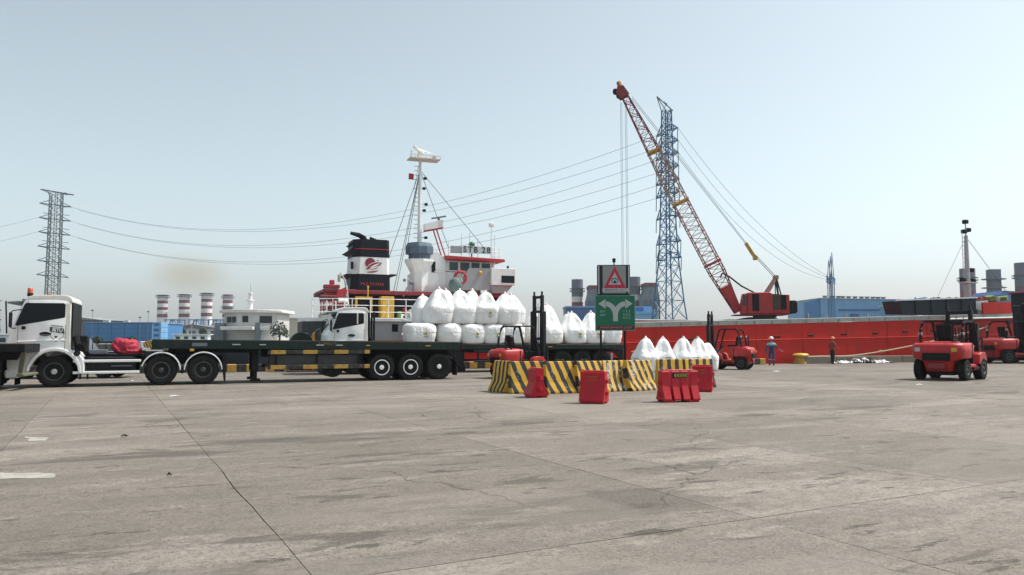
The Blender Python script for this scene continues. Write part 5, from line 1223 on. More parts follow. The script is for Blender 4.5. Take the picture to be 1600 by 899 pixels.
# red tarpaulin bundle and chain gear on the chassis
p = OA + UA * 2.02 + NA * .75
tp = thing('tarpaulin_bundle', 'crumpled red tarpaulin bundle on the tractor chassis', 'tarpaulin', (p.x, p.y, 1.10), THA)
b = B(); b.ball((0, 0, .22), (.36, .42, .30), 4); rr = random.Random(2)
from mathutils import noise as NZ
for v in b.bm.verts:
    d = NZ.fractal(v.co * 2.7, .8, 2.1, 4) * .17; v.co += v.co.normalized() * d + Vector((.34 * max(0, -(v.co.z - .35)) * (1 if v.co.x > 0 else .3), 0, 0)); v.co.z = max(v.co.z, .0)
    if v.co.x > .2: v.co.x += .22 * (1 - v.co.z)
b.go('tarp_cloth', 'tarp', tp, 70)

# ---- tractor B with loaded trailer
OB = Vector((-8.0, 35.2, 0)); OBc = OB + U * .95
TB = thing('tractor_truck', 'smaller white cab-over tractor truck parked beyond the empty flatbed', 'truck', OBc, TH)
cab(TB, 0)
for y in (-.02, 2.43): B().prism([(-.06, 2.83), (.0, 2.83), (.0, 2.34), (-.06, 2.33)], y, y + .008, 'y').go('window_post', 'white', TB, 0)
b = B()
for k in range(5): b.bb(.02, .25, -.022, -.013, 2.40 + k * .085, 2.43 + k * .085)
b.go('window_louvre', 'black', TB, 0)
for y, sd in ((.16, -1), (2.26, 1)): wheel(TB, 0, y, .53, .53, .31, .30, 'rim', 'silver', .05, sd)
for x in (3.0, 4.3):
    for y, sd in ((.16, -1), (.52, -1), (1.90, 1), (2.26, 1)): wheel(TB, x, y, .53, .53, .30, .29, 'rim', 'rim', -.02, sd, 'drive')
for y in (.75, 1.55): B().bb(-1.0, 5.0, y, y + .12, .74, 1.02, .01).go('chassis_rail', 'black', TB)
B().bb(.95, 2.3, .04, .7, .50, 1.02, .05).go('fuel_tank', 'black', TB)
b = B()
for y in (.3, .9, 1.5, 2.1): b.cyl((.8, y, 1.0), (.8, y, 2.9), .05, None, 6)
b.go('cab_guard', 'black', TB)
TRB = thing('flatbed_trailer', 'dark flatbed trailer loaded with white bulk bags', 'trailer', OB, TH)
deck(TRB, 2.85, 14.95, 'green', 'rust', 1.12, 1.36, False)
for i, x in enumerate((11.4, 12.5, 13.62)):
    for y, sd in ((.16, -1), (.50, -1), (1.95, 1), (2.29, 1)): wheel(TRB, x, y, .52, .52, .30, .30, 'black', 'rim', .03, sd, 'trailB')
    b = B(); b.cyl((x, .3, .52), (x, 2.1, .52), .11, None, 10); b.go('axle', 'black', TRB)
for y in (.62, 1.65): B().bb(10.9, 14.2, y, y + .2, .62, .95, .02).go('suspension_beam', 'black', TRB)
for y in (.35, 2.0):
    b = B(); b.bb(6.0, 6.2, y, y + .18, .3, 1.1, .01); b.bb(5.93, 6.27, y - .05, y + .22, .06, .3, .01); b.go('landing_leg', 'black', TRB)
for z in (.98, .5):
    for y in (.0, 2.44): B().bb(6.6, 10.6, y, y + .04, z, z + .1, .008).go('side_guard', 'green', TRB)
for x in (6.8, 8.6, 10.4):
    for y in (.045, 2.39): B().bb(x, x + .08, y, y + .05, .5, 1.12).go('guard_post', 'black', TRB)
for x in (9.7, 10.5): B().bb(x, x + .3, -.012, .0, 1.22, 1.26, .002).go('side_reflector', 'yellow', TRB)
B().bb(14.8, 14.96, .1, 2.38, .5, .64, .02).go('underrun_bar', 'black', TRB)
B().prism([(14.2, 1.11), (14.8, .55), (14.92, .55), (14.92, 1.11)], .02, .16, 'y').go('rear_bracket', 'black', TRB, 0)
b = B(); b.bb(14.2, 14.24, -.02, .5, .16, .9); b.go('mud_flap', 'plastic', TRB)

# ---- trailer C: tail end at the left photo edge
OC = Vector((-15.05, 24.2, 0)); TC = thing('flatbed_trailer', 'tail of a dark flatbed trailer cut by the left photo edge', 'trailer', OC, R(17))
deck(TC, -8.0, -.35, 'black', 'rust', 1.22, 1.46, False)
B().bb(-.345, -.22, 0.0, 2.48, 1.2, 1.47, .01).go('tail_beam', 'black', TC)
for y in (.1, 2.3): 
    b = B(); b.prism([(-.36, 1.19), (-.22, 1.19), (-.30, .55), (-.42, .55)], y, y + .1, 'y'); b.go('rear_upright', mat('olive drab steel', (.075, .068, .042), .7), TC, 0)
B().bb(-.46, -.24, .12, 2.36, .44, .53, .02).go('underrun_bar', mat('lime grey bar', (.14, .145, .085), .7), TC)
b = B(); b.bb(-1.02, -.98, .0, .5, .1, .95); b.go('mud_flap', 'rubber', TC); b = B(); b.bb(-1.02, -.98, 1.95, 2.45, .1, .95); b.go('mud_flap', 'rubber', TC)
for x in (-1.75, -3.0):
    for y, sd in ((.16, -1), (.50, -1), (1.95, 1), (2.29, 1)): wheel(TC, x, y, .52, .52, .30, .30, 'black', 'rim', .03, sd, 'trailB')
B().bb(-1.5, -1.3, -.01, .0, 1.1, 1.16, .01).go('side_reflector', 'signtext', TC)

# ---- dark pickup behind the tractor
pk = Vector((-16.9, 31.9, 0)); PK = thing('pickup_truck', 'dark pickup truck mostly hidden behind the white tractor', 'pickup', pk, R(8))
prof = [(-3.9, .45), (-3.95, .85), (-3.75, 1.0), (-2.75, 1.08), (-2.2, 1.62), (-1.2, 1.66), (-.75, 1.1), (1.0, 1.1), (1.0, .5), (.45, .45)] + arc(0, .36, .44, 10, 170, 10) + [(-2.55, .45)] + arc(-3.0, .36, .44, 10, 170, 10) + [(-3.5, .45)]
B().prism(prof, 0, 1.75, 'y', .04).go('pickup_body', mat('black car paint', (.012, .013, .016), .25, 0, .1, 2, coat=.6), PK)
for x in (0, -3.0):
    for y, sd in ((.12, -1), (1.63, 1)): wheel(PK, x, y, .36, .36, .24, .21, 'rim', 'silver', .03, sd, 'car')
B().prism([(-2.05, 1.52), (-2.5, 1.12), (-1.0, 1.12), (-1.25, 1.55)], -.006, .0, 'y').go('side_window', 'glass', PK, 0)
b = B(); b.tube([(-.5, .15, 1.1), (-.5, .15, 1.5), (.9, .15, 1.5), (.9, .15, 1.1)], .03, 6); b.tube([(-.5, 1.6, 1.1), (-.5, 1.6, 1.5), (.9, 1.6, 1.5), (.9, 1.6, 1.1)], .03, 6); b.go('bed_rack', 'black', PK)

# ---- moored boats seen under the empty trailer
def quay_pt(px, py, t):
    a, b_, c = ray(px, py); r = a / b_; O = Q0 + NRM * t; s = (r * O.y - O.x) / (U.x - r * U.y); v = O + U * s; return v
v = quay_pt(352, 550, 3.0); bt = thing('pilot_boat', 'white and navy harbour boat moored beyond the kerb under the trailer', 'boat', (v.x, v.y, 0), TH)
b = B(); rings = []
for x, w, k in ((-4.2, 1.4, -.1), (-2, 1.5, -.1), (0, 1.4, 0), (1.6, .9, .1), (2.3, .1, .2)): rings.append([(x, -w, 1.08 + k * .1), (x, -w * .8, -1), (x, -w * .3, -2.4), (x, w * .3, -2.4), (x, w * .8, -1), (x, w, 1.08 + k * .1)])
b.loft(rings); b.go('boat_hull', 'navy', bt, 40)
b = B(); rings = []
for x, w, z in ((-4.2, 1.42, 1.10), (-2, 1.52, 1.10), (0, 1.42, 1.10), (1.7, .92, 1.10), (2.4, .12, 1.10)): rings.append([(x, -w, z - .02), (x, -w, z + .12 + max(0, (1.7 - x)) * .05), (x, w, z + .12 + max(0, (1.7 - x)) * .05), (x, w, z - .02)])
b.loft(rings); b.go('boat_deck', 'shipw', bt, 40)
B().prism([(-3.6, 1.30), (-3.5, 1.62), (-1.2, 1.62), (-.3, 1.32)], -1.1, 1.1, 'y', .04).go('boat_cabin', 'shipw', bt)
for x in (-3.2, -2.5, -1.8): B().bb(x, x + .5, -1.13, -1.08, 1.38, 1.55, .01).go('cabin_window', 'glass2', bt)
v = quay_pt(393, 555, 4.0); bt = thing('brown_barge', 'rusty brown barge side beyond the kerb beside the navy boat', 'barge', (v.x, v.y, 0), TH)
b = B(); b.prism([(-1.0, 1.0), (-.8, -2.4), (2.2, -2.4), (2.5, 1.0)], 0, 5, 'y'); b.go('barge_hull', 'brown', bt, 0); B().bb(-1.02, 2.55, -.05, 5.05, 1.01, 1.1, .01).go('gunwale', 'maroon', bt)
for k in range(2):
    px = (506, 470)[k]; p = quay_pt(px, 545, -.75); q = thing('rounded_fender', ('black and yellow striped round-topped fender left of the small truck cab', 'dark green round-topped fender left of the striped one')[k], 'fender', (p.x, p.y, 0), TH)
    r_ = (.62, .55)[k]; hz = (2.22, 1.98)[k]
    P = [(r_, .09)] + arc(0, hz - r_, r_, 0, 180, 18) + [(-r_, .09)]
    b = B(); b.prism(P, -.3, .3, 'y', .03); b.go('fender_body', stripe_mat('fender stripes', (.50, .27, .03), (.03, .03, .035), 0, 1.0, 0, .12) if k == 0 else 'green', q, 40)
    B().bb(-r_ - .08, r_ + .08, -.38, .38, 0, .085, .01).go('skid', 'brown', q)
# white launches far left
for px, py, Y, lab in ((0, 528, 60, 'white launch cabin at the far left photo edge'), (312, 525, 100, 'small white harbour boat in front of the grey shed')):
    p = at(px, py, Y); t = thing('white_launch', lab, 'boat', (p.x, Y, -2.3), R(10))
    hh = p.z + 2.3
    b = B(); rings = []
    for x, w in ((-4, 1.2), (-1, 1.4), (2, 1.1), (4, .1)): rings.append([(x, -w, hh * .8), (x, -w * .6, 0), (x, w * .6, 0), (x, w, hh * .8)])
    b.loft(rings); b.go('boat_hull', 'shipw', t, 40); B().bb(-3, 1.2, -.9, .9, hh * .8 + .01, hh * .8 + 1.0, .05).go('boat_cabin', 'shipw', t)
    for k in range(4): B().bb(-2.7 + k, -2.2 + k, -.94, -.9, hh * .8 + .45, hh * .8 + .8).go('cabin_window', 'glass2', t)
    B().bb(-3.2, 1.5, -1.05, 1.05, hh * .8 + 1.01, hh * .8 + 1.1, .02).go('cabin_roof', 'shipw', t)
    b = B(); b.cyl((-1, 0, hh * .8 + 1.1), (-1, 0, hh * .8 + 2.3), .04, None, 6); b.bar((-1.5, 0, hh * .8 + 1.8), (-.5, 0, hh * .8 + 1.8), .05); b.go('boat_mast', 'alu', t)
p = at(2, 470, 70); t = thing('deck_derrick', 'slim dark lattice derrick cut by the far left photo edge', 'derrick', (p.x - .5, 70, -1), 0)
b = B(); H = p.z + 1
for x, x2 in ((-.9, -.6), (1.0, .6)): 
    for y in (-.5, .5): b.bar((x, y, 0), (x2, y, H), .1)
for k in range(7): b.bar((-.85, -.5, H * k / 7), (.9, -.5, H * k / 7), .07); b.bar((-.85, -.5, H * k / 7), (.85, -.5, H * (k + 1) / 7), .05)
b.go('derrick_frame', 'black', t, 0); B().bb(-1.4, 1.4, -1, 1, -1.4, -.001).go('pontoon', 'dark', t)

# ---- forklifts (x forward, y left)
def forklift(name_label, loc, rz, mast_h=3.0, sc=1.0, wide=1.15, logo=False, forks=True, driver=False, guard=2.12, group='red forklifts on the quay', exhaust=False):
    root = thing('forklift', name_label, 'forklift', loc, rz, group)
    w = wide / 2
    # counterweight: rounded tail, waisted below
    b = B(); rings = []
    for z, xr, hw, xf in ((.28, -1.00, w * .54, -.30), (.48, -1.10, w * .57, -.28), (.60, -1.15, w * .60, -.27), (.70, -1.17, w * .97, -.25), (.92, -1.22, w, -.2), (1.09, -1.19, w * .985, -.15), (1.17, -1.08, w * .90, -.15)):
        rings.append([(xf, -hw, z), (xr + .22, -hw, z), (xr + .06, -hw * .90, z), (xr, -hw * .62, z), (xr, hw * .62, z), (xr + .06, hw * .90, z), (xr + .22, hw, z), (xf, hw, z)])
    b.loft(rings); cw = b.go('counterweight', 'red', root, 50)
    # wheel cut-outs filled dark, rear vent recess
    B().bb(-1.235, -1.15, -w * .52, w * .52, .62, .86, .02).go('rear_vent', 'black', cw); B().bb(-1.225, -1.14, -w * .30, w * .30, .36, .55, .02).go('tow_pocket', 'maroon', cw)
    for k in range(3): B().bb(-1.245, -1.22, -w * .5, w * .5, .66 + k * .065, .68 + k * .065).go('vent_slat', 'black', cw)
    for sy in (-1, 1):
        y0, y1 = sorted((sy * w * .60, sy * w * .635)); B().bb(-.92, -.35, y0, y1, .98, 1.10, .01).go('side_louvre', 'black', root)
        B().bb(-.34, -.30, sorted((sy * w * .5, sy * w * 1.005))[0], sorted((sy * w * .5, sy * w * 1.005))[1], .52, 1.12).go('panel_gap', 'black', root)
    B().bb(-.9, .9, -w * .5, w * .5, .16, .297, .02).go('belly_frame', 'black', root)
    b = B()
    for k in range(3): b.tube([(1.0, -.12 + k * .1, .6), (.98, -.14 + k * .12, mast_h * .5), (1.02, -.1 + k * .1, mast_h * .74)], .016, 5)
    b.go('hydraulic_hoses', 'rubber', root)
    B().bb(-1.232, -1.222, -w * .78, -w * .58, .90, 1.02).go('warning_decal', 'yellow', root); B().bb(-1.232, -1.222, w * .58, w * .78, .90, 1.02).go('number_plate', 'signgrey', root)
    # hood, floor body, fenders, dash
    B().prism([(-.95, 1.171), (-.85, 1.22), (-.15, 1.20), (-.12, 1.0), (-.12, .45), (-.30, .45), (-.30, 1.171)], -w * .62, w * .62, 'y', .03).go('engine_hood', 'red', root)
    B().bb(-.35, .72, -w * .92, w * .92, .30, .50, .03).go('floor_body', 'red', root)
    for sy in (-1, 1):
        y0, y1 = sorted((sy * w * .62, sy * w * 1.02))
        B().prism([(.28, .50), (.36, .80), (.52, .88), (.90, .86), (1.02, .70), (1.02, .56), (.9, .64), (.5, .64), (.40, .50)], y0, y1, 'y', .015).go('fender', 'red', root)
        B().bb(-.25, .25, y0, y1, .34, .42, .01).go('step', 'black', root)
    B().prism([(.62, .50), (.70, 1.05), (.82, 1.08), (.90, .50)], -w * .75, w * .75, 'y', .02).go('dashboard', 'black', root)
    b = B(); b.tube([(.66, 0, 1.0), (.42, 0, 1.25)], .025, 6); n = 16; rg = []
    for k in range(n + 1):
        a = 2 * math.pi * k / n; c = Vector((.41, 0, 1.26)) + Vector((.5 * math.cos(a) * .17 * .9, math.sin(a) * .17, math.cos(a) * .17 * .8)); rg.append(c)
    b.tube(rg, .016, 5); b.go('steering_wheel', 'black', root)
    B().bb(-.35, .12, -.24, .24, 1.205, 1.30, .04).go('seat', 'black', root); B().box((-.40, 0, 1.52), (.11, .46, .48), .04, Matrix.Rotation(R(-10), 3, 'Y')).go('backrest', 'black', root)
    # overhead guard
    g = guard
    for sy in (-1, 1):
        b = B(); y = sy * w * .78; b.tube([(-.72, y, 1.15), (-.66, y, 1.6), (-.52, y, g - .08), (-.40, y, g)], .05, 6); b.go('guard_post', 'mast', root); b = B(); b.tube([(.78, y, .85), (.62, y, 1.5), (.46, y, g - .05), (.36, y, g)], .05, 6); b.go('guard_post', 'mast', root)
    b = B(); 
    for sy in (-1, 1): b.bar((-.45, sy * w * .78, g), (.42, sy * w * .78, g), .06)
    for k in range(7): b.bar((-.42 + k * .135, -w * .78, g + .01), (-.42 + k * .135, w * .78, g + .01), .045)
    b.go('guard_roof', 'mast', root, 0)
    # mast: outer and inner channels, cross ties, chains, carriage, forks
    for sy in (-1, 1):
        y = sy * w * .62; B().bb(1.02, 1.18, y - .075, y + .075, .12, mast_h * .80, .008).go('outer_channel', 'mast', root); y = sy * w * .44; B().bb(1.04, 1.17, y - .06, y + .06, .2, mast_h, .008).go('inner_channel', 'mast', root)
        b = B(); b.cyl((1.10, sy * w * .26, .2), (1.10, sy * w * .26, mast_h * .86), .035, None, 8); b.go('lift_cylinder', 'mast', root)
        b = B(); b.tube([(1.16, sy * w * .14, .6), (1.16, sy * w * .14, mast_h * .9)], .014, 5); b.go('lift_chain', 'cable', root)
        b = B(); b.cyl((.72, sy * w * .5, .62), (1.05, sy * w * .5, 1.1), .045, None, 8); b.go('tilt_cylinder', 'mast', root)
        B().bb(1.06, 1.14, sy * w * .44 - .02, sy * w * .44 + .02, mast_h + .001, mast_h + .16).go('mast_horn', 'mast', root)
    for z in (.35, mast_h * .45, mast_h * .78): B().bb(1.02, 1.10, -w * .60, w * .60, z, z + .11, .01).go('mast_tie', 'mast', root)
    B().bb(1.04, 1.17, -w * .43, w * .43, mast_h - .14, mast_h - .03, .01).go('mast_head', 'mast', root)
    zf = .25
    for z in (zf + .1, zf + .5): B().bb(1.19, 1.25, -w * .85, w * .85, z, z + .12, .01).go('carriage_bar', 'mast', root)
    b = B()
    for k in range(6): b.bar((1.22, -w * .8 + k * w * .32, zf + .55), (1.22, -w * .8 + k * w * .32, zf + 1.05), .04)
    b.bar((1.22, -w * .8, zf + 1.05), (1.22, w * .8, zf + 1.05), .05); b.go('load_backrest', 'mast', root, 0)
    if forks:
        for sy in (-1, 1): B().prism([(1.26, zf + .62), (1.31, zf + .62), (1.31, zf + .05), (2.35, zf + .0), (2.35, zf - .02), (1.26, zf - .03)], sy * .3 - .06, sy * .3 + .06, 'y').go('fork', 'black', root, 0)
    for sy in (-1, 1):
        wheel(root, .70, sy * w * .86, .36, .36, .26, .2, 'rim', 'rim', .03, -1 if sy < 0 else 1, 'fl')
        wheel(root, -.70, sy * w * .82, .33, .33, .22, .16, 'rim', 'rim', .03, -1 if sy < 0 else 1, 'fl')
    b = B(); b.cyl((-.86, -w * .5, 1.18), (-.86, -w * .5, 1.75), .03, None, 6); b.go('exhaust_stack', 'mast', root)
    for sy in (-1, 1): B().bb(-.72, -.66, sy * w * .78 - .06, sy * w * .78 + .06, g - .45, g - .35, .015).go('rear_lamp', 'alu', root)
    root.scale = (sc, sc, sc)
    return root
F1 = forklift('red forklift with tall mast behind the striped barriers, facing the loaded trailer', (.25, 32.6, 0), R(38), 3.45, 1.02, 1.15)
F2 = forklift('red forklift with mast turned towards the bags standing on the ground', (11.9, 41.9, 0), R(146), 2.95, 1.02, 1.15)
F3 = forklift('big red forklift seen from behind in the open, right of the two workers', (17.75, 31.3, 0), R(43), 2.25, 1.26, 1.55, guard=1.85)
lettering('C', .42, 'red', F3, (.2, .32, 1.62), (R(90), 0, R(-90)), .008, 'logo_letter', 1.0, .03)
F4 = forklift('larger red forklift beyond the big one, cut by the right photo edge', (34.0, 52.6, 0), R(10), 2.9, 1.42, 1.5, guard=2.0)
B().bb(1.32, 2.6, -1.2, 1.2, .6, 2.85, .05).go('load_crate', 'dark', F4)
b = B(); b.tube([(-.6, -.5, 1.18), (-.6, -.55, 1.7), (-.5, -.55, 1.95), (-.35, -.55, 2.02)], .035, 6); b.go('snorkel', 'mast', F4)
# ================================================================= CARGO, BARRIERS, SIGN, PEOPLE
from mathutils import noise as NZ
def bag_material():
    m = bpy.data.materials.new('woven bag fabric'); m.use_nodes = True; t = m.node_tree; N = t.nodes; L = t.links
    p = N['Principled BSDF']; p.inputs['Roughness'].default_value = .55; p.inputs['Specular IOR Level'].default_value = .3
    p.inputs['Subsurface Weight'].default_value = .25; p.inputs['Subsurface Radius'].default_value = (.3, .3, .3); p.inputs['Subsurface Scale'].default_value = .3
    tc = N.new('ShaderNodeTexCoord'); oi = N.new('ShaderNodeObjectInfo')
    n = N.new('ShaderNodeTexNoise'); n.inputs['Scale'].default_value = 3.5; n.inputs['Detail'].default_value = 6; n.noise_dimensions = '4D'
    L.new(tc.outputs['Object'], n.inputs['Vector']); L.new(oi.outputs['Random'], n.inputs['W'])
    sx_ = N.new('ShaderNodeSeparateXYZ'); L.new(tc.outputs['Object'], sx_.inputs[0])
    r = N.new('ShaderNodeMapRange'); r.inputs[1].default_value = .02; r.inputs[2].default_value = .22; r.inputs[3].default_value = .30; r.inputs[4].default_value = 0
    L.new(sx_.outputs[2], r.inputs[0])
    r1 = N.new('ShaderNodeMapRange'); r1.inputs[1].default_value = .5; r1.inputs[2].default_value = .75; r1.inputs[4].default_value = .25; L.new(n.outputs[0], r1.inputs[0])
    ad = N.new('ShaderNodeMath'); ad.operation = 'MULTIPLY'; L.new(r.outputs[0], ad.inputs[0]); L.new(n.outputs[0], ad.inputs[1])
    ad2 = N.new('ShaderNodeMath'); ad2.operation = 'ADD'; L.new(ad.outputs[0], ad2.inputs[0]); L.new(r1.outputs[0], ad2.inputs[1])
    mx = N.new('ShaderNodeMix'); mx.data_type = 'RGBA'; mx.inputs[6].default_value = (.90, .90, .89, 1); mx.inputs[7].default_value = (.50, .45, .38, 1); L.new(ad2.outputs[0], mx.inputs[0]); L.new(mx.outputs[2], p.inputs['Base Color'])
    n3 = N.new('ShaderNodeTexNoise'); n3.inputs['Scale'].default_value = 9; n3.inputs['Detail'].default_value = 5; n3.inputs['Distortion'].default_value = .8
    mp = N.new('ShaderNodeMapping'); mp.inputs['Scale'].default_value = (1, 1, .45); L.new(tc.outputs['Object'], mp.inputs[0]); L.new(mp.outputs[0], n3.inputs['Vector'])
    b = N.new('ShaderNodeBump'); b.inputs['Strength'].default_value = 1.0; b.inputs['Distance'].default_value = .06; L.new(n3.outputs[0], b.inputs['Height']); L.new(b.outputs[0], p.inputs['Normal'])
    return m
M_['bag'] = bag_material()
def bag(label, group, loc, rz, seed, w=1.06, bh=.98, peak=1.6, loop='pink', emblem=0, lean=(0, 0), round_=.0, crush=0.0):
    """bulk bag: square bulging body, loose skirt, top gathered to a lifted point (or flattened under a load)"""
    root = thing('bulk_bag', label, 'bag', loc, rz, group)
    rr = random.Random(seed); off = Vector((seed * 3.7, seed * 1.3, seed * .9)); n = 44; rings = []
    flat = peak is None
    top = bh if flat else peak
    zs = [0, .015, .05, .12, .2, .3, .4, .5, .56, .565, .6, .68, .76, .84, .9, .95, 1.0]
    zs = [z * bh for z in zs]
    if not flat: zs += [bh + (peak - bh) * k / 9 for k in range(1, 10)] 
    def radius(th, z):
        f = z / bh
        e = 4.6 - round_ * 2.0
        c, s_ = abs(math.cos(th)), abs(math.sin(th)); sup = (c ** e + s_ ** e) ** (-1 / e)
        if f < .05: k = .80 + f * 3.0
        elif f < .6: k = .95 + .085 * math.sin(math.pi * min((f - .05) / .9, 1))
        else: k = 1.0 + .035 * math.sin(math.pi * min((f - .05) / .9, 1))
        k *= 1 + round_ * .06 * math.sin(math.pi * min(f, 1))
        if .563 < f <= 1.0: k += .022                       # the loose upper skirt
        if flat and f > .82: k -= (f - .82) ** 2 * 6.5
        if not flat and f > .78:
            q = min((z - .78 * bh) / (peak - .78 * bh), 1.0)
            k *= (1 - q) ** (.60 - .06 * round_) * .91 + .09
            ridge = (abs(math.sin(2 * th))) ** 1.5           # four webbing corners stay taut, panels sink between
            k *= 1 - .22 * (1 - ridge) * math.sin(math.pi * min(q, 1)) * (1 - .35 * round_)
            k *= 1 + .045 * q * math.sin(9 * th + seed) * (1 - q) * 2
        return w / 2 * sup * k
    for z in zs:
        ring = []
        for j in range(n):
            th = 2 * math.pi * (j + .5) / n; r_ = radius(th, z); p = Vector((r_ * math.cos(th), r_ * math.sin(th), z))
            d = NZ.fractal(Vector((p.x * 1.9, p.y * 1.9, z * 1.2)) + off, .9, 2.0, 4)
            d2 = NZ.noise(Vector((math.cos(th) * 4, math.sin(th) * 4, z * .9)) + off)
            amp = 1 if z > .03 else .2
            r2 = r_ * (1 + amp * (.050 * d + .032 * d2 + (.03 * NZ.noise(Vector((math.cos(th) * 7, math.sin(th) * 7, z * 2.5)) + off) if z > .6 * bh else 0)))
            f = max(0, z - .3) / max(top - .3, .1)
            p = Vector((r2 * math.cos(th) + lean[0] * f ** 1.4, r2 * math.sin(th) + lean[1] * f ** 1.4, max(0.0, z + (amp * .02 * d if z < bh else .03 * d2))))
            ring.append(p)
        rings.append(ring)
    b = B(); b.loft(rings); b.go('bag_body', 'bag', root, 60)
    if not flat and loop:
        for k in range(2):
            a = rr.uniform(0, 3.1); d = Vector((math.cos(a), math.sin(a), 0)) * .09; c = Vector((lean[0], lean[1], peak - .05))
            b = B(); b.tube([c - d * 1.2 + Vector((0, 0, -.10)), c - d + Vector((0, 0, .03)), c + Vector((0, 0, .10 + .03 * k)), c + d + Vector((0, 0, .02)), c + d * 1.3 + Vector((0, 0, -.10))], [.02, .034, .036, .034, .02], 6); b.go('lifting_loop', loop if k == 0 else 'bag', root)
    if flat and loop == 'bag':
        for k in range(2): b = B(); b.tube([(-.2 + .4 * k, -.1, bh - .1), (-.15 + .3 * k, 0, bh + .02), (-.1 + .3 * k, .15, bh - .1)], .03, 6); b.go('lifting_loop', 'bag', root)
    if emblem:
        x = .14 * (1 if emblem > 0 else -1); z = .40 * bh if flat else .42 * bh
        y = -radius(-math.pi / 2, z) * 1.055
        em = mat('bag print green', (.20, .32, .05), .7, 0, .2, 20); ey = mat('bag print gold', (.55, .42, .05), .7)
        b = B(); b.cyl((x, y - .003, z + .1), (x, y, z + .1), .075, None, 14); e = b.go('printed_mark', ey, root); b = B(); b.cyl((x, y - .006, z + .1), (x, y - .003, z + .1), .045, None, 12); b.go('mark_centre', em, e)
        B().bb(x - .10, x + .10, y - .003, y, z - .05, z - .025).go('printed_line', 'stackg', e); B().bb(x - .06, x + .08, y - .003, y, z - .10, z - .085).go('printed_line', 'stackg', e)
    return root
def bpos(s, t, z=0): v = OB + U * s + NRM * t; return (v.x, v.y, z)
DZ = 1.385
GB = 'bags on the loaded trailer'
rb = random.Random(12)
def J(a=.05): return rb.uniform(-a, a)
lower = [(4.0, 1.42, 'broad slumped lower bag at the cab end of the trailer', 1.0, 1), (5.45, 1.20, 'rounded plain lower bag, second from the cab', 1.02, 0), (6.62, 1.2, 'lower bag with green gold mark, third from the cab', .98, 1), (7.75, 1.16, 'lower bag with dark centred mark, fourth from the cab', .98, 1), (8.82, 1.14, 'lower bag just behind the tall forklift guard, fifth from the cab', .98, 0)]
for i, (s, w, lab, bh, em) in enumerate(lower): bag(lab, GB, bpos(s, .60, DZ), TH + J(.08), 20 + i, w, bh, None, 'bag' if i == 0 else None, em, round_=.9 if i == 1 else .2)
for i, s in enumerate((4.15, 5.4, 6.6, 7.8, 8.95)): bag(('lower bag at the cab end hidden behind the broad slumped one', 'lower bag in the far row behind the rounded plain one', 'lower bag in the far row behind the third near bag', 'lower bag in the far row behind the fourth near bag', 'lower bag in the far row behind the fifth near bag')[i], GB, bpos(s, 1.86, DZ), TH + J(), 40 + i, 1.12, 1.0, None, None)
upper = [(4.95, 1.30, 1.70, 'upper bag with orange tie, topmost at the cab end', 'orange', 0), (6.18, 1.24, 1.66, 'upper bag with tall pink tied peak, second from the cab end', 'pink', 0), (7.36, 1.24, 1.60, 'upper bag with small gold mark, third from the cab end', 'pink', 1), (8.52, 1.24, 1.54, 'upper bag with ragged double peak, fourth from the cab end', 'pink', 0)]
for i, (s, w, pk_, lab, lp, em) in enumerate(upper): bag(lab, GB, bpos(s, .66, DZ + 1.0), TH + J(.1), 60 + i, w, 1.0, pk_, lp, em, (J(.12), J(.1)))
for i, (s, pk_) in enumerate(((4.6, 1.4), (5.65, 1.72), (6.95, 1.74), (9.35, 1.55))): bag(('upper bag in the far row peeping past the orange tied one', 'upper bag in the far row between first and second peaks', 'upper bag in the far row between second and third peaks', 'upper bag with thin raised peak right next to the forklift mast')[i], GB, bpos(s, 1.82, DZ + 1.01), TH + J(.1), 70 + i, 1.12, 1.0, pk_, ('bag', 'pink', 'pink', 'orange')[i], 0, (J(.15), J(.1)))
rear = [(10.85, .62, 1.34, 2.02, 'tallest bag drawn up to a high red tied point right of the mast', 'pink', 0, .9), (12.3, .62, 1.16, 1.62, 'bag with green gold mark left of the road sign', 'pink', 1, .1), (13.35, .62, 1.12, 1.66, 'bag half hidden by the left edge of the green sign', 'pink', 1, .2), (14.42, .62, 1.08, 1.5, 'last bag on the trailer tail under the green sign', 'pink', 0, .3), (10.6, 1.85, 1.15, 1.75, 'far row bag showing behind the forklift mast', 'bag', 0, .1), (12.6, 1.85, 1.1, 1.62, 'far row bag with pink tie behind the marked one', 'pink', 0, .2)]
for i, (s, t, w, pk_, lab, lp, em, ro) in enumerate(rear): bag(lab, GB, bpos(s, t, DZ), TH + J(.1), 90 + i, w, .95, pk_, lp, em, (J(.1), J(.1)), ro)
GG = 'bags standing on the ground'
for i, (px, Y, lab, w) in enumerate(((1007, 38.6, 'ground bag nearest the sign post', 1.14), (1037, 39.0, 'second ground bag from the sign post', 1.12), (1066.5, 39.3, 'third ground bag from the sign post', 1.08), (1091, 39.7, 'fourth ground bag from the sign post', 1.02), (1106, 40.0, 'ground bag leaning by the forks of the far forklift', 1.0))):
    p = at(px, 545, Y); bag(lab, GG, (p.x, Y, 0), J(.5), 110 + i, w, .98, 1.68 - (.25 if i == 4 else 0), 'bag' if i < 3 else 'ink' if i == 3 else None, 0, (J(.12), J(.1)), .45)

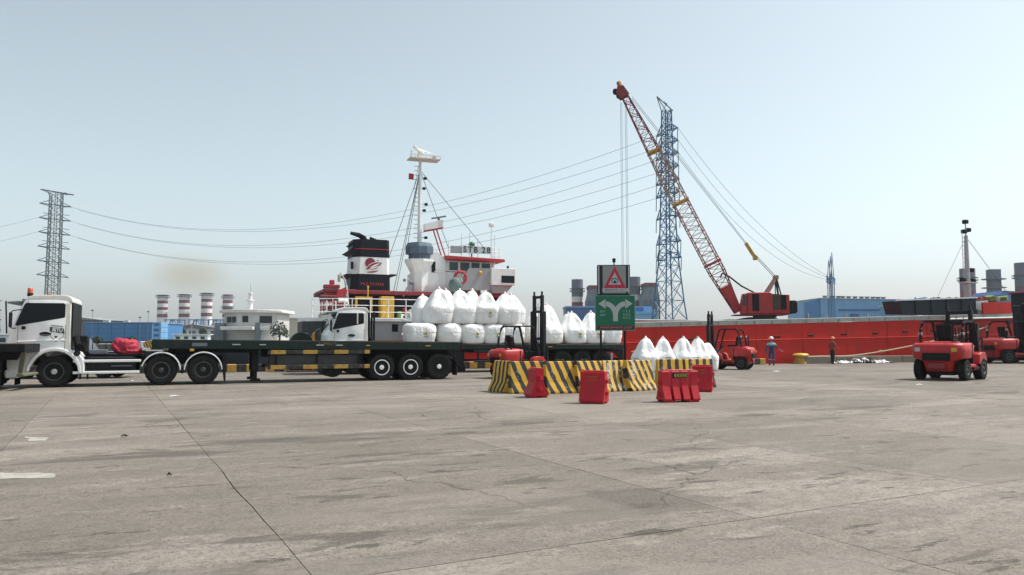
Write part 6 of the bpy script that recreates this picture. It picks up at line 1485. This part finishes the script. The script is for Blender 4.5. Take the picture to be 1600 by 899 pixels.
# ---- concrete jersey barriers with hazard paint
def gnd(px, py):
    a, b_, c = ray(px, py); k = -1.6 / c; return Vector((a * k, b_ * k, 0))
YEL = (.60, .35, .032); BLK = (.022, .022, .024)
JP = [(-.30, 0), (-.30, .07), (-.16, .33), (-.085, .93), (-.07, .95), (.07, .95), (.085, .93), (.16, .33), (.30, .07), (.30, 0)]
def jersey(label, a, c, slant, period, wear, wearcol, idx):
    d = (c - a); L_ = d.length; rz = math.atan2(d.y, d.x); n = Vector((-d.y, d.x, 0)).normalized(); ctr = (a + c) / 2 + n * .30
    root = thing('jersey_barrier', label, 'barrier', (ctr.x, ctr.y, 0), rz, 'striped concrete barriers')
    b = B(); b.prism(JP, -L_ / 2 + .01, L_ / 2 - .01, 'x', .012)
    es = [e for e in b.bm.edges if abs(e.verts[0].co.x - e.verts[1].co.x) > .3]
    bmesh.ops.subdivide_edges(b.bm, edges=es, cuts=12)
    rj2 = random.Random(idx)
    for v in b.bm.verts:
        d_ = NZ.noise(v.co * 5 + Vector((idx * 7, 0, 0))); v.co += Vector((0, d_ * .006, d_ * .006 if v.co.z > .02 else 0))
        if abs(v.co.x) > L_ / 2 - .05 and rj2.random() < .18: v.co.x *= 1 - rj2.uniform(0, .03)
    b.go('barrier_body', stripe_mat('barrier stripes %d' % idx, YEL, BLK, 0, period, slant, wear, wearcol), root, 25)
    b = B(); b.tube([(-.15, 0, .93), (-.13, 0, 1.0), (.13 - .1, 0, 1.0), (.05, 0, .93)], .012, 5); b.go('lifting_eye', 'black', root)
    return root
WC = (.40, .38, .33)
p = at(783, 590, 23.9)
jersey('leftmost striped concrete barrier, turned end-on', Vector((p.x - .42, 24.2, 0)), Vector((p.x + .06, 23.2, 0)), 0, .27, .1, WC, 1)
for i, (a, c, sl_, per, we, wc, lab) in enumerate((
    ((800, 616), (854, 615), .42, .30, .1, WC, 'striped barrier behind the first small red plastic barrier'),
    ((857, 616), (906, 614.5), .42, .29, .1, WC, 'striped barrier between the first two red plastic barriers'),
    ((908, 615), (948, 613), .42, .27, .12, WC, 'striped barrier behind the second red plastic barrier'),
    ((950, 613), (986, 611), .0, .25, .3, (.55, .53, .48), 'barrier with upright stripes and whitewashed patches under the sign'),
    ((988, 612), (1027, 609.5), .45, .27, .27, (.55, .50, .42), 'slant striped barrier with pale worn foot left of the big red barrier'),
    ((1031, 607), (1074, 606.5), .0, .27, .15, WC, 'upright striped barrier behind the big red barrier'),
    ((1076, 606.5), (1120, 605.5), .0, .27, .15, WC, 'last upright striped barrier nearest the far forklift'))):
    jersey(lab, gnd(*a), gnd(*c), sl_, per, we, wc, i + 2)
# ---- red plastic barriers
def plastic_barrier(label, ctr, rz, arrow=False, grooves=True, L_=1.0):
    root = thing('plastic_barrier', label, 'barrier', (ctr.x, ctr.y, 0), rz, 'red plastic barriers')
    full = [(-.26, .05), (-.26, .09), (-.13, .40), (-.12, .43), (-.12, .77), (-.10, .80), (.10, .80), (.12, .77), (.12, .43), (.13, .40), (.26, .09), (.26, .05)]
    slim = [(-.105, .05), (-.105, .12), (-.105, .36), (-.105, .45), (-.12, .72), (-.10, .80), (.10, .80), (.12, .72), (.105, .45), (.105, .36), (.105, .12), (.105, .05)]
    h = L_ / 2; cuts = [(-h, full), (-h + .20, full), (-h + .215, slim), (-h + .265, slim), (-h + .28, full), (-.04, full), (-.025, slim), (.025, slim), (.04, full), (h - .28, full), (h - .265, slim), (h - .215, slim), (h - .20, full), (h, full)]
    if not grooves: cuts = [(-h, full), (h, full)]
    b = B(); b.loft([[(x, y, z) for y, z in pr] for x, pr in cuts]); body = b.go('barrier_shell', 'plast', root, 20)
    for x in (-h + .17, h - .17):
        for y in (-.16, .16): B().bb(x - .15, x + .15, y - .07, y + .07, 0, .055, .01).go('foot', 'plast', root)
    B().bb(-h + .06, h - .06, -.075, .075, .801, .825, .01).go('top_ridge', 'plast', root)
    b = B(); b.cyl((-.3, 0, .82), (-.3, 0, .845), .05, None, 12); b.go('filler_cap', 'plast', root)
    for z in (.25, .55):
        b = B(); b.cyl((h, 0, z - .05), (h, 0, z + .05), .07, None, 12); b.go('coupling_lug', 'plast', root)
        b = B(); b.cyl((-h, 0, z - .10), (-h, 0, z - .01), .07, None, 12); b.go('coupling_lug', 'plast', root)
    if arrow:
        st = B().bb(-.22, .20, -.128, -.1215, .62, .74).go('reflector_sticker', 'black', root)
        for k in range(5): x = -.17 + k * .075; B().prism([(x, .68), (x + .04, .725), (x + .065, .725), (x + .025, .68), (x + .065, .635), (x + .04, .635)], -.133, -.1285, 'y').go('chevron', mat('lime reflective', (.55, .62, .10), .35), st, 0)
    else:
        for z in (.66, .58): lettering('RUBBER', .07, mat('faded orange print', (.50, .10, .03), .6), root, (.0, -.1225, z), (R(90), 0, 0), .002)
    return root
v = gnd(1063, 629); plastic_barrier('red plastic barrier with black lime chevron sticker, the largest in view', Vector((v.x, v.y + .24, 0)), R(14), True)
v = gnd(929, 631); plastic_barrier('red plastic barrier in front of the sign, second from the left', Vector((v.x, v.y + .15, 0)), R(-22), False, False, .64)
v = gnd(838, 622); plastic_barrier('narrow red plastic barrier seen nearly end-on, leftmost', Vector((v.x, v.y + .3, 0)), R(-72), False, False, .62)
v = gnd(1101, 613); plastic_barrier('dark red plastic barrier farthest from the camera, rightmost of four', Vector((v.x, v.y + .25, 0)), R(-18), False, False, .6)

# ---- road sign on two posts
SY = 25.2; c = at(961, 489, SY); SG_ = thing('road_sign', 'green two-way arrow sign below a red warning triangle on two posts', 'road sign', (c.x, SY, 0), R(-3))
def gx(px): return at(px, 489, SY).x - c.x
def gz(py): return at(961, py, SY).z
for px in (939, 976): B().bb(gx(px) - .035, gx(px) + .035, .05, .12, 0, gz(420), .005).go('sign_post', 'black', SG_)
x0, x1, z0, z1 = gx(930), gx(992), gz(517), gz(462)
PN = B().bb(x0, x1, -.02, .045, z0, z1, .01).go('green_panel', 'greensign', SG_)
w = x1 - x0; h = z1 - z0
def gp(u, v): return (x0 + w * u, z0 + h * v)
LT = mat('pale green edge', (.10, .34, .25), .4)
for a in ((.0, .985, 1, 1.0), (0, 0, 1, .012), (0, .012, .012, .985), (.988, .012, 1, .985)):
    B().bb(*[x0 + w * q for q in (a[0], a[2])], -.026, -.0205, *[z0 + h * q for q in (a[1], a[3])]).go('panel_edge', LT, PN)
# forked arrow
def stroke(pts, wd):
    Lf, Rt = [], []
    for i, p in enumerate(pts):
        a = Vector(pts[max(i - 1, 0)]); q = Vector(pts[min(i + 1, len(pts) - 1)]); d = (q - a).normalized(); nn = Vector((-d.y, d.x)) * wd; Lf.append(Vector(p) + nn); Rt.append(Vector(p) - nn)
    return Lf, Rt
def ribbon(pts, wd, y):
    Lf, Rt = stroke(pts, wd); b = B(); b.loft([[(a.x, y, a.y), (a.x, y - .004, a.y), (q.x, y - .004, q.y), (q.x, y, q.y)] for a, q in zip(Lf, Rt)]); return b
for k, sg in enumerate((-1, 1)):
    pts = [Vector(gp(.51, .27)), Vector(gp(.51, .42))] + [Vector(gp(.51 + sg * .25 * (1 - math.cos(R(a))) + sg * .0, .42 + .345 * math.sin(R(a)))) for a in range(10, 91, 10)]
    if sg == 1: pts = pts[2:] 
    ribbon(pts, .078, -.021 - .0005 * k).go('arrow_stem', 'signgrey', PN, 0)
    tipx = .51 + sg * .43; B().prism([gp(tipx, .765), gp(.51 + sg * .24, .90), gp(.51 + sg * .27, .765), gp(.51 + sg * .24, .62)], -.0275, -.0215, 'y').go('arrow_head', LT if False else 'signgrey', PN, 0)
for tx, u, v in (('001', .19, .545), ('009', .19, .44), ('1 2 3', .79, .55), ('0 0 0', .79, .455), ('0 0 2', .79, .365)): lettering(tx, .105, 'signtext', PN, (x0 + w * u, -.022, z0 + h * v), (R(90), 0, 0), .002, sx=1.1)
ST_ = B().bb(x0 + w * .06, x1 - w * .01, -.028, -.0215, z0 + h * .035, z0 + h * .145).go('text_strip', 'signmar', PN)
lettering('AWAS BAHAYA LAUT', .105, mat('pale red lettering', (.52, .22, .22), .5), PN, (x0 + w * .52, -.0285, z0 + h * .09), (R(90), 0, 0), .001, sx=1.02)
# upper warning box
x0, x1, z0, z1 = gx(934), gx(985), gz(461.5), gz(414); w = x1 - x0; h = z1 - z0
BX = B().bb(x0, x1, .0, .30, z0, z1, .01).go('warning_box', 'dark', SG_)
B().bb(x0 + w * .16, x1 - w * .13, -.012, -.001, z0 + h * .06, z1 - h * .03).go('box_face', mat('mid grey sheet', (.25, .27, .27), .45, 0, .1, 3), BX)
B().bb(x0 + w * .02, x0 + w * .06, -.012, -.001, z0 + h * .04, z1 - h * .03).go('box_trim', 'alu', BX); B().bb(x1 - w * .06, x1 - w * .02, -.012, -.001, z0 + h * .04, z1 - h * .03).go('box_trim', 'alu', BX)
def tri(s, y, m, name):
    cx_, cz_ = x0 + w * .53, z0 + h * .50; r_ = h * .56 * s; B().prism([(cx_, cz_ + r_ * .80), (cx_ - r_ * .66, cz_ - r_ * .50), (cx_ + r_ * .66, cz_ - r_ * .50)], y - .005, y, 'y').go(name, m, BX, 0)
tri(1.0, -.0135, 'signred', 'warning_triangle'); tri(.56, -.0195, 'signgrey', 'triangle_face')
b = B(); cx_, cz_ = x0 + w * .53, z0 + h * .44; b.prism([(cx_ - .07, cz_ - .05), (cx_, cz_ + .06), (cx_ + .07, cz_ - .05)], -.031, -.0255, 'y'); b.go('warning_symbol', 'ink', BX, 0)
b = B(); b.tube([(cx_ + .105 * math.cos(R(a)), -.028, cz_ + .01 + .105 * math.sin(R(a))) for a in range(-20, 201, 20)], .012, 5); b.go('symbol_arc', 'ink', BX)
B().bb(x0 + w * .15, x1 - w * .06, -.022, -.0145, z0 + h * .115, z0 + h * .225).go('caption_strip', 'signgrey', BX); lettering('BAHAYA', .105, 'ink', BX, (x0 + w * .42, -.0225, z0 + h * .168), (R(90), 0, 0), .001); lettering('LAUT', .105, mat('fading red print', (.25, .05, .06), .5), BX, (x0 + w * .76, -.0225, z0 + h * .168), (R(90), 0, 0), .001)
xb = gx(960.5); b = B(); b.cyl((xb, .1, z1), (xb, .1, z1 + .09), .02, None, 8); b.go('beacon_stalk', 'black', SG_); b = B(); b.lathe([(.045, z1 + .091), (.06, z1 + .10), (.05, z1 + .15), (.06, z1 + .17), (.055, z1 + .22), (.0001, z1 + .225)], (xb, .1, 0), 'z', 12); b.go('beacon', 'black', SG_)

# ---- second bollard, orange, by the ground bags
v = quay_pt(992, 555, .35); bt = thing('bollard', 'rusty orange mooring bollard left of the ground bags', 'bollard', (v.x, v.y, .381), TH)
ORU = mat('rusty orange', (.42, .16, .03), .8, 0, .3, 6, (.15, .07, .03), .6)
b = B(); b.lathe([(.36, 0), (.36, .06), (.22, .12), (.2, .34)], (0, 0, 0), 'z', 14); b.go('bollard_post', ORU, bt); b = B(); b.lathe([(.2, .341), (.36, .4), (.38, .5), (.0001, .58)], (.1, 0, 0), 'z', 14); b.go('bollard_cap', ORU, bt)

# ---- people
def person(label, loc, rz, J_, paint, helmet, H=1.70):
    """one skinned figure; paint(co) gives the material of a face"""
    bm = bmesh.new(); sl_ = bm.verts.layers.skin.verify(); V = {}
    for k, (co, r) in J_['v'].items():
        v = bm.verts.new(co); V[k] = v; v[sl_].radius = (r, r) if isinstance(r, (int, float)) else r
    for a, c in J_['e']: bm.edges.new((V[a], V[c]))
    V['pelvis'][sl_].use_root = True
    me = bpy.data.meshes.new('person_cage'); bm.to_mesh(me); bm.free()
    t = bpy.data.objects.new('person_cage', me); COL.objects.link(t)
    md = t.modifiers.new('skin', 'SKIN'); md.use_smooth_shade = True; md.branch_smoothing = .6
    t.modifiers.new('sub', 'SUBSURF').levels = 2
    bpy.context.view_layer.update(); dg = bpy.context.evaluated_depsgraph_get(); m2 = bpy.data.meshes.new_from_object(t.evaluated_get(dg)); bpy.data.objects.remove(t)
    m2.materials.clear(); names = []
    for p in m2.polygons:
        nm = paint(p.center)
        if nm not in names: names.append(nm); m2.materials.append(M_[nm])
        p.material_index = names.index(nm); p.use_smooth = True
    root = mobj('person', m2, None, None, loc, (0, 0, rz)); tag(root, label, 'person')
    hd = Vector(J_['v']['head'][0])
    b = B(); b.lathe([(.150, hd.z + .055), (.155, hd.z + .075), (.128, hd.z + .085), (.122, hd.z + .13), (.09, hd.z + .175), (.04, hd.z + .195), (.0001, hd.z + .2)], (hd.x, hd.y, 0), 'z', 18)
    for vv in b.bm.verts:
        if vv.co.z < hd.z + .08 and vv.co.y - hd.y > .05: vv.co.y += .04
    b.go('hard_hat', helmet, root, 50)
    return root
def figure(armL, armR, step=.06, lean=0.0):
    v = dict(pelvis=((0, 0, .93), (.165, .125)), waist=((0, lean * .3, 1.08), (.150, .11)), chest=((0, lean * .8, 1.28), (.180, .125)), neckb=((0, lean, 1.42), (.09, .08)), neck=((0, lean, 1.48), .058), head=((0, lean + .015, 1.60), (.082, .10)), crown=((0, lean + .01, 1.69), (.07, .085)), face=((0, lean + .075, 1.585), (.045, .045)),
        hipL=((-.10, 0, .86), .105), kneeL=((-.11, step, .48), .072), ankL=((-.11, step * .4, .10), .05), toeL=((-.12, step * .4 + .17, .045), .042), hipR=((.10, 0, .86), .105), kneeR=((.11, -step * .3, .48), .072), ankR=((.11, -step, .10), .05), toeR=((.125, -step + .17, .045), .042),
        shL=((-.19, lean, 1.38), .075), shR=((.19, lean, 1.38), .075))
    e = [('pelvis', 'waist'), ('waist', 'chest'), ('chest', 'neckb'), ('neckb', 'neck'), ('neck', 'head'), ('head', 'crown'), ('head', 'face'), ('pelvis', 'hipL'), ('hipL', 'kneeL'), ('kneeL', 'ankL'), ('ankL', 'toeL'), ('pelvis', 'hipR'), ('hipR', 'kneeR'), ('kneeR', 'ankR'), ('ankR', 'toeR'), ('chest', 'shL'), ('chest', 'shR')]
    for s_, A in (('L', armL), ('R', armR)):
        v['el' + s_] = (A[0], .052); v['wr' + s_] = (A[1], .036); v['palm' + s_] = (A[2], (.042, .024)); e += [('sh' + s_, 'el' + s_), ('el' + s_, 'wr' + s_), ('wr' + s_, 'palm' + s_)]
        d = (Vector(A[2]) - Vector(A[1])).normalized(); sd = d.cross(Vector((0, 0, 1)) if abs(d.z) < .8 else Vector((0, 1, 0))).normalized()
        for k, L2 in enumerate((.075, .085, .08, .065)):
            f0 = Vector(A[2]) + sd * (.027 - k * .018) + d * .03; nm = f'f{s_}{k}'; v[nm] = (tuple(f0 + d * L2 * .5), .009); v[nm + 't'] = (tuple(f0 + d * L2 * .8 + Vector((0, .02, 0))), .008); e += [('palm' + s_, nm), (nm, nm + 't')]
        th = Vector(A[1]).lerp(Vector(A[2]), .6) + sd * .045; v['th' + s_] = (tuple(th + d * .02), .010); e.append(('palm' + s_, 'th' + s_))
    return dict(v=v, e=e)
g1 = gnd(1206, 572)
def paint1(c):
    if c.z > 1.45: return 'skin'
    if c.z < .11: return 'boot'
    if c.z < .80 and abs(c.x) > .25: return 'skin'
    if c.x > .42 and c.z < 1.12: return 'skin'
    if c.z > 1.26: return 'teal'
    return 'teal' if .36 < c.z < .41 else 'cover'
P1 = person('worker in navy coverall with teal yoke and white helmet, back turned', (g1.x, g1.y, 0), R(-10), figure(((-.29, -.02, 1.12), (-.31, .04, .87), (-.31, .07, .79)), ((.30, .04, 1.12), (.42, .18, 1.02), (.48, .24, 1.00)), .05), paint1, 'whiteh')
rd = thing('marshalling_rod', 'short pale rod held out by the worker in navy coverall', 'rod', (g1.x, g1.y, 0), R(-10)); b = B(); b.tube([(.46, .24, 1.01), (.62, .30, .93), (.74, .34, .86)], .012, 6); b.go('rod_shaft', 'signgrey', rd)
g2 = gnd(1301, 570)
def paint2(c):
    if c.z > 1.45: return 'skin'
    if c.z < .11: return 'boot'
    if c.y > .25 and c.z > .9: return 'skin'
    if c.z < .95 and not (abs(c.x) > .25): return 'trous'
    return 'shirt' if c.z > .9 else 'skin'
P2 = person('worker in dark red shirt, black trousers and orange helmet', (g2.x, g2.y, 0), R(-65), figure(((-.27, .02, 1.12), (-.20, .26, 1.06), (-.15, .33, 1.07)), ((.27, .02, 1.12), (.22, .25, 1.04), (.16, .33, 1.06)), .07, .03), paint2, 'orangeh')

# ---- heap of plastic sheets on the quay
g0 = gnd(1306, 568.5); g1_ = gnd(1392, 567); d = (g1_ - g0); HP = thing('plastic_sheet_heap', 'long heap of crumpled black and white plastic sheeting by the kerb', 'sheeting', ((g0.x + g1_.x) / 2, (g0.y + g1_.y) / 2 + .3, 0), math.atan2(d.y, d.x))
rr = random.Random(21); Lh = d.length
for k in range(22):
    x = -Lh / 2 + Lh * (k + .5) / 22 + rr.uniform(-.1, .1); sx0 = rr.uniform(.25, .5); sy0 = rr.uniform(.3, .5); hh = rr.uniform(.14, .36) * (1 - .45 * abs(x) / Lh * 2); y0 = rr.uniform(-.22, .22)
    b = B(); nX = 11; grid = []
    for i in range(nX):
        row = []
        for j in range(nX):
            u, v = i / (nX - 1) * 2 - 1, j / (nX - 1) * 2 - 1; q = max(0, 1 - (u * u + v * v) * .6)
            z = hh * q + .13 * NZ.noise(Vector((u * 2.4 + k * 5, v * 2.4, k))) * q + .05 * NZ.noise(Vector((u * 6 + k, v * 6, 3)))
            row.append(b.bm.verts.new((x + u * sx0 * (1 + .15 * NZ.noise(Vector((v * 3, k, 0)))), y0 + v * sy0, max(.01 + k * .0008, z))))
        grid.append(row)
    for i in range(nX - 1):
        for j in range(nX - 1): b.bm.faces.new((grid[i][j], grid[i + 1][j], grid[i + 1][j + 1], grid[i][j + 1]))
    b.go('plastic_sheet', 'plastic' if k % 7 in (1, 4) else 'plasticb', HP, 0)

# ---- litter
def scrap(px, py, label, m, s=.12):
    v = gnd(px, py); rr = random.Random(px); b = B(); n = 9; P = [(math.cos(6.283 * k / n) * s * rr.uniform(.6, 1.2) * 1.5, math.sin(6.283 * k / n) * s * rr.uniform(.5, 1)) for k in range(n)]
    c_ = b.bm.verts.new((0, 0, .05)); V = [b.bm.verts.new((x, y, .006 + rr.uniform(0, .03))) for x, y in P]
    for k in range(n): b.bm.faces.new((c_, V[k], V[(k + 1) % n]))
    o = b.go('litter_scrap', m, None, 0, (v.x, v.y, 0)); tag(o, label, 'litter')
scrap(1213, 581, 'white plastic scrap lying in front of the navy coverall worker', 'plastic', .17)
scrap(272, 620, 'small white scrap on the concrete in front of the second drive axle', 'plastic', .08)
scrap(194, 683, 'small black lump on the bare concrete below the tractor cab', 'rubber', .045)
scrap(264, 744, 'tiny black lump beside the long slab joint', 'rubber', .022)
scrap(207, 596, 'tiny white scrap under the tractor side guard', 'plastic', .06)
scrap(1437, 602, 'small pale scrap left of the big forklift wheels', 'plastic', .09)

# ---- dark hopper at the right photo edge
v = at(1603, 560, 57.5); HPR = thing('loading_hopper', 'tall dark steel loading hopper at the right photo edge behind the forklifts', 'hopper', (v.x, 55.3, 0), TH)
B().prism([(-1.6, 4.9), (1.6, 4.9), (1.6, 3.7), (.7, 2.5), (-.7, 2.5), (-1.6, 3.7)], -1.3, 1.3, 'y', .03).go('hopper_bin', 'dark', HPR, 0)
B().bb(-1.35, 1.35, -1.1, 1.1, .9, 2.48, .03).go('hopper_chute', 'funnel', HPR)
for x in (-1.45, 1.45):
    for y in (-1.15, 1.15): B().bb(x - .1, x + .1, y - .1, y + .1, 0, 3.75).go('hopper_leg', 'black', HPR)
for z in (.8, 2.3):
    for y in (-1.15, 1.15): B().bb(-1.34, 1.34, y - .06, y + .06, z, z + .14).go('hopper_brace', 'black', HPR)
B().bb(-1.7, 1.7, -1.4, 1.4, 4.91, 5.02, .02).go('hopper_rim', 'maroon', HPR)
